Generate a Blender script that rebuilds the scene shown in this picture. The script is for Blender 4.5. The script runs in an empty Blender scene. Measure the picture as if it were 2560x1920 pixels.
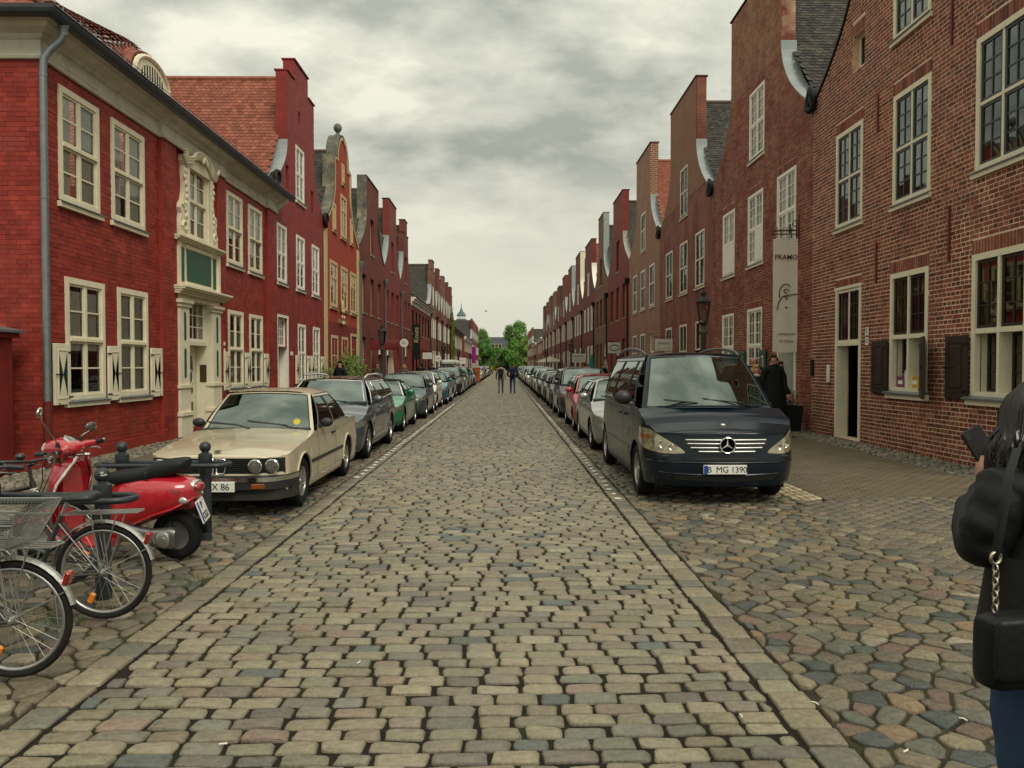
import bpy, math, random, time
import numpy as np
from mathutils import Vector, Matrix
T0 = time.time()
RNG = random.Random(11)
rad = math.radians
PI = math.pi
SC = bpy.context.scene
COL = SC.collection

# ---------------------------------------------------------------- camera
CAM_H = 1.70
cam_d = bpy.data.cameras.new('camera')
cam_d.lens = 27.0
cam_d.sensor_width = 36.0
cam_d.clip_start = 0.05
cam_d.clip_end = 3000.0
cam = bpy.data.objects.new('camera', cam_d)
cam.location = (0.0, 0.0, CAM_H)
cam.rotation_euler = (rad(90 - 1.37), 0.0, rad(-0.537))
COL.objects.link(cam)
SC.camera = cam

# ---------------------------------------------------------------- overcast sky
SUN_ELEV, SUN_ROT = 48.0, 152.0
world = bpy.data.worlds.new('World')
SC.world = world
world.use_nodes = True
nt = world.node_tree
nt.nodes.clear()
wout = nt.nodes.new('ShaderNodeOutputWorld')
wbg = nt.nodes.new('ShaderNodeBackground')
wbg.inputs['Strength'].default_value = 0.1
sky = nt.nodes.new('ShaderNodeTexSky')
sky.sky_type = 'NISHITA'
sky.sun_disc = False
sky.sun_elevation = rad(SUN_ELEV)
sky.sun_rotation = rad(SUN_ROT)
tc = nt.nodes.new('ShaderNodeTexCoord')
sep = nt.nodes.new('ShaderNodeSeparateXYZ')
nt.links.new(tc.outputs['Generated'], sep.inputs[0])


def wmath(op, a, b=None, c=None):
 n = nt.nodes.new('ShaderNodeMath')
 n.operation = op
 for i, v in enumerate((a, b, c)):
  if v is None:
   continue
  if isinstance(v, (int, float)):
   n.inputs[i].default_value = v
  else:
   nt.links.new(v, n.inputs[i])
 return n.outputs[0]


# the cloud deck: the view direction meets a flat layer high above the street
zz = wmath('MAXIMUM', sep.outputs['Z'], 0.0)
den = wmath('ADD', zz, 0.40)
cx = wmath('DIVIDE', sep.outputs['X'], den)
cy = wmath('DIVIDE', sep.outputs['Y'], den)
comb = nt.nodes.new('ShaderNodeCombineXYZ')
nt.links.new(cx, comb.inputs[0])
nt.links.new(cy, comb.inputs[1])


def wnoise(scale, detail, rough, dist, off):
 mp = nt.nodes.new('ShaderNodeMapping')
 mp.inputs['Location'].default_value = off
 mp.inputs['Scale'].default_value = (0.9, 1.25, 1.0)
 nt.links.new(comb.outputs[0], mp.inputs[0])
 n = nt.nodes.new('ShaderNodeTexNoise')
 n.inputs['Scale'].default_value = scale
 n.inputs['Detail'].default_value = detail
 n.inputs['Roughness'].default_value = rough
 n.inputs['Distortion'].default_value = dist
 nt.links.new(mp.outputs[0], n.inputs['Vector'])
 return n.outputs['Fac']


n1 = wnoise(2.9, 5.0, 0.48, 0.1, (7.3, 2.2, 0))
n2 = wnoise(6.5, 8.0, 0.58, 0.1, (0.7, 5.4, 0))
mixn = wmath('ADD', wmath('MULTIPLY', n1, 0.6), wmath('MULTIPLY', n2, 0.4))
# the deck thins out to an even pale band towards the horizon
horiz = nt.nodes.new('ShaderNodeMapRange')
horiz.inputs['From Min'].default_value = 0.10
horiz.inputs['From Max'].default_value = 0.26
horiz.clamp = True
nt.links.new(sep.outputs['Z'], horiz.inputs['Value'])
ramp = nt.nodes.new('ShaderNodeValToRGB')
nt.links.new(mixn, ramp.inputs[0])
cr = ramp.color_ramp
cr.elements[0].position = 0.41
cr.elements[0].color = (0.32, 0.335, 0.285, 1)
cr.elements[1].position = 0.60
cr.elements[1].color = (0.70, 0.685, 0.565, 1)
e = cr.elements.new(0.465)
e.color = (0.42, 0.43, 0.36, 1)
e = cr.elements.new(0.53)
e.color = (0.54, 0.54, 0.45, 1)
mixh = nt.nodes.new('ShaderNodeMixRGB')
mixh.inputs[1].default_value = (0.80, 0.785, 0.645, 1)
nt.links.new(horiz.outputs[0], mixh.inputs[0])
nt.links.new(ramp.outputs[0], mixh.inputs[2])
gain = nt.nodes.new('ShaderNodeMixRGB')
gain.blend_type = 'MULTIPLY'
gain.inputs[0].default_value = 1.0
gain.inputs[2].default_value = (9.6, 9.6, 9.6, 1)
# an overcast sky is brighter overhead than at the horizon (CIE overcast: 1 + 2 sin h)
cie = wmath('MULTIPLY', wmath('ADD', wmath('MULTIPLY', zz, 2.0), 1.0), 0.66)
ciec = nt.nodes.new('ShaderNodeVectorMath')
ciec.operation = 'SCALE'
nt.links.new(mixh.outputs[0], ciec.inputs[0])
nt.links.new(cie, ciec.inputs['Scale'])
nt.links.new(ciec.outputs[0], gain.inputs[1])
mixs = nt.nodes.new('ShaderNodeMixRGB')
mixs.inputs[0].default_value = 0.97
nt.links.new(sky.outputs[0], mixs.inputs[1])
nt.links.new(gain.outputs[0], mixs.inputs[2])
nt.links.new(mixs.outputs[0], wbg.inputs['Color'])
nt.links.new(wbg.outputs[0], wout.inputs[0])

sun_d = bpy.data.lights.new('sun', 'SUN')
sun_d.energy = 1.5
sun_d.angle = rad(25)
sun_d.color = (1.0, 0.95, 0.84)
sun = bpy.data.objects.new('sun', sun_d)
COL.objects.link(sun)
_a = rad(SUN_ROT)
_sd = Vector((math.sin(_a) * math.cos(rad(SUN_ELEV)), math.cos(_a) * math.cos(rad(SUN_ELEV)), math.sin(rad(SUN_ELEV))))
sun.rotation_euler = (-_sd).to_track_quat('-Z', 'Y').to_euler()
sun.location = (0, 0, 60)

SC.view_settings.view_transform = 'Standard'
SC.view_settings.look = 'None'
SC.view_settings.exposure = 0.33
SC.view_settings.gamma = 1.0
SC.view_settings.use_curve_mapping = False
SC.cycles.use_denoising = True
SC.cycles.max_bounces = 6
SC.cycles.transparent_max_bounces = 10
SC.cycles.caustics_reflective = False
SC.cycles.caustics_refractive = False

# ---------------------------------------------------------------- materials
MATS = {}


def M(name, base=(0.5, 0.5, 0.5), rough=0.6, metal=0.0, var=0.0, vscale=6.0, bump=0.0, bscale=60.0,
  coat=0.0, attr=False, stain=None, sscale=1.2, sfrac=0.55, spec=None, brick=None, emit=None, rvar=0.0, streak=None):
 """procedural Principled material; attr: colour per face from the attribute Col."""
 if name in MATS:
  return MATS[name]
 if spec is None:
  spec = 0.18 if (rough >= 0.5 and not metal and not coat) else 0.5
 m = bpy.data.materials.new(name)
 m.use_nodes = True
 t = m.node_tree
 L = t.links.new
 b = t.nodes['Principled BSDF']
 b.inputs['Roughness'].default_value = rough
 b.inputs['Metallic'].default_value = metal
 b.inputs['Specular IOR Level'].default_value = spec
 if coat:
  b.inputs['Coat Weight'].default_value = coat
  b.inputs['Coat Roughness'].default_value = 0.04
 tcn = t.nodes.new('ShaderNodeTexCoord')
 co = None
 if attr:
  a = t.nodes.new('ShaderNodeAttribute')
  a.attribute_name = 'Col'
  co = a.outputs['Color']
 elif brick:
  c2, mortar, bw, bh, ms = brick
  s = t.nodes.new('ShaderNodeSeparateXYZ')
  L(tcn.outputs['Object'], s.inputs[0])
  ad = t.nodes.new('ShaderNodeMath')
  ad.operation = 'ADD'
  L(s.outputs[0], ad.inputs[0])
  L(s.outputs[1], ad.inputs[1])
  cb = t.nodes.new('ShaderNodeCombineXYZ')
  L(ad.outputs[0], cb.inputs[0])
  L(s.outputs[2], cb.inputs[1])
  bk = t.nodes.new('ShaderNodeTexBrick')
  bk.inputs['Color1'].default_value = (*base, 1)
  bk.inputs['Color2'].default_value = (*c2, 1)
  bk.inputs['Mortar'].default_value = (*mortar, 1)
  bk.inputs['Scale'].default_value = 1.0
  bk.inputs['Mortar Size'].default_value = ms
  bk.inputs['Mortar Smooth'].default_value = 0.3
  bk.inputs['Brick Width'].default_value = bw
  bk.inputs['Row Height'].default_value = bh
  L(cb.outputs[0], bk.inputs['Vector'])
  co = bk.outputs['Color']
 if co is None:
  rgb = t.nodes.new('ShaderNodeRGB')
  rgb.outputs[0].default_value = (*base, 1)
  co = rgb.outputs[0]
 if stain:
  sn = t.nodes.new('ShaderNodeTexNoise')
  sn.inputs['Scale'].default_value = sscale
  sn.inputs['Detail'].default_value = 6
  sn.inputs['Roughness'].default_value = 0.62
  L(tcn.outputs['Object'], sn.inputs['Vector'])
  mr = t.nodes.new('ShaderNodeMapRange')
  mr.inputs['From Min'].default_value = sfrac - 0.07
  mr.inputs['From Max'].default_value = sfrac + 0.12
  L(sn.outputs['Fac'], mr.inputs['Value'])
  mx = t.nodes.new('ShaderNodeMixRGB')
  mx.inputs[2].default_value = (*stain, 1)
  L(mr.outputs[0], mx.inputs[0])
  L(co, mx.inputs[1])
  co = mx.outputs[0]
 if streak:
  mp = t.nodes.new('ShaderNodeMapping')
  mp.inputs['Scale'].default_value = (1.9, 1.9, 0.22)
  L(tcn.outputs['Object'], mp.inputs[0])
  sn = t.nodes.new('ShaderNodeTexNoise')
  sn.inputs['Scale'].default_value = 1.6
  sn.inputs['Detail'].default_value = 7
  sn.inputs['Roughness'].default_value = 0.65
  L(mp.outputs[0], sn.inputs['Vector'])
  mr = t.nodes.new('ShaderNodeMapRange')
  mr.inputs['From Min'].default_value = 0.50
  mr.inputs['From Max'].default_value = 0.72
  mr.inputs['To Max'].default_value = 0.75
  L(sn.outputs['Fac'], mr.inputs['Value'])
  mx = t.nodes.new('ShaderNodeMixRGB')
  mx.inputs[2].default_value = (*streak, 1)
  L(mr.outputs[0], mx.inputs[0])
  L(co, mx.inputs[1])
  co = mx.outputs[0]
 if var:
  n = t.nodes.new('ShaderNodeTexNoise')
  n.inputs['Scale'].default_value = vscale
  n.inputs['Detail'].default_value = 5
  n.inputs['Roughness'].default_value = 0.6
  L(tcn.outputs['Object'], n.inputs['Vector'])
  mr = t.nodes.new('ShaderNodeMapRange')
  mr.inputs['From Min'].default_value = 0.25
  mr.inputs['From Max'].default_value = 0.75
  mr.inputs['To Min'].default_value = 1 - var
  mr.inputs['To Max'].default_value = 1 + var
  L(n.outputs['Fac'], mr.inputs['Value'])
  mx = t.nodes.new('ShaderNodeVectorMath')
  mx.operation = 'SCALE'
  L(co, mx.inputs[0])
  L(mr.outputs[0], mx.inputs['Scale'])
  co = mx.outputs[0]
  if rvar:
   mr2 = t.nodes.new('ShaderNodeMapRange')
   mr2.inputs['From Min'].default_value = 0.3
   mr2.inputs['From Max'].default_value = 0.7
   mr2.inputs['To Min'].default_value = rough - rvar
   mr2.inputs['To Max'].default_value = rough + rvar
   L(n.outputs['Fac'], mr2.inputs['Value'])
   L(mr2.outputs[0], b.inputs['Roughness'])
 L(co, b.inputs['Base Color'])
 if bump:
  n = t.nodes.new('ShaderNodeTexNoise')
  n.inputs['Scale'].default_value = bscale
  n.inputs['Detail'].default_value = 4
  L(tcn.outputs['Object'], n.inputs['Vector'])
  bp = t.nodes.new('ShaderNodeBump')
  bp.inputs['Strength'].default_value = bump
  bp.inputs['Distance'].default_value = 0.01
  L(n.outputs['Fac'], bp.inputs['Height'])
  L(bp.outputs[0], b.inputs['Normal'])
 if emit:
  b.inputs['Emission Color'].default_value = (*emit[:3], 1)
  b.inputs['Emission Strength'].default_value = emit[3]
 MATS[name] = m
 return m


def glass(name, tint=(0.5, 0.55, 0.52), ior=1.6, rough=0.02, refl=(0.95, 1.0, 0.97)):
 """thin window glass: mirror by Fresnel, else see-through with a tint."""
 if name in MATS:
  return MATS[name]
 m = bpy.data.materials.new(name)
 m.use_nodes = True
 t = m.node_tree
 t.nodes.clear()
 L = t.links.new
 o = t.nodes.new('ShaderNodeOutputMaterial')
 f = t.nodes.new('ShaderNodeFresnel')
 f.inputs['IOR'].default_value = ior
 g = t.nodes.new('ShaderNodeBsdfGlossy')
 g.inputs['Roughness'].default_value = rough
 g.inputs['Color'].default_value = (*refl, 1)
 tr = t.nodes.new('ShaderNodeBsdfTransparent')
 tr.inputs['Color'].default_value = (*tint, 1)
 mx = t.nodes.new('ShaderNodeMixShader')
 L(f.outputs[0], mx.inputs[0])
 L(tr.outputs[0], mx.inputs[1])
 L(g.outputs[0], mx.inputs[2])
 L(mx.outputs[0], o.inputs['Surface'])
 MATS[name] = m
 return m


# ---------------------------------------------------------------- mesh builder
class MB:
 def __init__(self):
  self.v = []
  self.f = []
  self.m = []
  self.c = []

 def add(self, vs, fs, mi=0, col=None):
  k = len(self.v)
  self.v.extend(vs)
  for f in fs:
   self.f.append(tuple(i + k for i in f))
   self.m.append(mi)
   self.c.append(col)
  return self

 def quad(self, a, b, c, d, mi=0, col=None):
  return self.add([a, b, c, d], [(0, 1, 2, 3)], mi, col)

 def box(self, x0, x1, y0, y1, z0, z1, mi=0, col=None, skip=''):
  vs = [(x0, y0, z0), (x1, y0, z0), (x1, y1, z0), (x0, y1, z0), (x0, y0, z1), (x1, y0, z1), (x1, y1, z1), (x0, y1, z1)]
  fs = {'b': (0, 3, 2, 1), 't': (4, 5, 6, 7), 'f': (0, 1, 5, 4), 'r': (1, 2, 6, 5), 'k': (2, 3, 7, 6), 'l': (3, 0, 4, 7)}
  return self.add(vs, [q for k, q in fs.items() if k not in skip], mi, col)

 def bbox(self, x0, x1, y0, y1, z0, z1, b=0.01, mi=0):
  """box with chamfered edges"""
  xs, ys, zs = (x0, x1), (y0, y1), (z0, z1)
  vs = []
  idx = {}
  for i in (0, 1):
   for j in (0, 1):
    for k in (0, 1):
     sx, sy, sz = (1, -1)[i] * b, (1, -1)[j] * b, (1, -1)[k] * b
     idx[i, j, k, 'x'] = len(vs); vs.append((xs[i], ys[j] + sy, zs[k] + sz))
     idx[i, j, k, 'y'] = len(vs); vs.append((xs[i] + sx, ys[j], zs[k] + sz))
     idx[i, j, k, 'z'] = len(vs); vs.append((xs[i] + sx, ys[j] + sy, zs[k]))
  I = lambda i, j, k, a: idx[i, j, k, a]
  fs = []
  for i in (0, 1):
   q = [I(i, 0, 0, 'x'), I(i, 1, 0, 'x'), I(i, 1, 1, 'x'), I(i, 0, 1, 'x')]
   fs.append(q if i else q[::-1])
   q = [I(0, i, 0, 'y'), I(1, i, 0, 'y'), I(1, i, 1, 'y'), I(0, i, 1, 'y')]
   fs.append(q[::-1] if i else q)
   q = [I(0, 0, i, 'z'), I(1, 0, i, 'z'), I(1, 1, i, 'z'), I(0, 1, i, 'z')]
   fs.append(q if i else q[::-1])
  for i in (0, 1):
   for j in (0, 1):
    fs.append([I(i, j, 0, 'x'), I(i, j, 1, 'x'), I(i, j, 1, 'y'), I(i, j, 0, 'y')])
    fs.append([I(i, 0, j, 'x'), I(i, 1, j, 'x'), I(i, 1, j, 'z'), I(i, 0, j, 'z')])
    fs.append([I(0, i, j, 'y'), I(1, i, j, 'y'), I(1, i, j, 'z'), I(0, i, j, 'z')])
  for i in (0, 1):
   for j in (0, 1):
    for k in (0, 1):
     fs.append([I(i, j, k, 'x'), I(i, j, k, 'y'), I(i, j, k, 'z')])
  return self.add(vs, fs, mi)

 def tube(self, pts, r, n=8, mi=0, closed=False, caps=True, flat=None):
  """round bar along points; r number or list; flat=(sx,sy) squashes the section"""
  P = [Vector(p) for p in pts]
  N = len(P)
  rs = r if isinstance(r, (list, tuple)) else [r] * N
  vs = []
  prev = None
  for i, p in enumerate(P):
   if closed:
    d = P[(i + 1) % N] - P[i - 1]
   else:
    d = P[min(i + 1, N - 1)] - P[max(i - 1, 0)]
   d = d.normalized() if d.length > 1e-9 else Vector((0, 0, 1))
   if prev is None:
    a = Vector((0, 0, 1)) if abs(d.z) < 0.9 else Vector((1, 0, 0))
    u = d.cross(a).normalized()
   else:
    u = (prev - d * prev.dot(d))
    u = u.normalized() if u.length > 1e-6 else d.orthogonal().normalized()
   prev = u
   w = d.cross(u)
   for k in range(n):
    a = 2 * PI * k / n
    ca, sa = math.cos(a), math.sin(a)
    if flat:
     ca *= flat[0]; sa *= flat[1]
    q = p + (u * ca + w * sa) * rs[i]
    vs.append((q.x, q.y, q.z))
  fs = []
  for i in range(N if closed else N - 1):
   j = (i + 1) % N
   for k in range(n):
    l = (k + 1) % n
    fs.append((i * n + k, i * n + l, j * n + l, j * n + k))
  if caps and not closed:
   fs.append(tuple(range(n))[::-1])
   fs.append(tuple((N - 1) * n + k for k in range(n)))
  return self.add(vs, fs, mi)

 def lathe(self, prof, c=(0, 0, 0), n=16, mi=0, axis='z', cap=True):
  """prof: list of (r, h)"""
  vs = []
  for r, h in prof:
   for k in range(n):
    a = 2 * PI * k / n
    x, y = r * math.cos(a), r * math.sin(a)
    if axis == 'z':
     p = (x, y, h)
    elif axis == 'x':
     p = (h, x, y)
    else:
     p = (y, h, x)
    vs.append((p[0] + c[0], p[1] + c[1], p[2] + c[2]))
  fs = []
  for i in range(len(prof) - 1):
   for k in range(n):
    l = (k + 1) % n
    fs.append((i * n + k, i * n + l, (i + 1) * n + l, (i + 1) * n + k))
  if cap:
   if prof[0][0] > 1e-6:
    fs.append(tuple(range(n))[::-1])
   if prof[-1][0] > 1e-6:
    fs.append(tuple((len(prof) - 1) * n + k for k in range(n)))
  return self.add(vs, fs, mi)

 def ball(self, c, r, nu=12, nv=8, mi=0):
  rx, ry, rz = r if isinstance(r, (tuple, list)) else (r, r, r)
  vs = []
  for j in range(nv + 1):
   t = -PI / 2 + PI * j / nv
   for k in range(nu):
    a = 2 * PI * k / nu
    vs.append((c[0] + rx * math.cos(t) * math.cos(a), c[1] + ry * math.cos(t) * math.sin(a), c[2] + rz * math.sin(t)))
  fs = []
  for j in range(nv):
   for k in range(nu):
    l = (k + 1) % nu
    fs.append((j * nu + k, j * nu + l, (j + 1) * nu + l, (j + 1) * nu + k))
  return self.add(vs, fs, mi)

 def prism(self, poly, a, b, axis='y', mi=0):
  """poly: 2D points extruded from a to b along axis (poly in the two other axes, in order xyz)"""
  n = len(poly)

  def P(p, h):
   if axis == 'y':
    return (p[0], h, p[1])
   if axis == 'x':
    return (h, p[0], p[1])
   return (p[0], p[1], h)
  vs = [P(p, a) for p in poly] + [P(p, b) for p in poly]
  fs = [tuple(range(n)), tuple(range(2 * n - 1, n - 1, -1))]
  for i in range(n):
   j = (i + 1) % n
   fs.append((i, i + n, j + n, j))
  return self.add(vs, fs, mi)

 def xform(self, mat, start=0):
  for i in range(start, len(self.v)):
   q = mat @ Vector(self.v[i])
   self.v[i] = (q.x, q.y, q.z)
  return self

 def mesh(self, name, mats, smooth=None, fix=False):
  me = bpy.data.meshes.new(name)
  me.from_pydata(self.v, [], self.f)
  if not isinstance(mats, (list, tuple)):
   mats = [mats]
  for m in mats:
   me.materials.append(m)
  if len(mats) > 1:
   me.polygons.foreach_set('material_index', self.m)
  if any(c is not None for c in self.c):
   a = me.attributes.new('Col', 'FLOAT_COLOR', 'FACE')
   arr = np.ones((len(self.f), 4), dtype=np.float32)
   arr[:, :3] = [c if c is not None else (0.5, 0.5, 0.5) for c in self.c]
   a.data.foreach_set('color', arr.ravel())
  if fix:
   import bmesh
   bm = bmesh.new()
   bm.from_mesh(me)
   bmesh.ops.remove_doubles(bm, verts=bm.verts, dist=1e-5)
   bmesh.ops.recalc_face_normals(bm, faces=bm.faces)
   bm.to_mesh(me)
   bm.free()
  me.update()
  if smooth is not None:
   me.polygons.foreach_set('use_smooth', [True] * len(me.polygons))
   if smooth < 180:
    me.set_sharp_from_angle(angle=rad(smooth))
  return me

 def build(self, name, mats, parent=None, loc=None, rot=None, smooth=None, fix=False):
  return link(name, self.mesh(name, mats, smooth, fix), parent, loc, rot)


def link(name, me, parent=None, loc=None, rot=None, scale=None):
 o = bpy.data.objects.new(name, me)
 COL.objects.link(o)
 if parent is not None:
  o.parent = parent
 if loc is not None:
  o.location = loc
 if rot is not None:
  o.rotation_euler = rot
 if scale is not None:
  o.scale = scale
 return o


def tag(o, label=None, cat=None, group=None, kind=None):
 if label:
  o['label'] = label
 if cat:
  o['category'] = cat
 if group:
  o['group'] = group
 if kind:
  o['kind'] = kind
 return o


def thing(name, label, cat, loc=(0, 0, 0), rz=0.0, group=None):
 o = link(name, None, None, loc, (0, 0, rz))
 o.empty_display_size = 0.2
 return tag(o, label, cat, group)


def copy_tree(o, parent=None):
 c = o.copy()
 COL.objects.link(c)
 c.parent = parent
 for ch in o.children:
  copy_tree(ch, c)
 return c


def vcol(c, a=0.12, rng=RNG):
 """colour with random lightness and slight hue shift"""
 k = 1 + rng.uniform(-a, a)
 return tuple(max(0.003, x * k * (1 + rng.uniform(-a, a) * 0.25)) for x in c)


def ground_z(x):
 """pavements rise gently towards the house fronts"""
 a = abs(x + 0.3) - 4.0
 return max(0.0, min(0.11, a * 0.034))
# ================================================================= bodies for the people (grown over a posed skeleton while the scene is still empty)
def grow_body(J, E, R_, tags, extra=None, sub=2):
 """J joints, E edges (a, b, tag), R_ radii -> one continuous mesh; material index per face from the nearest bone"""
 names = list(J)
 idx = {n: i for i, n in enumerate(names)}
 me = bpy.data.meshes.new('body')
 me.from_pydata([J[n] for n in names], [(idx[a], idx[b_]) for a, b_, t in E], [])
 o = bpy.data.objects.new('tmp', me)
 COL.objects.link(o)
 sk = o.modifiers.new('skin', 'SKIN')
 sk.use_smooth_shade = True
 for n in names:
  v = me.skin_vertices[0].data[idx[n]]
  r = R_[n]
  v.radius = r if isinstance(r, tuple) else (r, r)
  v.use_root = n == 'pelvis'
 s = o.modifiers.new('sub', 'SUBSURF')
 s.levels = sub
 s.render_levels = sub
 dg = bpy.context.evaluated_depsgraph_get()
 out = bpy.data.meshes.new_from_object(o.evaluated_get(dg))
 bpy.data.objects.remove(o)
 mi = []
 segs = [(Vector(J[a]), Vector(J[b_]), t) for a, b_, t in E]
 for p in out.polygons:
  c = p.center
  best = None
  for a, b_, t in segs:
   d = b_ - a
   k = max(0, min(1, (c - a).dot(d) / max(d.length_squared, 1e-9)))
   dist = (c - (a + d * k)).length
   if best is None or dist < best[0]:
    best = (dist, t)
  mi.append(best[1])
 V = [tuple(v.co) for v in out.vertices]
 Fc = [tuple(p.vertices) for p in out.polygons]
 bpy.data.meshes.remove(out)
 b = MB()
 b.v, b.f, b.m, b.c = V, Fc, mi, [None] * len(Fc)
 return b


def add_face(b, c, r=.10, fwd=Vector((0, 1, 0)), mi_skin=2, mi_eye=4):
 """eyes, nose, mouth and ears on a head centred at c, looking along fwd"""
 c = Vector(c)
 f = fwd.normalized()
 s = Vector((0, 0, 1)).cross(f) * -1
 up = Vector((0, 0, 1))
 P = lambda a, h, d: tuple(c + s * a + up * h + f * d)
 b.tube([P(0, .015, r * .93), P(0, -.012, r * 1.12), P(0, -.03, r * .95)], [.010, .017, .010], 6, mi_skin)
 for k in (-1, 1):
  b.ball(P(k * .034, .012, r * .86), (.014, .014, .009), 6, 5, mi_eye)
  b.tube([P(k * .02, .032, r * .93), P(k * .05, .034, r * .86)], .005, 4, mi_eye)
  b.ball(P(k * .083, -.005, -.0), (.014, .02, .03), 6, 5, mi_skin)
 b.tube([P(-.022, -.055, r * .86), P(0, -.058, r * .92), P(.022, -.055, r * .86)], .006, 4, 5)


def add_hand(b, wrist, d, palm_n, mi=2, curl=.5, s=1.0):
 """palm and five bent fingers; d direction of the hand, palm_n where the palm faces"""
 w, d, n = Vector(wrist), Vector(d).normalized(), Vector(palm_n).normalized()
 n = (n - d * n.dot(d)).normalized()
 side = d.cross(n)
 b.tube([tuple(w), tuple(w + d * .045 * s), tuple(w + d * .09 * s)], [.030 * s, .040 * s, .036 * s], 8, mi, flat=(1, 1))
 for k, (o_, l) in enumerate(((-.030, .070), (-.010, .080), (.010, .076), (.029, .060))):
  p0 = w + d * .085 * s + side * o_ * s
  p1 = p0 + (d * .55 + n * curl * .5) * l * s * .6
  p2 = p1 + (d * (.55 - curl * .6) + n * curl) * l * s * .6
  b.tube([tuple(p0), tuple(p1), tuple(p2)], [.0100 * s, .0092 * s, .0075 * s], 6, mi)
 p0 = w + d * .03 * s - side * .032 * s
 p1 = p0 + (d * .5 - side * .6 + n * .3).normalized() * .04 * s
 p2 = p1 + (d * .8 + n * .5).normalized() * .035 * s
 b.tube([tuple(p0), tuple(p1), tuple(p2)], [.013 * s, .011 * s, .009 * s], 6, mi)


def pose_body(step=.0, arm=.0, coat=1.0, pockets=False, look=(0, 1, 0), lean=.0):
 """standing or walking figure 1.75 m tall, facing +y. materials: 0 coat 1 trousers 2 skin 3 shoes 4 eyes 5 mouth"""
 st = step
 J = {'pelvis': (0, 0, .96), 'belly': (0, .01 + lean * .2, 1.12), 'chest': (0, lean * .5, 1.32), 'collar': (0, lean * .7, 1.45), 'neck': (0, .012 + lean * .8, 1.52), 'head': (0, .022 + lean, 1.60), 'crown': (0, .012 + lean, 1.685)}
 Rr = {'pelvis': (.165 * coat, .125 * coat), 'belly': (.155 * coat, .12 * coat), 'chest': (.175 * coat, .13 * coat), 'collar': (.12, .095), 'neck': .056, 'head': (.078, .094), 'crown': (.060, .074)}
 E = [('pelvis', 'belly', 0), ('belly', 'chest', 0), ('chest', 'collar', 0), ('collar', 'neck', 0), ('neck', 'head', 2), ('head', 'crown', 2)]
 for s, nm in ((-1, 'l'), (1, 'r')):
  k = s * st
  J['hip' + nm] = (s * .095, 0, .90)
  J['knee' + nm] = (s * .10, k * .5 + .03, .50 + (.02 if k < 0 else 0))
  J['ank' + nm] = (s * .10, k * 1.0 - (.04 if k < 0 else 0), .095 + (.05 if k < -.05 else 0))
  J['toe' + nm] = (s * .115, k * 1.0 + .14, .045 + (.01 if k < -.05 else 0))
  Rr['hip' + nm] = .098; Rr['knee' + nm] = .066; Rr['ank' + nm] = .05; Rr['toe' + nm] = (.042, .034)
  E += [('pelvis', 'hip' + nm, 1), ('hip' + nm, 'knee' + nm, 1), ('knee' + nm, 'ank' + nm, 1), ('ank' + nm, 'toe' + nm, 3)]
  J['sho' + nm] = (s * .195, lean * .6, 1.415)
  if pockets:
   J['elb' + nm] = (s * .30, -.08, 1.15)
   J['wri' + nm] = (s * .20, .08, .98)
  else:
   J['elb' + nm] = (s * .255, -k * arm * .5 - .02, 1.15)
   J['wri' + nm] = (s * .265, -k * arm * 1.0 + .08, .91)
  Rr['sho' + nm] = .078 * coat; Rr['elb' + nm] = .056 * coat; Rr['wri' + nm] = .043 * coat
  E += [('collar', 'sho' + nm, 0), ('sho' + nm, 'elb' + nm, 0), ('elb' + nm, 'wri' + nm, 0)]
 b = grow_body(J, E, Rr, None)
 hc = (0, .022 + lean, 1.612)
 add_face(b, hc, .098, Vector(look))
 if not pockets:
  for s, nm in ((-1, 'l'), (1, 'r')):
   w = Vector(J['wri' + nm])
   d = (w - Vector(J['elb' + nm])).normalized()
   add_hand(b, tuple(w + d * .015), d, (-s, .1, 0), curl=.55)
 return b


POSES = {
 'walk': pose_body(.20, 1.0, 1.06, lean=.03),
 'walkp': pose_body(-.17, .9, 1.10, pockets=True, lean=.02),
 'stand': pose_body(.03, .4, 1.05),
 'coat': pose_body(.10, .5, 1.14, look=(-.75, .65, 0)),
 'turn': pose_body(.08, .5, 1.05, look=(-.6, .8, -.05)),
}


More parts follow.
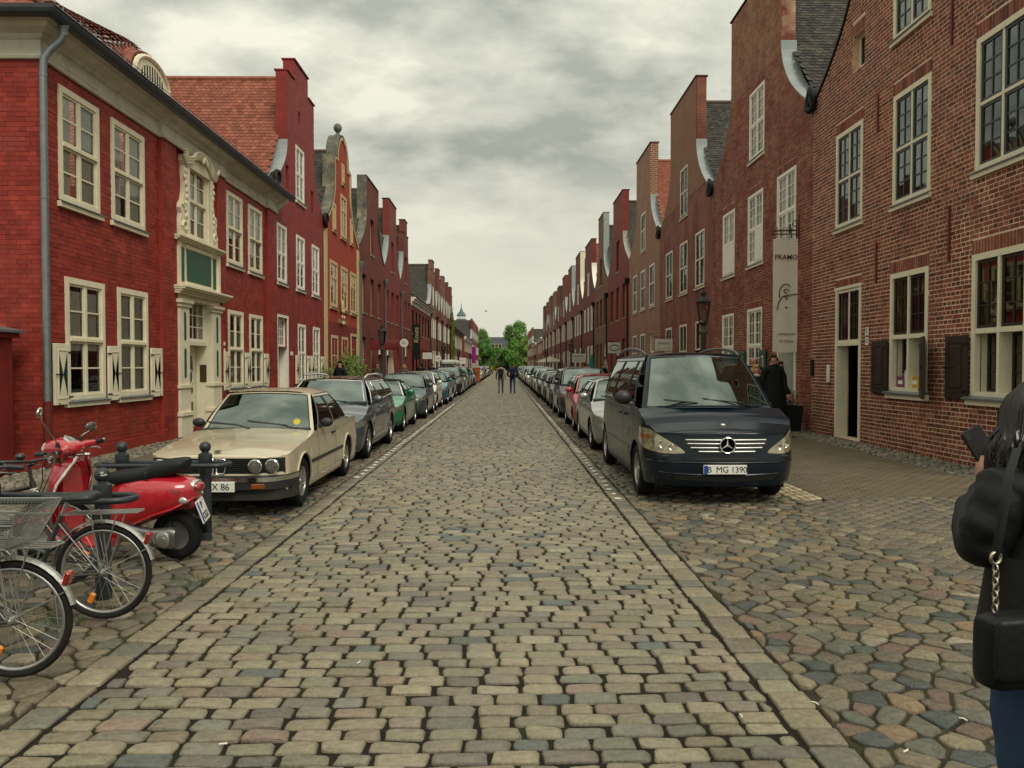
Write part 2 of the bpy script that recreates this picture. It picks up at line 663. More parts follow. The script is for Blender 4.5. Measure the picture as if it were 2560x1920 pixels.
def woman_body():
 """foreground figure seen from behind, both forearms raised to a phone; facing +y"""
 J = {'pelvis': (0, 0, .93), 'belly': (0, .0, 1.08), 'chest': (0, .01, 1.25), 'collar': (0, .03, 1.37), 'neck': (-.025, .05, 1.44), 'head': (-.055, .075, 1.51), 'crown': (-.06, .065, 1.60)}
 Rr = {'pelvis': (.24, .185), 'belly': (.235, .18), 'chest': (.22, .175), 'collar': (.145, .11), 'neck': .06, 'head': (.078, .094), 'crown': (.060, .074)}
 E = [('pelvis', 'belly', 0), ('belly', 'chest', 0), ('chest', 'collar', 0), ('collar', 'neck', 0), ('neck', 'head', 2), ('head', 'crown', 2)]
 for s, nm in ((-1, 'l'), (1, 'r')):
  J['hip' + nm] = (s * .115, 0, .86); J['knee' + nm] = (s * .105, .03, .48); J['ank' + nm] = (s * .11, -.01, .09); J['toe' + nm] = (s * .125, .14, .045)
  Rr['hip' + nm] = .13; Rr['knee' + nm] = .075; Rr['ank' + nm] = .055; Rr['toe' + nm] = (.042, .034)
  E += [('pelvis', 'hip' + nm, 1), ('hip' + nm, 'knee' + nm, 1), ('knee' + nm, 'ank' + nm, 1), ('ank' + nm, 'toe' + nm, 3)]
  J['sho' + nm] = (s * .185, .03, 1.345)
  J['mid' + nm] = (s * .235, .01, 1.27)
  J['elb' + nm] = (s * .255, .03, 1.185)
  J['fore' + nm] = (s * .17, .20, 1.25)
  J['wri' + nm] = (s * .055, .335, 1.325)
  Rr['sho' + nm] = .092; Rr['mid' + nm] = .076; Rr['elb' + nm] = .070; Rr['fore' + nm] = .066; Rr['wri' + nm] = .044
  E += [('collar', 'sho' + nm, 0), ('sho' + nm, 'mid' + nm, 0), ('mid' + nm, 'elb' + nm, 0), ('elb' + nm, 'fore' + nm, 0), ('fore' + nm, 'wri' + nm, 0)]
 b = grow_body(J, E, Rr, None, sub=3)
 # folds of the quilted cloth
 from mathutils import noise
 used = {}
 for f, m in zip(b.f, b.m):
  for i in f:
   used[i] = m
 for i, m in used.items():
  if m not in (0, 1):
   continue
  v = Vector(b.v[i])
  q = Vector((v.x * 9, v.y * 9, v.z * 17 + v.x * 6))
  k = (abs(noise.noise(q)) - .22) * (.030 if m == 0 else .012) + noise.noise(v * 30) * .004
  d = Vector((v.x - (.24 if v.x > .21 else (-.24 if v.x < -.21 else 0)), v.y - .03, 0))
  d = d.normalized() if d.length > .01 else Vector((0, -1, 0))
  b.v[i] = tuple(v + d * k)
 add_face(b, (-.055, .075, 1.52), .098, Vector((-.2, 1, -.1)))
 for s, nm in ((-1, 'l'), (1, 'r')):
  w = Vector(J['wri' + nm])
  d = Vector((-s * .25, .35, .9)).normalized()
  add_hand(b, tuple(w), d, (-s * .6, -.6, 0), curl=.5)
 return b


WOMAN = woman_body()
# ================================================================= ground, carriageway, parking strips, pavements
XL, XR = -7.30, 7.40            # house fronts
ROAD_L, ROAD_R = -2.15, 1.35     # carriageway between its two kerb rows
KERB_L, KERB_R = -2.36, 1.56
PARK_L, PARK_R = -4.30, 3.66
FAR = 262.0

m_earth = M('packed_earth', (0.10, 0.085, 0.06), 0.9, var=0.3, vscale=2)
m_joint = M('joint_sand', (0.016, 0.014, 0.010), 0.95, var=0.35, vscale=9, stain=(0.030, 0.038, 0.013), sscale=2.2, sfrac=0.62, bump=0.5, bscale=70)
m_sett = M('granite_sett', attr=True, rough=0.46, spec=0.35, var=0.34, vscale=26, bump=0.55, bscale=75, rvar=0.12, stain=(0.075, 0.066, 0.046), sscale=13, sfrac=0.66)
m_cob = M('field_cobble', attr=True, rough=0.50, spec=0.3, var=0.36, vscale=24, bump=0.6, bscale=60, rvar=0.12)
m_pav = M('pavement_bricks', (0.175, 0.140, 0.090), 0.8, brick=((0.150, 0.120, 0.078), (0.045, 0.036, 0.025), 0.20, 0.10, 0.012), var=0.30, vscale=2.6, bump=0.25, bscale=50, stain=(0.105, 0.088, 0.06), sscale=1.3, sfrac=0.57)
m_farset = M('far_setts', (0.235, 0.20, 0.135), 0.6, brick=((0.18, 0.155, 0.105), (0.06, 0.05, 0.035), 0.235, 0.14, 0.012), var=0.18, vscale=3)

b = MB()
b.quad((-900, -60, -0.30), (900, -60, -0.30), (900, 1500, -0.30), (-900, 1500, -0.30))
tag(b.build('ground', m_earth), 'bare earth ground reaching to the horizon around the street', 'ground', kind='structure')

b = MB()
b.quad((KERB_L, -4, -0.017), (KERB_R, -4, -0.017), (KERB_R, 84, -0.017), (KERB_L, 84, -0.017))
road = tag(b.build('road', m_joint), 'cobbled carriageway of squared granite setts running down the street', 'road', kind='structure')
b = MB()
b.box(KERB_L, KERB_R, 84.0, FAR, -0.2, -0.008)
# horizontal surface: brick texture in plan
far_sett = b.build('far_setts', m_farset, road)
far_sett['kind'] = 'stuff'


def brick_plan(m):
 """use plan (x, y) instead of wall coordinates for a brick material"""
 t = m.node_tree
 tcn = [n for n in t.nodes if n.type == 'TEX_COORD'][0]
 bk = [n for n in t.nodes if n.type == 'TEX_BRICK'][0]
 t.links.new(tcn.outputs['Object'], bk.inputs['Vector'])


brick_plan(m_farset)
brick_plan(m_pav)


SRNG = random.Random(77)


def stone(poly, h, col, mb, detail=2, tilt=(0, 0), base=-0.05, bev=0.014, dome=0.004):
 """one paving stone with rounded shoulders; poly counter-clockwise in plan"""
 n = len(poly)
 cx_ = sum(p[0] for p in poly) / n
 cy_ = sum(p[1] for p in poly) / n
 vs = []

 def Z(p, z):
  return z + (p[0] - cx_) * tilt[0] + (p[1] - cy_) * tilt[1]
 for p in poly:
  vs.append((p[0], p[1], base))
 rings = [(0.0, -bev * 1.1), (bev, 0.0)] if detail == 2 else [(bev * 0.9, 0.0)]
 if detail == 3:
  rings = [(0.0, -bev * 1.3), (bev * 0.32, -bev * 0.5), (bev, -bev * 0.08), (bev * 2.3, dome * 0.5)]
 for ins, dz0 in rings:
  for p in poly:
   dz = dz0
   dx, dy = cx_ - p[0], cy_ - p[1]
   l = math.hypot(dx, dy) + 1e-6
   k = min(0.6, ins / l * 1.25)
   q = (p[0] + dx * k, p[1] + dy * k)
   if detail == 3:
    q = (q[0] + SRNG.uniform(-.0035, .0035), q[1] + SRNG.uniform(-.0035, .0035))
    dz += SRNG.uniform(-.0022, .0022)
   vs.append((q[0], q[1], Z(q, h + dz)))
 vs.append((cx_, cy_, h + dome))
 R_ = len(rings) + 1
 fs = []
 for r in range(R_ - 1):
  for i in range(n):
   j = (i + 1) % n
   fs.append((r * n + i, r * n + j, (r + 1) * n + j, (r + 1) * n + i))
 c = len(vs) - 1
 o = (R_ - 1) * n
 for i in range(n):
  fs.append((o + i, o + (i + 1) % n, c))
 mb.add(vs, fs, 0, col)


def rrect(x0, x1, y0, y1, r, jit, detail, rng):
 """rounded, slightly uneven rectangle"""
 pts = []
 cs = [(x1, y0, -90), (x1, y1, 0), (x0, y1, 90), (x0, y0, 180)]
 seg = 3 if detail >= 2 else 2
 for (cx_, cy_, a0) in cs:
  rr = r * rng.uniform(0.6, 1.5)
  jx, jy = rng.uniform(-jit, jit), rng.uniform(-jit, jit)
  sx, sy = (-1 if cx_ == x1 else 1), (-1 if cy_ == y1 else 1)
  for k in range(seg):
   a = rad(a0 + 90 * k / (seg - 1))
   pts.append((cx_ + sx * rr + rr * math.cos(a) + jx, cy_ + sy * rr + rr * math.sin(a) + jy))
 return pts


SETT_COLS = [((0.222, 0.191, 0.130), 9), ((0.196, 0.168, 0.114), 7), ((0.250, 0.216, 0.148), 4), ((0.185, 0.165, 0.118), 5),
    ((0.16, 0.152, 0.115), 3), ((0.105, 0.115, 0.098), 1.6), ((0.20, 0.155, 0.112), 2), ((0.145, 0.125, 0.10), 2)]
COB_COLS = [((0.155, 0.128, 0.085), 8), ((0.130, 0.112, 0.078), 6), ((0.185, 0.155, 0.102), 4), ((0.068, 0.074, 0.066), 3),
   ((0.140, 0.100, 0.074), 2.4), ((0.235, 0.205, 0.145), 1), ((0.105, 0.100, 0.078), 5), ((0.19, 0.135, 0.08), .8)]


def pick(cols, rng):
 s = sum(w for _, w in cols)
 r = rng.uniform(0, s)
 for c, w in cols:
  r -= w
  if r <= 0:
   return vcol(c, 0.14, rng)
 return cols[0][0]


def lay(stones, parent, piece, massname, mat, limit=300):
 """stones: (order, poly, h, col, kwargs). the largest in view become parts, the rest one mass"""
 stones.sort(key=lambda s: s[0])
 mass = MB()
 for i, (k, poly, h, col, kw) in enumerate(stones):
  if i < limit:
   mb = MB()
   n = len(poly)
   cx_ = sum(p[0] for p in poly) / n
   cy_ = sum(p[1] for p in poly) / n
   stone([(p[0] - cx_, p[1] - cy_) for p in poly], h, col, mb, **kw)
   mb.build(piece, mat, parent, (cx_, cy_, 0), smooth=180)
  else:
   stone(poly, h, col, mass, **kw)
 if mass.v:
  o = mass.build(massname, mat, parent, smooth=180)
  o['kind'] = 'stuff'


def view_key(x, y):
 """small for stones that show large in the picture"""
 if y < 3.0 or abs(x - 0.01) / max(y, 0.1) > 0.70:
  return 1000 + y
 return y


rng = random.Random(5)
stones = []
y = 2.4
row = 0
while y < 84:
 hrow = 0.120 * rng.uniform(0.92, 1.08) * (1.0 if y < 30 else 1.15)
 det = 3 if y < 7 else (2 if y < 16 else 1)
 x = ROAD_L + 0.012 - (rng.uniform(0, 0.12))
 slope = 0.010 * math.sin(y * 0.23) + 0.008
 bow = 0.02 * math.sin(y * 0.11 + 1)
 while x < ROAD_R - 0.05:
  w = rng.uniform(0.165, 0.265)
  xa, xb = max(x, ROAD_L + 0.008), min(x + w, ROAD_R - 0.008)
  if ROAD_R - xb < 0.07:
   xb = ROAD_R - 0.008
  if xb - xa > 0.06:
   xc = (xa + xb) / 2
   dy = slope * (xc + 0.4) + bow * (((xc + 0.4) / 1.75) ** 2) + rng.uniform(-0.006, 0.006)
   g = rng.uniform(0.007, 0.013)
   poly = rrect(xa + g, xb - g, y + dy + g, y + dy + hrow - g, 0.017, 0.007, det, rng)
   stones.append((view_key(xc, y), poly, rng.uniform(-0.007, 0.004),
       pick(SETT_COLS, rng), dict(detail=det, tilt=(rng.uniform(-.03, .03), rng.uniform(-.04, .04)), bev=rng.uniform(.008, .012), dome=.002)))
  x = xb if xb > x else x + w
  x += 0.0
  if xb >= ROAD_R - 0.01:
   break
 y += hrow
 row += 1
lay(stones, road, 'sett', 'setts', m_sett)

# kerb rows: larger squared stones in one line each side, flush with the carriageway
for side, (xa, xb) in (('left', (KERB_L, ROAD_L)), ('right', (ROAD_R, KERB_R))):
 b = MB()
 b.box(xa + 0.004, xb - 0.004, -4, 84, -0.25, -0.015)
 kerb = tag(b.build('kerb', m_joint), 'single row of larger flush kerb setts on the %s of the carriageway' % ('scooter side' if side == 'left' else 'dark van side'), 'kerb', kind='structure')
 st = []
 y = 2.3
 while y < 84:
  l = rng.uniform(0.15, 0.26)
  det = 3 if y < 7 else (2 if y < 16 else 1)
  poly = rrect(xa + 0.008 + rng.uniform(0, .008), xb - 0.008 - rng.uniform(0, .008), y + 0.008, y + l - 0.008, 0.016, 0.006, det, rng)
  st.append((y, poly, rng.uniform(-0.006, 0.008), pick([((0.200, 0.170, 0.115), 6), ((0.175, 0.150, 0.103), 5), ((0.225, 0.192, 0.13), 3), ((0.14, 0.13, 0.10), 3)], rng), dict(detail=det, bev=0.010, dome=.002)))
  y += l
 lay(st, kerb, 'kerb_sett', 'kerb_setts', m_sett)
 b = MB()
 b.box(xa, xb, 84.001, FAR, -0.2, 0.01)
 o = b.build('far_kerb', M('kerb_far', (0.30, 0.265, 0.19), 0.7, var=0.15), kerb)
# ---- white domed marker studs set along the kerb rows
m_stud = M('white_stud', (0.52, 0.50, 0.43), 0.5, var=0.15, vscale=30)
studm = MB().lathe([(0.045, 0.0), (0.041, 0.010), (0.026, 0.019), (0.0, 0.022)], n=12).mesh('marker_stud', m_stud, 180)
for side, x0 in (('scooter', -2.235), ('dark van', 1.44)):
 y = 9.7 if side == 'dark van' else 11.6
 while y < 34:
  o = link('marker_stud', studm, None, (x0 + rng.uniform(-.02, .02), y, 0.006), None, (rng.uniform(.8, 1.25), rng.uniform(.8, 1.2), 1))
  tag(o, 'white domed marker stud set in the kerb row on the %s side' % side, 'stud', 'white studs in the %s side kerb row' % side)
  y += 0.36 + rng.uniform(-.03, .03)


# ---- irregular field cobbles
def clip(poly, nx, ny, d):
 """keep nx*x+ny*y<=d"""
 out = []
 n = len(poly)
 for i in range(n):
  a, c = poly[i], poly[(i + 1) % n]
  da = nx * a[0] + ny * a[1] - d
  dc = nx * c[0] + ny * c[1] - d
  if da <= 0:
   out.append(a)
  if (da < 0 < dc) or (dc < 0 < da):
   t = da / (da - dc)
   out.append((a[0] + (c[0] - a[0]) * t, a[1] + (c[1] - a[1]) * t))
 return out


def cobbles(x0, x1, y0, y1, sx, sy, rng, gap=0.009, rot=0.0, jit=0.36, cols=COB_COLS, hf=None, key=view_key, flat=0.007):
 nx = max(1, int(round((x1 - x0) / sx)))
 ny = max(1, int((y1 - y0) / sy))
 sx = (x1 - x0) / nx
 sy = (y1 - y0) / ny
 P = {}
 for j in range(-2, ny + 2):
  for i in range(-2, nx + 2):
   off = 0.5 if j % 2 else 0.0
   P[i, j] = (x0 + (i + off + 0.25 + rng.uniform(-jit, jit)) * sx, y0 + (j + 0.5 + rng.uniform(-jit, jit)) * sy)
 out = []
 for j in range(ny):
  for i in range(-1, nx + 1):
   p = P[i, j]
   poly = [(p[0] - .4, p[1] - .4), (p[0] + .4, p[1] - .4), (p[0] + .4, p[1] + .4), (p[0] - .4, p[1] + .4)]
   for dj in (-2, -1, 0, 1, 2):
    for di in (-2, -1, 0, 1, 2):
     if di == dj == 0:
      continue
     q = P.get((i + di, j + dj))
     if q is None:
      continue
     ex, ey = q[0] - p[0], q[1] - p[1]
     l = math.hypot(ex, ey)
     if l < 1e-5:
      continue
     ex /= l; ey /= l
     poly = clip(poly, ex, ey, ex * p[0] + ey * p[1] + l / 2 - gap)
     if len(poly) < 3:
      break
    if len(poly) < 3:
     break
   for (a, c, d) in ((-1, 0, -x0 - .004), (1, 0, x1 - .004)):
    if len(poly) >= 3:
     poly = clip(poly, a, c, d)
   if len(poly) < 3 or abs(sum(a[0] * c[1] - c[0] * a[1] for a, c in zip(poly, poly[1:] + poly[:1]))) < .009:
    continue
   # round the corners
   det = 3 if p[1] < 8 else (2 if p[1] < 18 else 1)
   if det >= 2:
    q = []
    for k in range(len(poly)):
     a, c = poly[k], poly[(k + 1) % len(poly)]
     q.append((a[0] * .86 + c[0] * .14, a[1] * .86 + c[1] * .14))
     q.append((a[0] * .14 + c[0] * .86, a[1] * .14 + c[1] * .86))
    poly = q
    # drop points that fell together
    poly = [poly[k] for k in range(len(poly)) if math.hypot(poly[k][0] - poly[k - 1][0], poly[k][1] - poly[k - 1][1]) > 0.006]
   if len(poly) < 3:
    continue
   h = rng.uniform(-.010, .006) + (hf(p[0], p[1]) if hf else 0)
   out.append((key(*p), poly, h, pick(cols, rng), dict(detail=det, tilt=(rng.uniform(-.05, .05), rng.uniform(-.05, .05)), bev=rng.uniform(.008, .013), dome=flat * rng.uniform(.3, .8), base=(hf(p[0], p[1]) if hf else 0) - .06)))
 return out


strips = (('right', KERB_R + .01, PARK_R, 'irregular field cobbles of the parking strip under the dark van'),
   ('left', PARK_L, KERB_L - .01, 'irregular field cobbles of the parking strip under bicycles and scooter'))
for side, xa, xb, lab in strips:
 b = MB()
 b.box(xa - .006, xb + .006, -4, FAR, -0.26, -0.019)
 o = tag(b.build('parking_strip', M('parking_soil', (0.040, 0.034, 0.022), 0.95, var=0.4, vscale=9, stain=(0.040, 0.050, 0.015), sscale=2.2, sfrac=0.58, bump=0.5, bscale=70)), lab, 'parking strip', kind='structure')
 lay(cobbles(xa, xb, 2.2, 40, 0.195, 0.128, rng), o, 'cobble', 'cobbles', m_cob)
 b = MB()
 b.box(xa, xb, 40.0, FAR - 1, -0.2, -0.004)
 q = b.build('far_cobbles', M('far_cobbles', (0.14, 0.12, 0.085), 0.7, var=0.5, vscale=6, bump=0.6, bscale=9), o)
 q['kind'] = 'stuff'

# ---- pavements: squared setts at the crossing near the camera, then small flat brick pavers
def pave_sheet(xa, xb, ya, yb, dz, mat, n=8):
 b = MB()
 for i in range(n):
  p, q = xa + (xb - xa) * i / n, xa + (xb - xa) * (i + 1) / n
  b.quad((p, ya, ground_z(p) + dz), (q, ya, ground_z(q) + dz), (q, yb, ground_z(q) + dz), (p, yb, ground_z(p) + dz))
 b.box(xa, xb, ya, yb, -0.28, -0.05, skip='t')
 return b


WALLSTRIP = 0.75
for side, xa, xb, lab in (('right', PARK_R, XR, 'pavement by the cream-jointed brick house with its open door'), ('left', XL, PARK_L, 'pavement by the white-shuttered red house')):
 o = tag(pave_sheet(xa + .004 if side == 'right' else xa, xb, -4, FAR, -0.016, m_joint).build('pavement', m_joint), lab, 'pavement', kind='structure')
 # near crossing of squared setts laid diagonally
 st = []
 S = 0.165
 ang = rad(38 if side == 'right' else -38)
 ca, sa = math.cos(ang), math.sin(ang)
 for i in range(-70, 70):
  for j in range(-70, 70):
   off = 0.5 * (j % 2)
   u, v = (i + off) * S * 1.12, j * S * 0.86
   cx_, cy_ = 5.6 * (1 if side == 'right' else -1) + u * ca - v * sa, 6.0 + u * sa + v * ca
   if not ((xa - .05 if side == 'right' else xa + .09) < cx_ < (xb - .07 if side == 'right' else xb + .05) and 2.2 < cy_ < 9.60):
    continue
   det = 2 if cy_ < 8 else 1
   pl = rrect(-S * .56 + .005, S * .56 - .005, -S * .43 + .005, S * .43 - .005, 0.014, 0.004, det, rng)
   poly = [(cx_ + p[0] * ca - p[1] * sa, cy_ + p[0] * sa + p[1] * ca) for p in pl]
   st.append((view_key(cx_, cy_), poly, ground_z(cx_) + rng.uniform(-.006, .004), pick([((0.150, 0.128, 0.090), 6), ((0.175, 0.150, 0.102), 4), ((0.115, 0.105, 0.082), 3), ((0.160, 0.125, 0.090), 2)], rng), dict(detail=det, bev=.012, base=ground_z(cx_) - .05)))
 lay(st, o, 'paving_sett', 'paving_setts', m_sett)
 if side == 'right':
  p0, p1 = PARK_R + .40, XR - WALLSTRIP
 else:
  p0, p1 = XL + WALLSTRIP, PARK_L - .30
 q = pave_sheet(p0, p1, 9.50, FAR, -0.008, m_pav).build('paver_field', m_pav, o)
 q['kind'] = 'stuff'
 # rough cobble strip along the house wall
 wa, wb = (XR - WALLSTRIP, XR - .01) if side == 'right' else (XL + .01, XL + WALLSTRIP)
 st = cobbles(wa, wb, 9.6, 46, 0.13, 0.11, rng, gap=.009, hf=lambda x, y: ground_z(x), cols=[((0.15, 0.135, 0.10), 5), ((0.19, 0.165, 0.12), 4), ((0.11, 0.11, 0.09), 3), ((0.24, 0.21, 0.15), 2)], key=lambda x, y: y)
 lay(st, o, 'wall_cobble', 'wall_cobbles', m_cob, 300)
 # pale long setts between parking strip and pavement
 st = []
 if side == 'right':
  rows_ = [PARK_R + .01 + .095 * k for k in range(4)]
 else:
  rows_ = [PARK_L - .29 + .095 * k for k in range(3)]
 for k, xr_ in enumerate(rows_):
  y = 9.55 + .05 * k
  while y < 60:
   l = rng.uniform(.20, .24)
   st.append((y + .01 * k, rrect(xr_ + .005, xr_ + .090, y + .004, y + l - .004, .008, .002, 1, rng), ground_z(xr_) + rng.uniform(-.003, .003) + .004, vcol((0.40, 0.335, 0.20), .12, rng), dict(detail=1, bev=.008)))
   y += l
 lay(st, o, 'edging_sett', 'edging_setts', m_sett, 120)
# ================================================================= house kit
m_cream = M('cream_paint', (0.74, 0.68, 0.50), 0.55, var=0.10, vscale=5, bump=0.08, bscale=40)
m_white = M('white_paint', (0.80, 0.77, 0.66), 0.5, var=0.08, vscale=5, bump=0.06, bscale=40)
m_dkgreen = M('dark_green_paint', (0.030, 0.042, 0.036), 0.42, var=0.15, vscale=8)
m_green = M('green_paint', (0.018, 0.085, 0.048), 0.42, var=0.12, vscale=6)
m_brownp = M('brown_paint', (0.040, 0.030, 0.022), 0.5, var=0.2, vscale=8)
m_redp = M('red_frame_paint', (0.20, 0.045, 0.035), 0.5, var=0.15)
m_tan = M('sandstone_paint', (0.58, 0.45, 0.24), 0.7, var=0.15, vscale=4)
m_lead = M('lead_sheet', (0.30, 0.335, 0.325), 0.6, metal=0.0, var=0.15, vscale=3, bump=0.1, bscale=12)
m_zinc = M('zinc_pipe', (0.20, 0.235, 0.24), 0.45, metal=0.6, var=0.2, vscale=6)
m_iron = M('black_iron', (0.012, 0.014, 0.014), 0.5, var=0.2, vscale=20)
m_slate = M('dark_tile', attr=True, rough=0.75, var=0.25, vscale=14, bump=0.3, bscale=50)
m_rtile = M('clay_tile', attr=True, rough=0.75, var=0.18, vscale=14, bump=0.25, bscale=50)
m_slate_f = M('dark_tile_far', (0.055, 0.052, 0.042), 0.8, brick=((0.075, 0.07, 0.055), (0.02, 0.018, 0.015), 0.19, 0.17, 0.02), var=0.3, vscale=2)
m_rtile_f = M('clay_tile_far', (0.30, 0.10, 0.06), 0.8, brick=((0.26, 0.085, 0.05), (0.08, 0.03, 0.02), 0.19, 0.17, 0.02), var=0.25, vscale=2)
m_pane = glass('window_pane', (0.86, 0.88, 0.84), 2.15)
m_pclear = glass('clear_pane', (0.97, 0.98, 0.96), 1.5)
m_curtain = M('net_curtain', (0.86, 0.84, 0.74), 0.9, var=0.12, vscale=9)
m_dark = M('dark_room', (0.015, 0.013, 0.011), 0.9)
m_board = M('shop_shade', (0.30, 0.27, 0.20), 0.8, var=0.2)

WINCACHE = {}


def wave_sheet(w, h, amp=0.012, n=14, y=0.0):
 b = MB()
 vs = []
 for i in range(n + 1):
  x = w * i / n
  yy = y + amp * math.sin(i * 1.9)
  vs += [(x, yy, 0), (x, yy, h)]
 b.add(vs, [(2 * i, 2 * i + 2, 2 * i + 3, 2 * i + 1) for i in range(n)])
 return b


WS = {
 'A': dict(frame='cream', sash='dkgreen', cols=2, rows=2, split=.5, panes=(2, 3), fw=.095, front=-.012, sill=True, parts=True, sw=.045, mw=.024, curt=.5),
 'L': dict(frame='cream', sash='cream', cols=2, rows=2, split=.5, panes=(1, 2), fw=.10, front=-.03, sill=True, parts=True, sw=.04, mw=.026, curt=1, rail=.03),
 'L2': dict(frame='white', sash='white', cols=2, rows=2, split=.5, panes=(1, 2), fw=.10, front=-.02, sill=True, parts=True, sw=.04, mw=.026, curt=.6),
 'B': dict(frame='white', sash='white', cols=2, rows=2, split=.5, panes=(2, 3), fw=.085, front=-.012, sill=True, parts=True, sw=.045, mw=.024, curt=1),
 'C': dict(frame='cream', sash='dkgreen', cols=2, rows=2, split=.5, panes=(2, 3), fw=.085, front=-.006, sill=True, parts=False, sw=.045, mw=.03, curt=.3),
 'D': dict(frame='white', sash='zincp', cols=2, rows=2, split=.55, panes=(2, 2), fw=.09, front=-.006, sill=True, parts=False, sw=.045, mw=.03, curt=.3),
 'R': dict(frame='tan', sash='tan', cols=2, rows=2, split=.62, panes=(1, 1), fw=.05, front=.17, sill=True, parts=False, sw=.045, mw=.03, curt=.4),
 'O': dict(frame='tan', sash='tan', cols=2, rows=2, split=.66, panes=(1, 2), fw=.13, front=-.03, sill=True, parts=False, sw=.045, mw=.03, curt=.4),
 'F': dict(frame='white', sash='white', cols=2, rows=2, split=.5, panes=(1, 1), fw=.11, front=-.01, sill=False, parts=False, sw=.05, mw=.03, curt=.7),
 'S': dict(frame='cream', sash='dkgreen', cols=1, rows=1, split=.5, panes=(1, 3), fw=.05, front=.14, sill=False, parts=False, sw=.04, mw=.025, curt=0),
 'T': dict(frame='white', sash='white', cols=1, rows=1, split=.5, panes=(4, 3), fw=.06, front=.06, sill=False, parts=False, sw=.03, mw=.024, curt=0),
 'TB': dict(frame='cream', sash='brown', cols=2, rows=1, split=.5, panes=(3, 4), fw=.07, front=.0, sill=False, parts=False, sw=.03, mw=.024, curt=0),
}
MCOL = {'cream': m_cream, 'white': m_white, 'dkgreen': m_dkgreen, 'tan': m_tan, 'brown': m_brownp, 'red': m_redp,
  'zincp': M('grey_paint', (0.09, 0.105, 0.10), 0.45, var=0.12)}


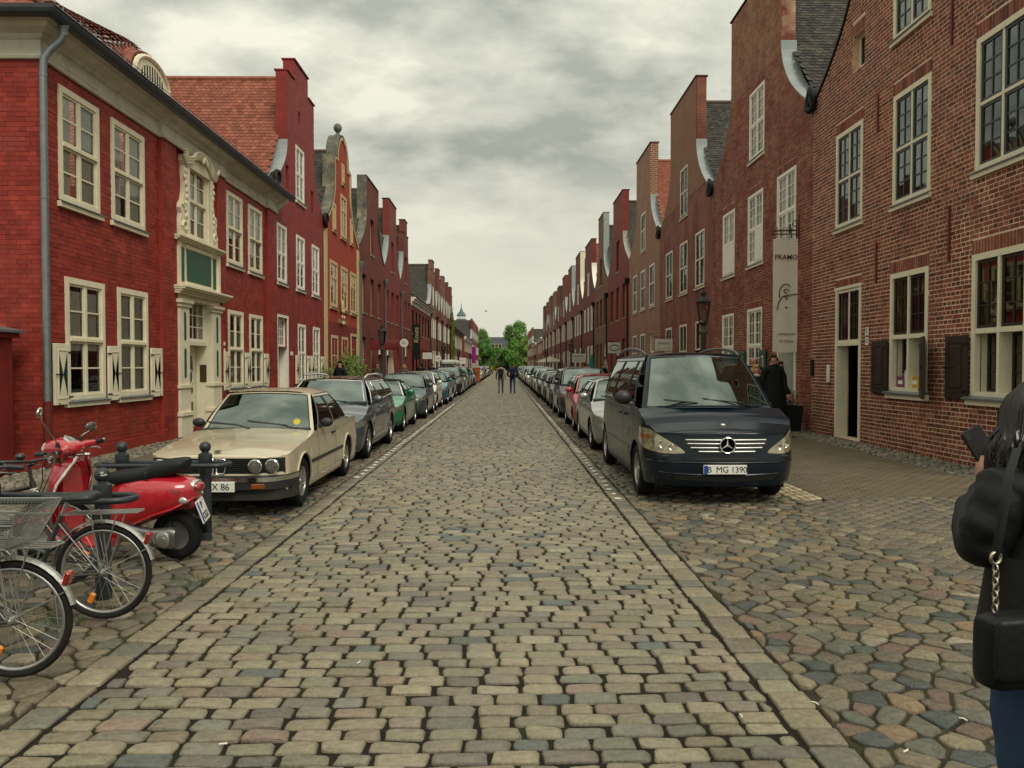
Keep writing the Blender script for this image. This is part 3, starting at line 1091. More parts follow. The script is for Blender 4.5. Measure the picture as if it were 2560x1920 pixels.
def window(parent, u0, z0, w, h, style, curt=None, seed=0, blank=None):
 """one window: frame with sash, panes, sill and curtain as its pieces. origin at its lower left corner"""
 s = WS[style]
 key = (style, round(w, 2), round(h, 2))
 if key not in WINCACHE:
  fr, sa = MB(), MB()
  f0, fw = s['front'], s['fw']
  d = .11
  fr.box(0, w, f0, f0 + d, h - fw, h)
  fr.box(0, w, f0, f0 + d, 0, fw * .8)
  fr.box(0, fw, f0, f0 + d, fw * .8, h - fw)
  fr.box(w - fw, w, f0, f0 + d, fw * .8, h - fw)
  iw, ih, ix, iz = w - 2 * fw, h - fw * 1.8, fw, fw * .8
  cols, rows = s['cols'], s['rows']
  cw = .05
  cells = []
  zs = [iz, iz + ih * (s['split'] if rows == 2 else 1.0), iz + ih] if rows == 2 else [iz, iz + ih]
  if rows == 2:
   fr.box(ix, ix + iw, f0 + .012 - s.get('rail', 0), f0 + .09, zs[1] - cw / 2, zs[1] + cw / 2)
  for r in range(rows):
   za = zs[r] + (cw / 2 if r else 0)
   zb = zs[r + 1] - (cw / 2 if r < rows - 1 else 0)
   if cols == 2:
    fr.box(ix + iw / 2 - cw / 2, ix + iw / 2 + cw / 2, f0 + .014, f0 + .088, za, zb)
   for c in range(cols):
    xa = ix + (iw / 2 + cw / 2 if c else 0)
    xb = ix + (iw / 2 - cw / 2 if (cols == 2 and c == 0) else iw)
    cells.append((xa, xb, za, zb))
  ys = f0 + .025
  panes = []
  sw, mw = s['sw'], s['mw']
  for xa, xb, za, zb in cells:
   sa.box(xa, xb, ys, ys + .045, zb - sw, zb - .002)
   sa.box(xa, xb, ys, ys + .045, za + .002, za + sw)
   sa.box(xa + .002, xa + sw, ys, ys + .045, za + sw, zb - sw)
   sa.box(xb - sw, xb - .002, ys, ys + .045, za + sw, zb - sw)
   px, py = s['panes']
   gx, gz, gw, gh = xa + sw, za + sw, xb - xa - 2 * sw, zb - za - 2 * sw
   for i in range(1, px):
    sa.box(gx + gw * i / px - mw / 2, gx + gw * i / px + mw / 2, ys + .006, ys + .036, gz, gz + gh)
   for j in range(1, py):
    sa.box(gx, gx + gw, ys + .008, ys + .034, gz + gh * j / py - mw / 2, gz + gh * j / py + mw / 2)
   if s['parts']:
    for i in range(px):
     for j in range(py):
      panes.append((gx + gw * (i + .5) / px, gz + gh * (j + .5) / py, gw / px, gh / py))
   else:
    panes.append((gx + gw / 2, gz + gh / 2, gw, gh))
  fm = fr.mesh('frame', MCOL[s['frame']])
  sm = sa.mesh('sash', MCOL[s['sash']])
  sill = None
  if s['sill']:
   sb = MB()
   sb.box(-.05, w + .05, min(f0, 0) - .045, .06, -.115, -.022, mi=0)
   sb.add([(-.06, min(f0, 0) - .075, -.022), (w + .06, min(f0, 0) - .075, -.022), (w + .06, .03, .012), (-.06, .03, .012),
     (-.06, min(f0, 0) - .075, -.04), (w + .06, min(f0, 0) - .075, -.04)], [(0, 1, 2, 3), (4, 5, 1, 0)], 1)
   sill = sb.mesh('sill', [MCOL[s['frame']], m_zinc])
  WINCACHE[key] = (fm, sm, sill, panes, ys + .02)
 fm, sm, sill, panes, yp = WINCACHE[key]
 r = random.Random(seed * 977 + int(u0 * 100) * 31 + int(z0 * 100))
 o = link('window', fm, parent, (u0, 0, z0))
 link('sash', sm, o)
 if sill:
  link('sill', sill, o)
 if s['parts']:
  for (cx_, cz_, pw, ph) in panes:
   k = ('pane', style, round(pw, 3), round(ph, 3))
   if k not in WINCACHE:
    WINCACHE[k] = MB().quad((-pw / 2, 0, -ph / 2), (pw / 2, 0, -ph / 2), (pw / 2, 0, ph / 2), (-pw / 2, 0, ph / 2)).mesh('pane', m_pclear if style in ('L', 'L2', 'B') else m_pane)
   link('pane', WINCACHE[k], o, (cx_, yp, cz_), (r.uniform(-.012, .012), 0, r.uniform(-.012, .012)))
 else:
  b = MB()
  for (cx_, cz_, pw, ph) in panes:
   t = r.uniform(-.006, .006)
   q = r.uniform(-.006, .006)
   b.quad((cx_ - pw / 2, yp - t, cz_ - ph / 2), (cx_ + pw / 2, yp + t, cz_ - ph / 2), (cx_ + pw / 2, yp + t + q, cz_ + ph / 2), (cx_ - pw / 2, yp - t + q, cz_ + ph / 2))
  b.build('panes', m_pane, o)
 c = s['curt'] if curt is None else curt
 if c and r.random() < c + .01:
  iw, ih = w - .2, h - .22
  mode = r.random()
  b = MB()
  if mode < .45:
   for xa, ww in ((.1, iw * .36), (.1 + iw * .66, iw * .34)):
    k = wave_sheet(ww, ih)
    k.xform(Matrix.Translation((xa, yp + .045, .1)))
    b.add(k.v, k.f)
  else:
   k = wave_sheet(iw, ih * (r.choice((.55, .6)) if mode >= .8 else r.choice((1, .75, .9))))
   k.xform(Matrix.Translation((.1, yp + .045, .1 if mode < .8 else .1 + ih * .4)))
   b.add(k.v, k.f)
  b.build('curtain', m_curtain, o)
 if blank:
  # a painted board closes part of the window (fractions x0,x1,z0,z1)
  x0, x1, za, zb = blank
  MB().box(.05 + x0 * (w - .1), .05 + x1 * (w - .1), s['front'] - .012, s['front'] + .05, .05 + za * (h - .1), .05 + zb * (h - .1)).build('blind_board', MCOL[s['frame']], o)
 return o


class Front:
 """a house front in its own frame: u to the right as seen from the street, y inwards, z up"""

 def __init__(self, name, label, side, y0, y1, cat='house', group=None):
  self.side, self.y0, self.y1 = side, y0, y1
  self.w = y1 - y0
  if side == 'L':
   self.root = thing(name, label, cat, (XL, y0, 0), PI / 2, group)
  else:
   self.root = thing(name, label, cat, (XR, y1, 0), -PI / 2, group)

 def U(self, ya, yb=None):
  if self.side == 'L':
   a, b = ya - self.y0, (yb if yb is not None else ya) - self.y0
  else:
   a, b = self.y1 - ya, self.y1 - (yb if yb is not None else ya)
  return (min(a, b), max(a, b)) if yb is not None else a


def half_profile(kind, w, zv, zc, zt, d, d2=.85, zs=None):
 """(inset, z) from the valley up to the middle of the gable top"""
 pts = []
 n = 10
 for i in range(n + 1):
  t = i / n
  pts.append((d * (1 - (1 - t) ** 2.0), zv + (zc - zv) * t))
 if kind == 'flat':
  pts += [(d, zt), (w / 2, zt)]
 elif kind == 'step':
  pts += [(d, zs), (d + d2, zs), (d + d2, zt), (w / 2, zt)]
 elif kind == 'bell':
  a = w / 2 - d
  pts += [(d + .05, zs), (d + .05 + a * .30, zs + .05)]
  r = w / 2 - pts[-1][0]
  for i in range(1, 8):
   t = rad(90 * i / 7)
   pts.append((w / 2 - r * math.cos(t), zs + .05 + (zt - zs - .05) * math.sin(t)))
  pts[-1] = (w / 2, zt)
 return pts


def inset_at(prof, z):
 for i in range(len(prof) - 1):
  (a, za), (b_, zb) = prof[i], prof[i + 1]
  if za <= z <= zb and zb > za:
   return a + (b_ - a) * (z - za) / (zb - za)
 return 0.0 if z < prof[0][1] else prof[-1][0]


def cuts(a, b_, ops, za, zb, pad=0.0):
 """pieces of the span a..b left free by the openings between heights za..zb"""
 segs = [(a, b_)]
 for (o0, o1, oz0, oz1) in ops:
  if oz1 + pad <= za + 1e-6 or oz0 >= zb - 1e-6:
   continue
  out = []
  for s0, s1 in segs:
   if o1 <= s0 or o0 >= s1:
    out.append((s0, s1))
    continue
   if o0 > s0:
    out.append((s0, o0))
   if o1 < s1:
    out.append((o1, s1))
  segs = out
 return segs


def wall_mesh(w, prof, ops, y=0.0, reveal=.30, zb0=-0.1, extra=()):
 """front wall with its openings; reveals lined"""
 b = MB()
 zs = {zb0, prof[-1][1] if prof else 6.0}
 for p in (prof or []):
  zs.add(p[1])
 for o in ops:
  zs.add(o[2]); zs.add(o[3])
 for e_ in extra:
  zs.add(e_)
 zs = sorted(z for z in zs if z >= zb0)
 for za, zb in zip(zs[:-1], zs[1:]):
  if zb - za < 1e-5:
   continue
  ia = inset_at(prof, za + 1e-5) if prof else 0
  ib = inset_at(prof, zb - 1e-5) if prof else 0
  for s0, s1 in cuts(-1, w + 1, ops, za, zb):
   a0 = ia if s0 < 0 else s0
   b0 = ib if s0 < 0 else s0
   a1 = w - ia if s1 > w else s1
   b1 = w - ib if s1 > w else s1
   if a1 - a0 < 1e-6 and b1 - b0 < 1e-6:
    continue
   b.quad((a0, y, za), (a1, y, za), (b1, y, zb), (b0, y, zb))
 for (o0, o1, z0, z1) in ops:
  b.quad((o0, y, z0), (o0, y, z1), (o0, y + reveal, z1), (o0, y + reveal, z0))
  b.quad((o1, y, z1), (o1, y, z0), (o1, y + reveal, z0), (o1, y + reveal, z1))
  b.quad((o0, y, z1), (o1, y, z1), (o1, y + reveal, z1), (o0, y + reveal, z1))
  b.quad((o0, y, z0), (o0, y + reveal, z0), (o1, y + reveal, z0), (o1, y, z0))
 return b


def brick_list(w, prof, ops, z0, z1, rng, H=.077, S=.235, Hd=.118, gap=.011, pad=0.0, flem=True, skip=None):
 out = []
 z = z0
 row = 0
 while z + H <= z1 + .001:
  ins = max(inset_at(prof, z + .002), inset_at(prof, z + H - .002)) if prof else 0
  for s0, s1 in cuts(ins + .004, w - ins - .004, ops, z, z + H, pad):
   ph = (row % 2) * (S * .5 if not flem else (S + Hd) * .5) + rng.uniform(-.012, .012)
   L_ = S + Hd
   seq = (S, Hd)
   if flem == 'english':          # a course of stretchers, then a course of headers
    seq = (S,) if row % 2 == 0 else (Hd,)
    L_ = seq[0]
    ph = (.25 * S if row % 4 == 2 else 0.0) + rng.uniform(-.02, .02)
   u = math.floor((s0 - ph) / L_) * L_ + ph
   k = 0
   while u < s1:
    for l in (seq if flem else (S,)):
     l *= rng.uniform(.93, 1.07) if flem == 'english' else 1.0
     a, c = max(u, s0), min(u + l, s1)
     if c - a > .03:
      out.append((a + gap / 2, c - gap / 2, z + gap / 2 + rng.uniform(-.002, .002), z + H - gap / 2 + rng.uniform(-.002, .002)))
     u += l
    if not flem:
     pass
  z += H
  row += 1
 if skip:
  out = [q for q in out if not skip(q)]
 return out


def soldier(u0, u1, z0, z1, gap=.010, W=.077):
 n = max(1, int(round((u1 - u0) / W)))
 W = (u1 - u0) / n
 return [(u0 + i * W + gap / 2, u0 + (i + 1) * W - gap / 2, z0 + gap / 2, z1 - gap / 2) for i in range(n)]


def brick_boxes(front, wallobj, bl, cols, mat, rng, proud=.007, parts=0, yoff=None, jit=.003, key=None, var=.16):
 """bricks as real boxes; the ones that show largest are parts of the wall"""
 if parts:
  bl = sorted(bl, key=key)
 mass = MB()
 for i, (a, c, z0, z1) in enumerate(bl):
  col = vcol(rng.choice(cols), var, rng)
  y = (yoff((a + c) / 2, (z0 + z1) / 2) if yoff else 0) - proud - rng.uniform(-jit, jit)
  if i < parts:
   mb = MB()
   w2, h2 = (c - a) / 2, (z1 - z0) / 2
   mb.bbox(-w2, w2, 0, .03, -h2, h2, .0035)
   mb.c = [col] * len(mb.f)
   mb.build('brick', mat, wallobj, ((a + c) / 2, y, (z0 + z1) / 2))
  else:
   mass.box(a, c, y, y + .02, z0, z1, 0, col, 'k')
 if mass.v:
  o = mass.build('bricks', mat, wallobj)
  o['kind'] = 'stuff'


def tiles(parent, P0, along, up, n_al, n_up, mat, cols, rng, tw=.175, ex=.165, parts=0, order=None, keep=None):
 """plain tiles with rounded tails on a roof plane; P0 lower corner, along/up unit vectors"""
 P0, along, up = Vector(P0), Vector(along), Vector(up)
 nrm = along.cross(up).normalized()
 if nrm.z < 0:
  nrm = -nrm
 lst = []
 for j in range(n_up):
  for i in range(n_al):
   p = P0 + along * ((i + .5 * (j % 2)) * tw) + up * (j * ex)
   if keep and not keep(p):
    continue
   lst.append((p, i, j))
 if order:
  lst.sort(key=lambda q: order(q[0]))
 mass = MB()
 L_ = ex * 1.55
 for k, (p, i, j) in enumerate(lst):
  a = along * (tw * .485)
  t = nrm * .020
  li = nrm * (.026 + rng.uniform(-.003, .004))
  hi = nrm * .004
  dn = up * (-.035 + rng.uniform(-.006, .006))
  col = vcol(rng.choice(cols), .16, rng)
  pts = [p - a * .98 + li, p - a * .55 + dn * .75 + li, p + dn + li, p + a * .55 + dn * .75 + li, p + a * .98 + li, p + a * .98 + up * L_ + hi, p - a * .98 + up * L_ + hi]
  low = [q - t for q in pts[:5]]
  if k < parts:
   mb = MB()
   V = [tuple(q - p) for q in pts + low]
  else:
   mb = mass
   V = [tuple(q) for q in pts + low]
  mb.add(V, [(0, 1, 2, 3, 4, 5, 6), (7, 8, 1, 0), (8, 9, 2, 1), (9, 10, 3, 2), (10, 11, 4, 3)], 0, col)
  if k < parts:
   mb.build('tile', mat, parent, tuple(p))
 if mass.v:
  o = mass.build('tiles', mat, parent)
  o['kind'] = 'stuff'


def strip_along(pts, y0, y1, t, b, mi=0):
 """band of thickness t lying on a polyline (u,z), from depth y0 to y1"""
 n = len(pts)
 up = []
 for i in range(n):
  a = Vector(pts[max(i - 1, 0)])
  c = Vector(pts[min(i + 1, n - 1)])
  d = (c - a)
  d = d.normalized() if d.length > 1e-6 else Vector((1, 0))
  nn = Vector((-d.y, d.x))
  up.append((pts[i][0] + nn.x * t, pts[i][1] + nn.y * t))
 for i in range(n - 1):
  a, c = pts[i], pts[i + 1]
  A, C = up[i], up[i + 1]
  b.quad((a[0], y0, a[1]), (c[0], y0, c[1]), (C[0], y0, C[1]), (A[0], y0, A[1]), mi)
  b.quad((A[0], y0, A[1]), (C[0], y0, C[1]), (C[0], y1, C[1]), (A[0], y1, A[1]), mi)
  b.quad((a[0], y1, a[1]), (c[0], y1, c[1]), (C[0], y1, C[1]), (A[0], y1, A[1]), mi)
 for i in (0, n - 1):
  a, A = pts[i], up[i]
  b.quad((a[0], y0, a[1]), (A[0], y0, A[1]), (A[0], y1, A[1]), (a[0], y1, a[1]), mi)


def gable_house(name, label, side, y0, y1, wallmat, kind='flat', zv=8.0, zc=10.4, zt=12.85, d=2.3, d2=.85, zs=None, wins=(), holes=(),
    roof='slate', zr=None, capmat=None, lead=True, tileset=None, depth=9.0, group=None, sidewall=None, bricks=None, leadmat=None, leadtop=False, parapet=.38):
 """a house with its shaped gable to the street. wins: (u0, z0, w, h, style, extra)"""
 F = Front(name, label, side, y0, y1, 'house', group)
 w = F.w
 prof = half_profile(kind, w, zv, zc, zt, d, d2, zs)
 ops = [(a, a + ww, z, z + h) for (a, z, ww, h, *_r) in wins] + list(holes)
 wm = wall_mesh(w, prof, ops)
 # back of the parapet, house sides and rear
 wm.quad((0, .02, -.1), (0, depth, -.1), (0, depth, zv - .2), (0, .02, zv - .2))
 wm.quad((w, .02, -.1), (w, depth, -.1), (w, depth, zv - .2), (w, .02, zv - .2))
 zr = zr or zt - .35
 wm.add([(0, depth, -.1), (w, depth, -.1), (w, depth, zv - .2), (w / 2, depth, zr), (0, depth, zv - .2)], [(0, 1, 2, 3, 4)])
 line = prof + [(w - p[0], p[1]) for p in prof[::-1][1:]]
 back = [p for p in line]
 for (a, c) in zip(line[:-1], line[1:]):
  wm.quad((a[0], 0, a[1]), (c[0], 0, c[1]), (c[0], parapet, c[1]), (a[0], parapet, a[1]))
 zl = sorted({p[1] for p in prof})
 for za, zb in zip(zl[:-1], zl[1:]):
  ia, ib = inset_at(prof, za + 1e-5), inset_at(prof, zb - 1e-5)
  wm.quad((ia, parapet, za), (w - ia, parapet, za), (w - ib, parapet, zb), (ib, parapet, zb))
 wall = wm.build('wall', wallmat if not isinstance(wallmat, str) else MATS[wallmat], F.root)
 # coping
 cb = MB()
 half = prof
 nl = 11 if lead else 0
 if lead:
  hl_ = half[:12] if leadtop else half[:11]
  for pts_ in (hl_, [(w - p[0], p[1]) for p in hl_][::-1]):
   lb = MB()
   strip_along(pts_, -.012, parapet + .03, .022, lb)
   lb.build('lead_cap', leadmat or m_lead, F.root)
 cm = capmat or M('coping_tile', (0.07, 0.045, 0.035), 0.8, var=0.3, vscale=5)
 top = [p for p in line if p[1] > zc + .01] if lead else line
 if kind == 'flat' and lead:
  strip_along([(d - .03, zt), (w - d + .03, zt)], -.05, parapet + .05, .045, cb)
 elif kind == 'step' and lead:
  strip_along([(d - .03, zs), (d + d2 - .001, zs)], -.05, parapet + .05, .045, cb)
  strip_along([(w - d - d2 + .001, zs), (w - d + .03, zs)], -.05, parapet + .05, .045, cb)
  strip_along([(d + d2 - .03, zt), (w - d - d2 + .03, zt)], -.05, parapet + .05, .045, cb)
 else:
  strip_along(line, -.05, parapet + .05, .05, cb)
 cb.build('coping', cm, F.root)
 # roof
 rm = {'slate': m_slate_f, 'red': m_rtile_f}[roof]
 rb = MB()
 ze = zv - .25
 for s in (0, 1):
  X = (lambda u: u) if s == 0 else (lambda u: w - u)
  rb.quad((X(.02), parapet - .05, ze), (X(.02), depth + .2, ze), (X(w / 2), depth + .2, zr), (X(w / 2), parapet - .05, zr))
 ro = rb.build('roof', rm, F.root)
 rg = MB()
 rg.tube([(w / 2, parapet, zr + .02), (w / 2, depth + .2, zr + .02)], .10, 8)
 rg.build('ridge', M('ridge_' + roof, (0.30, 0.12, 0.075) if roof == 'red' else (0.11, 0.08, 0.06), 0.8, var=0.3), ro)
 if tileset:
  nearside = 0 if side == 'L' else 1      # slope that faces the camera
  sl = math.hypot(w / 2, zr - ze)
  upv = Vector((w / 2 / sl, 0, (zr - ze) / sl))
  P0 = Vector((.02, parapet - .02, ze + .01))
  if nearside == 1:
   upv.x *= -1
   P0.x = w - .02
  mat, cols, n_al, parts = tileset
  lift = Vector((-upv.z, 0, upv.x)) if nearside == 0 else Vector((upv.z, 0, -upv.x))
  tiles(ro, P0 + lift * .012, Vector((0, 1, 0)), upv, n_al, int(sl / .165), mat, cols, RNG, parts=parts, order=(lambda p: p.y + (zr - p.z) * .2))
 for k, (a, z, ww, h, st, *ex) in enumerate(wins):
  kw = ex[0] if ex else {}
  window(F.root, a, z, ww, h, st, seed=int(y0 * 7) + k, **kw)
 return F, wall, prof, ops


def hopper(F, u, z, bottom=.1, mat=None):
 """rain hopper and downpipe at a party wall"""
 mat = mat or m_zinc
 b = MB()
 b.lathe([(.05, z - .55), (.055, z - .42), (.15, z - .20), (.17, z - .02), (.17, z)], (u, -.13, 0), 10)
 b.tube([(u, -.13, z - .5), (u, -.10, z - .9), (u, -.10, bottom)], .05, 8)
 return b.build('downpipe', mat, F.root, smooth=50)


def coil(F, u, z):
 """dark bulging rain outlet in the valley between two gables"""
 b = MB()
 b.tube([(u + .16 * math.cos(t), -.10 - .03 * math.sin(t * 2), z + .26 * math.sin(t)) for t in [i * 2 * PI / 14 for i in range(14)]], .075, 8, closed=True)
 b.ball((u, .02, z), (.16, .16, .26), 10, 8)
 return b.build('rain_outlet', m_iron, F.root, smooth=60)


def text(s, size, mat, parent, loc, rot, name='lettering', align='CENTER', ext=.002, shear=0.0, space=1.0, bold=0.0):
 c = bpy.data.curves.new(name, 'FONT')
 c.body = s
 c.size = size
 c.align_x = align
 c.align_y = 'CENTER'
 c.extrude = ext
 c.shear = shear
 c.space_character = space
 c.offset = bold
 c.resolution_u = 3
 c.materials.append(mat)
 o = bpy.data.objects.new(name, c)
 COL.objects.link(o)
 o.parent = parent
 o.location = loc
 o.rotation_euler = rot
 return o
# ================================================================= houses
rb_ = random.Random(21)
ORD = ['first', 'second', 'third', 'fourth', 'fifth', 'sixth', 'seventh']
RED = [(0.30, 0.041, 0.028), (0.27, 0.037, 0.026), (0.325, 0.048, 0.032), (0.24, 0.034, 0.025)]
m_redw = M('red_wall_paint', (0.285, 0.038, 0.028), 0.62, var=0.22, vscale=2.5, bump=0.25, bscale=45)
m_redb = M('red_painted_brick', attr=True, rough=0.58, var=0.30, vscale=2.2, bump=0.4, bscale=60, stain=(0.22, 0.045, 0.034), sscale=1.1, sfrac=0.60, streak=(0.17, 0.034, 0.027))
m_mortarA = M('cream_mortar', (0.74, 0.54, 0.38), 0.85, var=0.25, vscale=4, bump=0.3, bscale=60, stain=(0.34, 0.19, 0.13), sscale=1.3, sfrac=0.60)
m_brickA = M('red_brown_brick', attr=True, rough=0.72, var=0.30, vscale=9, bump=0.4, bscale=90, stain=(0.13, 0.048, 0.034), sscale=0.9, sfrac=0.60, streak=(0.11, 0.042, 0.031))

# ---------------------------------------------------------------- the white-shuttered house with its cornice (near left)
Y0, Y1 = 12.25, 24.55
F = Front('red_house', 'painted red brick house with white cornice, carved white portal and cream shutters', 'L', Y0, Y1)
H1 = F
w1 = F.w
ZTOP = 6.98
wu = [(12.70, 13.95), (14.38, 15.68), (20.28, 21.48), (21.98, 23.20)]
ops, wspec = [], []
for (a, c) in wu:
 u0, u1 = F.U(a, c)
 wspec.append((u0, 4.42, u1 - u0, 1.88))
wg = [(12.83, 14.07), (14.55, 15.76), (20.33, 21.50), (22.02, 23.20)]
for (a, c) in wg:
 u0, u1 = F.U(a, c)
 wspec.append((u0, 1.12, u1 - u0, 2.06))
ops = [(a, a + ww, z, z + h) for (a, z, ww, h) in wspec]
pu0, pu1 = F.U(17.62, 18.98)                # portal axis
ops_wall = ops + [(pu0, pu1, 0.10, 3.28), (pu0 + .05, pu1 - .05, 4.62, 6.42)]
wm = wall_mesh(w1, None, [o for o in ops_wall], reveal=.42)
# an eaves wall has no gable: close it up to the frieze
wm = MB()
prof1 = [(0.0, ZTOP), (0.0, ZTOP)]
zs_ = sorted({-.1, ZTOP} | {o[2] for o in ops_wall} | {o[3] for o in ops_wall})
for za, zb in zip(zs_[:-1], zs_[1:]):
 for s0, s1 in cuts(0, w1, ops_wall, za, zb):
  wm.quad((s0, 0, za), (s1, 0, za), (s1, 0, zb), (s0, 0, zb))
for (o0, o1, z0, z1) in ops_wall:
 rv = .45 if z0 < .2 else .25
 wm.quad((o0, 0, z0), (o0, 0, z1), (o0, rv, z1), (o0, rv, z0))
 wm.quad((o1, 0, z1), (o1, 0, z0), (o1, rv, z0), (o1, rv, z1))
 wm.quad((o0, 0, z1), (o1, 0, z1), (o1, rv, z1), (o0, rv, z1))
 wm.quad((o0, 0, z0), (o0, rv, z0), (o1, rv, z0), (o1, 0, z0))
wm.quad((0, 0, -.1), (0, 0, ZTOP), (0, 9, ZTOP), (0, 9, -.1))
wm.quad((w1, 0.02, -.1), (w1, 9, -.1), (w1, 9, ZTOP), (w1, 0.02, ZTOP))
wm.quad((0, 9, -.1), (0, 9, ZTOP), (w1, 9, ZTOP), (w1, 9, -.1))
# bays that stand a little forward of the wall
bays = [F.U(16.34, 17.06), F.U(19.50, 20.02), F.U(23.62, 24.50)]
for (a, c) in bays:
 wm.box(a, c, -.075, .0, -.1, 6.5, skip='k')
wm.box(-.03, w1, -.05, 0, -.1, .28, skip='k')       # low plinth
wall1 = wm.build('wall', m_redw, F.root)


def yo1(u, z):
 if z < .28:
  return -.05
 for a, c in bays:
  if a < u < c:
   return -.075
 return 0.0


ops_b = ops + [F.U(16.98, 19.62) + (0.0, 6.6)]
seps = []
for a, c in bays:
 seps += [(a - .006, a + .006, 0, 9), (c - .006, c + .006, 0, 9)]
bl = brick_list(w1, None, ops_b + seps, .30, 6.52, rb_, gap=.006)
brick_boxes(F, wall1, bl, RED, m_redb, rb_, proud=.006, parts=300, yoff=yo1, jit=.004, var=.10, key=lambda q: (q[0] + Y0) * 1.0 + abs(q[2] - 2.6) * .25)
# side of the house that faces the crossing
sb = MB()
for (a, c, z0, z1) in brick_list(9.0, None, [], .3, 6.5, rb_, gap=.006):
 if a > 2.2:
  continue
 sb.box(-.006 - rb_.uniform(-.003, .004), .01, a, c, z0, z1, 0, vcol(rb_.choice(RED), .10, rb_), 'r')
o = sb.build('side_bricks', m_redb, wall1)
o['kind'] = 'stuff'
for k, (a, z, ww, h) in enumerate(wspec):
 window(F.root, a, z, ww, h, 'L', seed=k + 3, curt=1.0)

# cornice: frieze, mouldings and cove along the front and round the near corner
CP = [(0.02, 6.50), (.055, 6.51), (.07, 6.55), (.05, 6.57), (.03, 6.58), (.03, 6.80), (.06, 6.815), (.085, 6.84), (.10, 6.875), (.16, 6.90), (.235, 6.93), (.285, 6.97), (.30, 7.00), (.345, 7.005), (.36, 7.05), (.36, 7.10)]
cb = MB()
breaks = [(0, 0)]
for a, c in (bays[0][0], bays[1][1]), (bays[2][0], bays[2][1]):
 breaks += [(a - .02, 0), (a - .02, .075), (c + .02, .075), (c + .02, 0)]
breaks = [b_ for b_ in breaks if b_[0] < w1]
breaks.append((w1 - .01 + .0, breaks[-1][1]))
for i in range(len(breaks) - 1):
 (ua, fa), (ub, fb) = breaks[i], breaks[i + 1]
 for (p, q) in zip(CP[:-1], CP[1:]):
  pa = -p[0] - fa; qa = -q[0] - fa; pb = -p[0] - fb; qb = -q[0] - fb
  oa_p = -p[0] if i == 0 else 0
  oa_q = -q[0] if i == 0 else 0
  cb.quad((ua + oa_p, pa, p[1]), (ub, pb, p[1]), (ub, qb, q[1]), (ua + oa_q, qa, q[1]))
for (p, q) in zip(CP[:-1], CP[1:]):
 cb.quad((-p[0], 6, p[1]), (-p[0], -p[0], p[1]), (-q[0], -q[0], q[1]), (-q[0], 6, q[1]))
cb.quad((-.36, -.36, 7.10), (w1 + .3, -.36, 7.10), (w1 + .3, .3, 7.10), (-.36, .3, 7.10))
cb.quad((w1 - .01, 0, 6.5), (w1 - .01, -.44, 6.9), (w1 - .01, -.44, 7.10), (w1 - .01, 0, 7.10))
corn = cb.build('cornice', M('cornice_shaded_cream', (0.58, 0.55, 0.44), 0.6, var=0.15, vscale=3, streak=(0.36, 0.34, 0.27)), F.root)  # cream greyed to carry the shade under the eaves; streaks are weathering
pb = MB()
for (a, c) in ((.45, 1.75), (2.15, 3.65), (8.1, 9.3), (9.7, 11.0)):
 r_ = .07
 za, zb = 6.62, 6.77
 path = []
 for (cx_, cz_, a0) in ((c - r_, za + r_, -90), (c - r_, zb - r_, 0), (a + r_, zb - r_, 90), (a + r_, za + r_, 180)):
  for k in range(4):
   t = rad(a0 + 30 * k)
   path.append((cx_ + r_ * math.cos(t), -.036, cz_ + r_ * math.sin(t)))
 MB().tube(path, .011, 5, closed=True).build('frieze_panel', m_cream, corn, smooth=60)
# gutter and downpipe
gb = MB()
GP = [(-.42 + .105 * math.cos(t), 7.12 + .13 * math.sin(t)) for t in [rad(170 + i * 200 / 8) for i in range(9)]]
for (p, q) in zip(GP[:-1], GP[1:]):
 gb.quad((-.42 + (p[0] + .42), p[0], p[1]), (w1 + .55, p[0], p[1]), (w1 + .55, q[0], q[1]), (-.42 + (q[0] + .42), q[0], q[1]))
 gb.quad((p[0], p[0], p[1]), (q[0], q[0], q[1]), (q[0], 6, q[1]), (p[0], 6, p[1]))
gb.tube([(-.5, -.525, 7.125), (w1 + .55, -.525, 7.125)], .018, 6)
gb.tube([(-.5, -.50, 7.125), (-.5, 6, 7.125)], .014, 6)
m_gut = M('dark_gutter', (0.055, 0.065, 0.072), 0.4, metal=0.5, var=0.2)
gb.build('gutter', m_gut, F.root, smooth=50)
db = MB()
du = -.13
db.lathe([(.055, 6.86), (.06, 6.95), (.10, 7.06), (.105, 7.10)], (-.05, -.40, 0), 10)
db.tube([(-.05, -.40, 6.90), (-.06, -.36, 6.78), (-.10, -.22, 6.62), (du, -.14, 6.48), (du, -.12, 6.30), (du, -.12, 1.12)], .056, 10)
for z in (2.3, 4.3, 6.2):
 db.lathe([(.062, z), (.062, z + .03)], (du, -.12, 0), 10)
dp = db.build('downpipe', m_zinc, F.root, smooth=50)
MB().tube([(du, -.12, 1.14), (du, -.12, .1)], .063, 10).build('pipe_foot', M('red_pipe', (0.12, 0.022, 0.018), 0.55, var=0.3), dp, smooth=50)

# tiled roof with an eyebrow dormer, hipped over the near corner
EY, EW = F.U(17.15), 1.0


def roof1(u, dd):
 """height of the roof dd metres behind the eave"""
 z = 7.10 + .80 * dd
 bump = math.exp(-((u - EY) / 1.25) ** 2) * .95
 k = max(0.0, min(1.0, (dd - .85) / .35))
 kk = max(0.0, 1 - max(0, dd - 1.15) / 2.2)
 return z + bump * k * k * (3 - 2 * k) * kk * .75


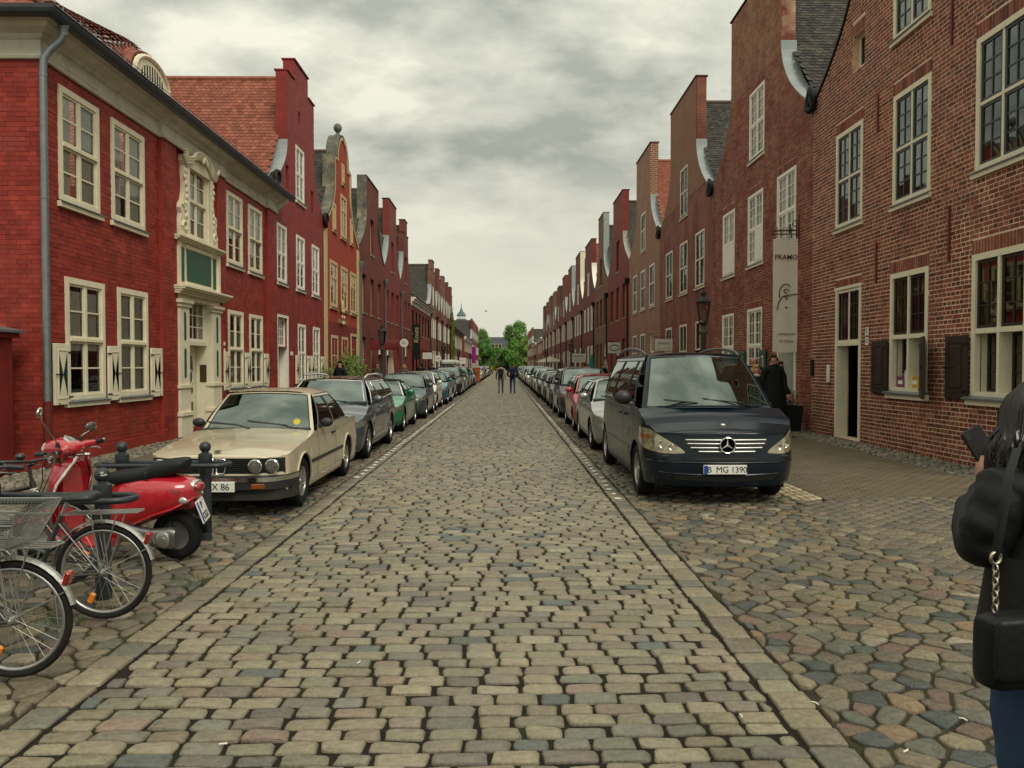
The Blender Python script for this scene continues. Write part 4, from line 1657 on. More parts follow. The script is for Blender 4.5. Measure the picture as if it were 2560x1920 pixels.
RT = [(0.25, 0.085, 0.055), (0.21, 0.07, 0.048), (0.28, 0.10, 0.06), (0.17, 0.06, 0.045)]
tb = MB()
rows_, cols_ = 26, 76
mass = []
for j in range(rows_):
 for i in range(cols_):
  dd = -.36 + .40 + j * .125
  u = -.36 + (i + .5 * (j % 2)) * .172
  if u < dd - .40 + .05 or u > w1 + .3:
   continue
  if dd > .95 and dd < 1.25 and abs(u - EY) < .62:
   pass
  mass.append((u, dd))
for (u, dd) in mass:
 za, zb = roof1(u, dd), roof1(u, dd + .19)
 yy, y2 = dd - .36, dd - .36 + .19
 col = vcol(rb_.choice(RT), .18, rb_)
 hw = .083
 tb.add([(u - hw, yy, za + .03), (u, yy - .025, za + .028), (u + hw, yy, za + .03), (u + hw, y2, zb + .008), (u - hw, y2, zb + .008), (u - hw, yy, za + .006), (u, yy - .025, za + .004), (u + hw, yy, za + .006)],
   [(0, 1, 2, 3, 4), (5, 6, 1, 0), (6, 7, 2, 1)], 0, col)
# hip slope facing the crossing
for j in range(26):
 for i in range(30):
  dd = .04 + j * .125
  v = dd - .36 + (i + .5 * (j % 2)) * .172
  if v > 5:
   continue
  x = -.36 + dd
  za, zb = 7.10 + .8 * dd, 7.10 + .8 * (dd + .19)
  col = vcol(rb_.choice(RT), .18, rb_)
  tb.add([(x, v - .083, za + .03), (x - .025, v, za + .028), (x, v + .083, za + .03), (x + .19, v + .083, zb + .008), (x + .19, v - .083, zb + .008), (x, v - .083, za + .006), (x - .025, v, za + .004), (x, v + .083, za + .006)],
    [(0, 1, 2, 3, 4), (5, 6, 1, 0), (6, 7, 2, 1)], 0, col)
rfb = MB()
rfb.add([(-.40, -.40, 7.08), (w1 + .3, -.40, 7.08), (w1 + .3, 4.2, 10.76), (4.2, 4.2, 10.76), (-.4, 9.0, 7.08), (4.2, 9.0, 10.76)], [(0, 1, 2, 3), (0, 3, 5, 4)])
rf = rfb.build('roof', m_rtile_f, F.root)
o = tb.build('tiles', m_rtile, rf)
o['kind'] = 'stuff'
hb = MB()
for i in range(18):
 t0, t1 = i * .26, i * .26 + .30
 hb.tube([(-.38 + t0, -.38 + t0, 7.14 + .8 * t0), (-.38 + t1, -.38 + t1, 7.15 + .8 * t1)], [.10, .085], 8)
hb.build('hip_tiles', M('hip_tile', (0.16, 0.06, 0.045), 0.8, var=0.3), rf, smooth=50)
# eyebrow dormer face: lunette with a grille
eb = MB()
ar = []
for i in range(13):
 t = rad(180 - 15 * i)
 ar.append((EY + .82 * math.cos(t), .46, 7.92 + .50 * math.sin(t)))
eb.add(ar + [(EY, .46, 7.90)], [tuple([13] + [i, i + 1][::-1]) for i in range(12)], 0)
eb.tube(ar, .055, 6, mi=0)
ar2 = [(EY + .55 * math.cos(rad(180 - 15 * i)), .445, 7.92 + .34 * math.sin(rad(180 - 15 * i))) for i in range(13)]
eb.add(ar2 + [(EY, .445, 7.92)], [tuple([13] + [i, i + 1][::-1]) for i in range(12)], 1)
for i in range(-4, 5):
 x = EY + i * .12
 eb.box(x - .012, x + .012, .425, .44, 7.92, 7.92 + .34 * math.sqrt(max(0, 1 - (i * .12 / .56) ** 2)), 0)
ed = eb.build('eyebrow_dormer', [m_cream, m_dark], rf)
# tiles hooding the dormer
hd = MB()
for j in range(5):
 for i in range(14):
  t0, t1 = rad(180 - 180 * i / 14), rad(180 - 180 * (i + 1) / 14)
  ya, yb = .50 + j * .16, .50 + j * .16 + .2
  ra, rz = .90, .58
  col = vcol(rb_.choice(RT), .18, rb_)
  P = lambda t, y, k: (EY + (ra + k) * math.cos(t), y, 7.92 + (rz + k) * math.sin(t) + (y - .5) * .25)
  hd.add([P(t0, ya, .03), P(t1, ya, .03), P(t1, yb, .01), P(t0, yb, .01), P(t0, ya, -.01), P(t1, ya, -.01)], [(0, 1, 2, 3), (4, 5, 1, 0)], 0, col)
o = hd.build('dormer_tiles', m_rtile, rf)
o['kind'] = 'stuff'
# snow guard above the gutter
sg = MB()
for z in (7.30, 7.38, 7.46):
 sg.tube([(-.2, -.20, z), (w1 + .3, -.20, z)], .008, 4)
for i in range(26):
 x = -.2 + i * .5
 sg.tube([(x, -.20, 7.2), (x, -.20, 7.48)], .011, 4)
 sg.tube([(x, -.20, 7.42), (x, .1, 7.35)], .008, 4)
for i in range(100):
 x = -.2 + i * .126
 sg.tube([(x, -.20, 7.28), (x, -.20, 7.46)], .004, 3)
sg.build('snow_guard', m_zinc, F.root)


# shutters -----------------------------------------------------------------
def shutter(parent, u0, z0, w, h, kind='cream', hinge='l', ang=0.0):
 """panelled shutter lying open against the wall; origin at its hinge edge"""
 b = MB()
 mi = {'cream': [m_cream, m_green, m_iron], 'brown': [m_brownp, m_brownp, m_iron], 'dgreen': [m_green, m_white, m_iron]}[kind]
 s = 1 if hinge == 'l' else -1
 X = lambda a, c: (min(s * a, s * c), max(s * a, s * c))
 b.bbox(*X(0, w), -.075, -.035, 0, h, .006, 0)
 # raised panel rim
 m = .10 * min(1, w / .5)
 for (a, c, za, zb) in ((m, w - m, h * .10, h * .115), (m, w - m, h * .885, h * .90), (m, m + .014, h * .115, h * .885), (w - m - .014, w - m, h * .115, h * .885)):
  b.box(*X(a, c), -.084, -.075, za, zb)
 if kind == 'cream':
  # dark green hour-glass wedges
  for q in (0, 1):
   xa = m + .016 if q == 0 else w - m - .016
   xm = w / 2 - .004 if q == 0 else w / 2 + .004
   b.add([(s * xa, -.079, h * .125), (s * xm, -.079, h * .5), (s * xa, -.079, h * .875)], [(0, 1, 2), (2, 1, 0)], 1)
 else:
  b.bbox(*X(m + .05, w - m - .05), -.088, -.075, h * .17, h * .83, .008, 1 if kind == 'brown' else 1)
  if kind == 'dgreen':
   b.box(*X(m + .08, w - m - .08), -.092, -.075, h * .20, h * .80, 0)
 # catch and hinges
 b.tube([(s * w * .5, -.085, h * .5), (s * (w - .01), -.095, h * .5)], .008, 5, 2)
 b.ball((s * (w - .01), -.10, h * .5), .016, 6, 5, 2)
 b.tube([(s * w * .75, -.06, -.015), (s * w * .75, -.085, .03)], .012, 5, 2)
 for z in (h * .12, h * .86):
  b.box(*X(-.05, .10), -.085, -.074, z - .012, z + .012, 2)
 return b.build('shutter', mi, parent, (u0, 0, z0), (0, 0, ang if hinge == 'l' else -ang))


SH = [(F.U(12.86), 'r'), (F.U(14.10), 'l'), (F.U(15.80), 'l'), (F.U(20.30), 'r'), (F.U(21.53), 'l'), (F.U(23.22), 'l')]
for k, (u, hg) in enumerate(SH):
 shutter(F.root, u, 1.06, .50 if k != 1 else .44, 1.0, 'cream', hg, -0.05 if hg == 'r' else 0.0)

# portal ---------------------------------------------------------------------
P0, P1 = F.U(16.98, 19.62)
pm = (P0 + P1) / 2
pb = MB()
for s in (-1, 1):
 a, c = (P0 + .05, pu0 + .02) if s < 0 else (pu1 - .02, P1 - .05)
 pb.box(a, c, -.16, .05, .10, .62)                     # pilaster foot
 pb.box(a - .03, c + .03, -.19, .05, .58, .66)
 pb.box(a + .03, c - .03, -.13, .05, .66, 1.22)
 pb.box(a - .01, c + .01, -.16, .05, 1.20, 1.27)
 pb.box(a + .05, c - .05, -.12, .05, 1.27, 3.02)       # shaft
 pb.box(a + .01, c - .01, -.16, .05, 3.02, 3.10)
 pb.box(a - .03, c + .03, -.20, .05, 3.10, 3.18)
pb.box(P0 + .10, P1 - .10, -.10, .05, 3.18, 3.30)
for k, (z, o_) in enumerate(((3.30, .20), (3.345, .25), (3.39, .32), (3.43, .36))):
 pb.box(P0 - .02 - o_ * .25, P1 + .02 + o_ * .25, -o_, .05, z, z + .044)
# panel zone above the door
pb.box(P0 + .08, P1 - .08, -.07, .05, 3.47, 4.48)
for (a, c) in ((P0 + .08, P0 + .20), (P1 - .20, P1 - .08)):
 pb.box(a, c, -.12, -.06, 3.50, 4.46)
pb.box(P0 + .55, P1 - .55, -.10, -.06, 4.36, 4.44)
pb.box(P0 + .55, P1 - .55, -.10, -.06, 3.52, 3.60)
for k, (z, o_) in enumerate(((4.48, .14), (4.515, .19), (4.55, .24))):
 pb.box(P0 - .02 - o_ * .15, P1 + .02 + o_ * .15, -o_, .05, z, z + .034)
portal = pb.build('portal', m_cream, F.root)
gp = MB()
for (a, c, z0, z1, y) in ((P0 + .60, P1 - .60, 3.63, 4.34, -.082), (P0 + .28, P0 + .46, 3.60, 4.36, -.082), (P1 - .46, P1 - .28, 3.60, 4.36, -.082)):
 MB().box(a, c, y, -.06, z0, z1).build('green_panel', m_green, portal)
for s in (-1, 1):
 c0 = (P0 + .05 + pu0 + .02) / 2 if s < 0 else (pu1 - .02 + P1 - .05) / 2
 for (za, zb) in ((1.42, 2.10), (2.26, 2.92)):
  pts = [(c0 - .05, za + .04), (c0, za), (c0 + .05, za + .04), (c0 + .05, zb - .05), (c0, zb), (c0 - .05, zb - .05)]
  MB().prism(pts, -.132, -.10, 'y').build('green_panel', m_green, portal)

# carved surround of the window above
ob = MB()
wu0, wu1 = pu0 + .05, pu1 - .05
side = [(.30, 4.58), (.46, 4.60), (.50, 4.75), (.44, 4.95), (.40, 5.10), (.46, 5.22), (.42, 5.32), (.30, 5.42), (.24, 5.62), (.22, 5.85), (.26, 6.05), (.24, 6.20), (.32, 6.30), (.28, 6.44), (.10, 6.46)]
for s in (-1, 1):
 base_ = wu0 if s < 0 else wu1
 pts = [(base_ - s * -.02 if False else base_, 4.58)] + [(base_ + s * p[0], p[1]) for p in side] + [(base_, 6.46)]
 if s > 0:
  pts = pts[::-1]
 ob.prism(pts, -.10, .03, 'y')
 # volutes, leaf relief
 for (cx_, cz_, r0) in ((.25, 4.82, .15), (.30, 5.30, .07)):
  sp = [(base_ + s * (cx_ + (r0 - .011 * i * r0 / .15) * math.cos(i * .55)), -.115, cz_ + (r0 - .011 * i * r0 / .15) * math.sin(i * .55)) for i in range(12)]
  ob.tube(sp, .026 * r0 / .15 + .006, 6)
 for i in range(9):
  z = 5.08 + i * .145
  x = base_ + s * (.17 + .05 * math.sin(i * 1.3))
  ob.ball((x, -.11, z), (.05, .03, .065), 8, 5)
 ob.box(base_ + (0 if s > 0 else -.11), base_ + (.11 if s > 0 else 0), -.13, -.09, 4.60, 6.20)
# curved hood with a shell
hood = []
for i in range(17):
 t = rad(180 - 180 * i / 16)
 hood.append((pm + (.60 + (.16 if i in (0, 16) else 0)) * math.cos(t), -.16, 6.28 + .26 * math.sin(t)))
hood = [(pm - .98, -.15, 6.42), (pm - .86, -.15, 6.26)] + hood[1:-1] + [(pm + .86, -.15, 6.26), (pm + .98, -.15, 6.42)]
for k, dz in enumerate((0, .06, .12)):
 ob.tube([(p[0], p[1] - .02 * k, p[2] + dz) for p in hood], .042, 6)
ob.prism([(pm - .80, 6.22), (pm + .80, 6.22), (pm + .62, 6.46), (pm + .3, 6.56), (pm - .3, 6.56), (pm - .62, 6.46)][::-1], -.12, .03, 'y')
for i in range(7):
 t = rad(30 + 20 * i)
 ob.ball((pm + .13 * math.cos(t), -.24, 6.40 + .15 * math.sin(t)), (.035, .03, .07), 8, 5)
ob.box(wu0 - .02, wu1 + .02, -.16, .03, 4.58, 4.63)
ob.build('carved_surround', m_cream, portal, smooth=40)
window(F.root, wu0, 4.64, wu1 - wu0, 1.76, 'L', seed=77)
# door leaf set back in the portal, lattice transom
window(F.root, pu0, 2.26, pu1 - pu0, 1.0, 'T', seed=9)
dw = pu1 - pu0
db = MB()
db.box(pu0 + .02, pu1 - .02, .30, .36, .12, 2.22)
db.box(pu0, pu1, .02, .30, 2.18, 2.27)
for (a, c, za, zb) in ((.14, .52, .26, .86), (.84, 1.22, .26, .86)):
 db.box(pu0 + a, pu0 + c, .285, .30, za, zb)
door = db.build('door', m_cream, F.root)
dg = MB()
for x0 in (.24, .86):
 dg.prism([(pu0 + x0, 1.05), (pu0 + x0 + .26, 1.05), (pu0 + x0 + .26, 1.75), (pu0 + x0 + .20, 1.95), (pu0 + x0 + .06, 1.95), (pu0 + x0, 1.75)], .28, .302, 'y')
 dg.box(pu0 + x0, pu0 + x0 + .26, .28, .302, .30, .82)
dg.build('door_panel', m_green, door)
rg = MB()
for x0 in (.37, .99):
 rg.tube([(pu0 + x0 + .10 * math.cos(t), .275, 1.42 + .17 * math.sin(t)) for t in [i * PI / 8 for i in range(16)]], .014, 5, closed=True)
rg.build('door_ring', m_cream, door, smooth=60)
MB().tube([(pu0 + .70, .29, 1.15), (pu0 + .70, .24, 1.15), (pu0 + .80, .24, 1.15)], .012, 6).build('handle', m_iron, door, smooth=60)
rvb = MB()
rvb.quad((pu1 - .004, -.02, .1), (pu1 - .004, -.02, 3.2), (pu1 - .004, .30, 3.2), (pu1 - .004, .30, .1))
rvb.quad((pu0 + .004, -.02, .1), (pu0 + .004, .30, .1), (pu0 + .004, .30, 3.2), (pu0 + .004, -.02, 3.2))
rvb.build('portal_lining', m_cream, portal)
MB().box(pu1 - .02, pu1 - .006, .04, .20, 1.30, 1.72).build('name_plate', M('bronze_plate', (0.10, 0.085, 0.045), 0.4, metal=0.6), portal)
st = MB()
st.box(P0 + .02, P1 - .02, -.30, .30, -.05, .115)
st.build('door_step', M('grey_step', (0.10, 0.10, 0.09), 0.8, var=0.2), F.root)
for k, z in enumerate((2.02, 2.22)):
 nb = MB().box(F.U(19.86) - .05, F.U(19.86) + .05, -.09, -.075, z, z + .12 - .03 * k)
 nb.build('number_plate', m_white, F.root)

# ---------------------------------------------------------------- garden gate pillar beside it
g = MB()
g.box(-.55, .05, -.35, .30, 0, 2.08)
g.box(-.62, .12, -.42, .37, 2.02, 2.10)
pil = thing('gate_pillar', 'dark red brick gate pillar with grey pyramid cap at the house corner', 'pillar', (XL - .30, 11.55, ground_z(XL)), 0)
gp_ = MB()
for r_ in range(10):
 for (a, c) in ((-.55, -.26), (-.245, .05)) if r_ % 2 else ((-.55, -.40), (-.385, -.10), (-.085, .05)):
  gp_.box(a + .004, c - .004, -.356 - rb_.uniform(0, .004), -.35, .03 + r_ * .2, .22 + r_ * .2, 0, vcol((0.20, 0.024, 0.02), .12, rb_), 'k')
pw = g.build('pillar_shaft', M('dark_red_wall', (0.18, 0.022, 0.018), 0.6, var=0.25, vscale=3, bump=0.3), pil)
gp_.build('pillar_blocks', m_redb, pw)
MB().add([(-.68, -.48, 2.10), (.18, -.48, 2.10), (.18, .43, 2.10), (-.68, .43, 2.10), (-.25, -.02, 2.26), (-.68, -.48, 2.135), (.18, -.48, 2.135), (.18, .43, 2.135), (-.68, .43, 2.135)],
   [(5, 6, 4), (6, 7, 4), (7, 8, 4), (8, 5, 4), (0, 1, 6, 5), (1, 2, 7, 6), (3, 0, 5, 8), (0, 3, 2, 1)]).build('pillar_cap', m_zinc, pil)
gw = thing('garden_wall', 'dark red garden wall leading off from the gate pillar', 'wall', (XL - .9, 11.55, ground_z(XL)))
MB().box(-8, -.0, -.2, .15, -.1, 1.95).build('wall_body', MATS['dark_red_wall'], gw)
MB().box(-8, -.0, -.26, .21, 1.951, 2.02).build('wall_coping', m_zinc, gw)

# ---------------------------------------------------------------- left row: stepped red gable
m_redw2 = M('deep_red_wall', (0.245, 0.036, 0.030), 0.62, streak=(0.16, 0.03, 0.026), var=0.22, vscale=2.2, bump=0.25, bscale=45)
RED2 = [(0.28, 0.038, 0.032), (0.25, 0.035, 0.030), (0.30, 0.042, 0.034)]
y0, y1 = 24.55, 31.15
U = lambda a: a - y0
wins = [(U(24.72), 4.42, 1.12, 1.88, 'L2'), (U(27.02), 4.42, 1.12, 1.88, 'L2'), (U(29.2), 4.42, 1.12, 1.88, 'L2'),
  (U(27.18), 1.12, 1.05, 2.06, 'L2'), (U(29.3), 1.12, 1.05, 2.06, 'L2'), (U(24.75), 2.32, 1.10, .95, 'T'),
  (U(27.02), 7.52, 1.12, 1.9, 'L2')]
holes = [(U(24.75), U(25.85), .1, 2.3), (U(25.82), U(26.16), 7.62, 8.42), (U(29.15), U(29.5), 7.5, 8.3), (U(27.42), U(27.68), 10.3, 10.7)]
F, wall, prof, ops = gable_house('gable_house', 'deep red stepped gable house with white windows and big red tiled roof', 'L', y0, y1, m_redw2, 'step', zv=7.6, zc=9.3, zt=12.3, d=1.5, d2=.87, zs=11.6,
         wins=wins, holes=holes, roof='red', zr=11.95, tileset=(m_rtile, [(0.255, 0.086, 0.054), (0.23, 0.075, 0.047), (0.28, 0.098, 0.06), (0.205, 0.068, 0.042)], 52, 300), capmat=m_redw2)
brick_boxes(F, wall, brick_list(F.w, prof, ops, .3, 12.2, rb_, gap=.006), RED2, m_redb, rb_, proud=.005, jit=.003, var=.08)
b = MB()
b.box(U(24.78), U(25.82), .26, .32, .1, 2.3)
d_ = b.build('door', m_white, F.root)
gb = MB()
for za, zb in ((.3, .95), (1.1, 2.1)):
 gb.box(U(24.95), U(25.22), .245, .262, za, zb)
 gb.box(U(25.38), U(25.65), .245, .262, za, zb)
gb.build('door_panel', m_green, d_)
lb = MB()
lb.quad((U(25.842), .0, .1), (U(25.842), .26, .1), (U(25.842), .26, 2.3), (U(25.842), .0, 2.3))
lb.box(U(25.82), U(25.95), -.03, .0, .1, 3.27)
lb.box(U(24.65), U(24.75), -.03, .0, .1, 3.27)
lb.box(U(24.65), U(25.95), -.031, .0, 3.272, 3.36)
lb.build('door_frame', m_white, F.root)
for (a, zz0, zz1) in holes[1:] and [(h[0], h[2], h[3]) for h in holes[1:]]:
 MB().quad((a - .01, .2, zz0), (a + .36, .2, zz0), (a + .36, .2, zz1), (a - .01, .2, zz1)).build('slit_window', m_dark, F.root)
for (u, hg) in ((U(27.16), 'r'), (U(28.26), 'l'), (U(29.28), 'r'), (U(30.38), 'l')):
 shutter(F.root, u, 1.06, .46, 1.0, 'cream', hg)
coil(F, .0, 7.6)
for k in (0, 1):
 MB().box(U(26.22) + .16 * k, U(26.33) + .16 * k, -.02, -.008, 2.05, 2.18).build('number_plate', m_white, F.root)

# orange bell gable
m_orange = M('orange_render', (0.36, 0.060, 0.034), 0.8, var=0.16, vscale=1.6, bump=0.1, bscale=70)
y0, y1 = 31.15, 38.5
wins = [(U(32.2), 4.2, 1.4, 1.95, 'O'), (U(34.35), 4.2, 1.4, 1.95, 'O'), (U(36.4), 4.2, 1.4, 1.95, 'O'), (U(34.35), 7.45, 1.25, 1.9, 'O'),
  (U(32.75), 7.5, .62, 1.15, 'O'), (U(36.45), 7.5, .62, 1.15, 'O'), (U(34.65), 9.9, .5, .85, 'O'),
  (U(32.3), .6, 1.35, 2.4, 'O'), (U(34.4), .6, 1.35, 2.4, 'O')]
holes = [(U(36.5), U(37.8), .1, 3.0)]
m_oldcop = M('weathered_coping', (0.12, 0.12, 0.10), 0.85, var=0.45, vscale=3, stain=(0.30, 0.26, 0.17), sfrac=0.55)
F, wall, prof, ops = gable_house('gable_house', 'orange rendered bell gable house with tan trim and a ball finial', 'L', y0, y1, m_orange, 'bell', zv=7.6, zc=9.6, zt=11.95, d=1.9, zs=10.7,
         wins=wins, holes=holes, roof='slate', zr=11.3, tileset=(m_slate, [(0.05, 0.047, 0.04), (0.07, 0.063, 0.05), (0.038, 0.036, 0.032)], 30, 0), capmat=m_oldcop, lead=False, parapet=.42)
b = MB()
b.lathe([(.18, 11.95), (.16, 12.05), (.08, 12.1), (.07, 12.16), (.12, 12.2), (.18, 12.3), (.19, 12.38), (.15, 12.5), (.06, 12.56), (0, 12.57)], (F.w / 2, .2, 0), 12)
b.build('ball_finial', m_oldcop, F.root, smooth=60)
b = MB()
b.box(0.0, .46, -.05, 0, .0, 7.4)
b.box(F.w - .46, F.w, -.05, 0, .0, 7.4)
line = [(p[0] + .06, p[1] - .02) for p in prof]
strip_along(line, -.05, 0, -.14, b)
strip_along([(F.w - p[0], p[1]) for p in line][::-1], -.05, 0, -.14, b)
b.build('corner_pilaster', m_tan, F.root)
b = MB()
b.box(U(36.5), U(37.8), .3, .34, .1, 3.0)
b.build('door', m_tan, F.root)
b = MB()
b.box(U(36.4), U(36.5), -.05, 0, .1, 3.1)
b.box(U(37.8), U(37.9), -.05, 0, .1, 3.1)
b.box(U(36.4), U(37.9), -.052, 0, 3.1, 3.22)
b.build('door_frame', m_tan, F.root)
MB().box(.47, F.w - .47, -.012, 0, .0, 3.55).build('base_band', M('deep_red_render', (0.21, 0.035, 0.028), 0.8, var=0.2, vscale=2), F.root)
bx_ = MB().ball((U(34.4), -.07, 9.05 - 5.2 + .45), (.25, .05, .33), 12, 8)
for i in range(6):
 a = i * PI / 3
 bx_.ball((U(34.4) + .22 * math.cos(a), -.1, 4.3 - .45 + .45 + .3 * math.sin(a) - .45), (.08, .05, .1), 8, 5)
bx_.build('wall_emblem', m_tan, F.root, smooth=60)
MB().box(U(33.8), U(35.3), -.06, -.013, 3.56, 3.74).build('name_board', M('grey_name_board', (0.26, 0.21, 0.16), 0.5, var=0.3, vscale=30), F.root)
coil(F, 0.0, 7.55)

# three plain red gables with deep-set windows and hoppers
m_redbrick = M('red_brick_tex', (0.20, 0.048, 0.034), 0.75, brick=((0.165, 0.040, 0.030), (0.12, 0.045, 0.034), 0.25, 0.077, 0.010), var=0.28, vscale=1.3, bump=0.3, bscale=40, stain=(0.13, 0.045, 0.034), sscale=0.9, sfrac=0.6, streak=(0.10, 0.035, 0.028))
m_brown = M('brown_brick_tex', (0.19, 0.085, 0.052), 0.78, brick=((0.155, 0.065, 0.042), (0.27, 0.18, 0.12), 0.25, 0.077, 0.010), var=0.28, vscale=1.3, bump=0.3, bscale=40, stain=(0.12, 0.055, 0.036), sscale=0.9, sfrac=0.58, streak=(0.10, 0.05, 0.035))
m_redsm = M('smooth_red_wall', (0.20, 0.040, 0.032), 0.7, var=0.25, vscale=1.6, bump=0.2, bscale=40, streak=(0.12, 0.030, 0.025))
m_striped = M('striped_brick_tex', (0.23, 0.07, 0.045), 0.75, brick=((0.19, 0.055, 0.038), (0.46, 0.34, 0.22), 0.25, 0.10, 0.016), var=0.22, vscale=1.3, bump=0.3, bscale=40)
WALLS = [m_redbrick, m_brown, m_redsm, m_redbrick, m_brown]


def std_wins(w, style, ww=1.15, zlow=1.15, hlow=2.05, zup=4.5, hup=1.95, zg=7.8, hg=1.9, door=None, lowstyle=None, axes=(.2, .5, .8)):
 out = []
 holes_ = []
 for k, f in enumerate(axes):
  out.append((w * f - ww / 2, zup, ww, hup, style))
  if door == k:
   out.append((w * f - ww / 2, 2.35, ww, .95, 'T' if style not in ('A', 'C') else 'TB'))
   holes_.append((w * f - ww / 2, w * f + ww / 2, .1, 2.33))
  else:
   out.append((w * f - ww / 2, zlow, ww, hlow, lowstyle or style))
 out.append((w * .5 - ww / 2, zg, ww, hg, style))
 return out, holes_


def add_door(F, h, mat, depth=.28):
 b = MB()
 b.box(h[0], h[1], depth, depth + .05, h[2], h[3])
 o = b.build('door', mat, F.root)
 p = MB()
 w_ = h[1] - h[0]
 for za, zb in ((.15, .42), (.5, .92)):
  for xa, xb in ((.12, .44), (.56, .88)):
   p.bbox(h[0] + w_ * xa, h[0] + w_ * xb, depth - .018, depth, h[2] + (h[3] - h[2]) * za, h[2] + (h[3] - h[2]) * zb, .006)
 p.build('door_panel', mat, o)
 MB().ball((h[0] + w_ * .52, depth - .05, 1.1), .03, 8, 6).build('handle', m_iron, o)
 MB().box(h[0] - .05, h[1] + .05, -.2, .3, -.02, .102).build('door_step', M('grey_step', (0.1, 0.1, 0.09)), F.root)
 return o


spec = [(38.5, 46.6, m_redbrick, 'red brick gable house with mossy coping and deep-set tan windows', 'L', 'slate', .42),
  (46.6, 53.9, m_redsm, 'plain red gable house with pale lead strips beside the round sign', 'L', 'slate', .38),
  (53.9, 59.9, m_redbrick, 'narrow red brick gable house behind the tall black banner', 'L', 'slate', .38)]
for k, (a, c, mat, lab, sd, rf_, pp) in enumerate(spec):
 wn, hl = std_wins(c - a, 'R', ww=1.1 if k < 2 else .95, door=(2, 0, 1)[k])
 F, wall, prof, ops = gable_house('gable_house', lab, sd, a, c, mat, 'flat' if k < 2 else 'step', zv=7.7, zc=9.9, zt=(11.7, 12.2, 12.3)[k], d=(c - a) * .27, d2=.6, zs=11.3, wins=wn, holes=hl, roof=rf_,
          capmat=m_oldcop if k == 0 else None, lead=k > 0, tileset=(m_slate, [(0.05, 0.047, 0.04), (0.07, 0.063, 0.05)], 22, 0), parapet=pp)
 for h in hl:
  add_door(F, h, m_brownp)
 hopper(F, 0.05, 6.9)

# low house with white cornice, then more gables, farther left
def eaves_house(name, label, side, y0, y1, wallmat, ze=7.0, zr=11.0, n=5, style='F', roofmat=None, cornice=m_white, depth=9, group=None, over=.4, mans=False):
 F = Front(name, label, side, y0, y1, 'house', group)
 w = F.w
 wins = []
 for i in range(n):
  u = w * (i + .5) / n - .55
  wins.append((u, 4.3, 1.1, 1.8))
  if i == n // 2:
   wins.append((u, .12, 1.1, 3.0))
  else:
   wins.append((u, 1.1, 1.1, 2.0))
 ops = [(a, a + ww, z, z + h) for a, z, ww, h in wins]
 wm = MB()
 zs = sorted({-.1, ze} | {o[2] for o in ops} | {o[3] for o in ops})
 for za, zb in zip(zs[:-1], zs[1:]):
  for s0, s1 in cuts(0, w, ops, za, zb):
   wm.quad((s0, 0, za), (s1, 0, za), (s1, 0, zb), (s0, 0, zb))
 wm.quad((0, 0, -.1), (0, 0, ze), (0, depth, ze), (0, depth, -.1))
 wm.quad((w, 0, -.1), (w, depth, -.1), (w, depth, ze), (w, 0, ze))
 wm.quad((0, depth, -.1), (0, depth, ze), (w, depth, ze), (w, depth, -.1))
 wm.add([(0.3, .3, ze), (0.3, depth, ze), (0.3, depth / 2, zr - .1)], [(0, 1, 2)])
 wm.add([(w - .3, .3, ze), (w - .3, depth, ze), (w - .3, depth / 2, zr - .1)], [(0, 1, 2)])
 wm.build('wall', wallmat, F.root)
 cb = MB()
 for z, o_ in ((ze - .45, .06), (ze - .30, .12), (ze - .15, .26), (ze, .40)):
  cb.box(-.0, w, -o_, .05, z, z + .146)
 cb.build('cornice', cornice, F.root)
 rb = MB()
 rm = roofmat or m_slate_f
 rb.add([(0, -over, ze + .15), (w, -over, ze + .15), (w, depth / 2, zr), (0, depth / 2, zr), (w, depth + over, ze), (0, depth + over, ze)], [(0, 1, 2, 3), (3, 2, 4, 5)])
 rb.build('roof', rm, F.root)
 MB().tube([(-.0, -over - .04, ze + .17), (w, -over - .04, ze + .17)], .07, 6).build('gutter', m_gut, F.root, smooth=60)
 for k, (a, z, ww, h) in enumerate(wins):
  if z < .5:
   add_door(F, (a, a + ww, .12, 3.12), m_brownp)
  else:
   window(F.root, a, z, ww, h, style, seed=int(y0) + k)
 return F


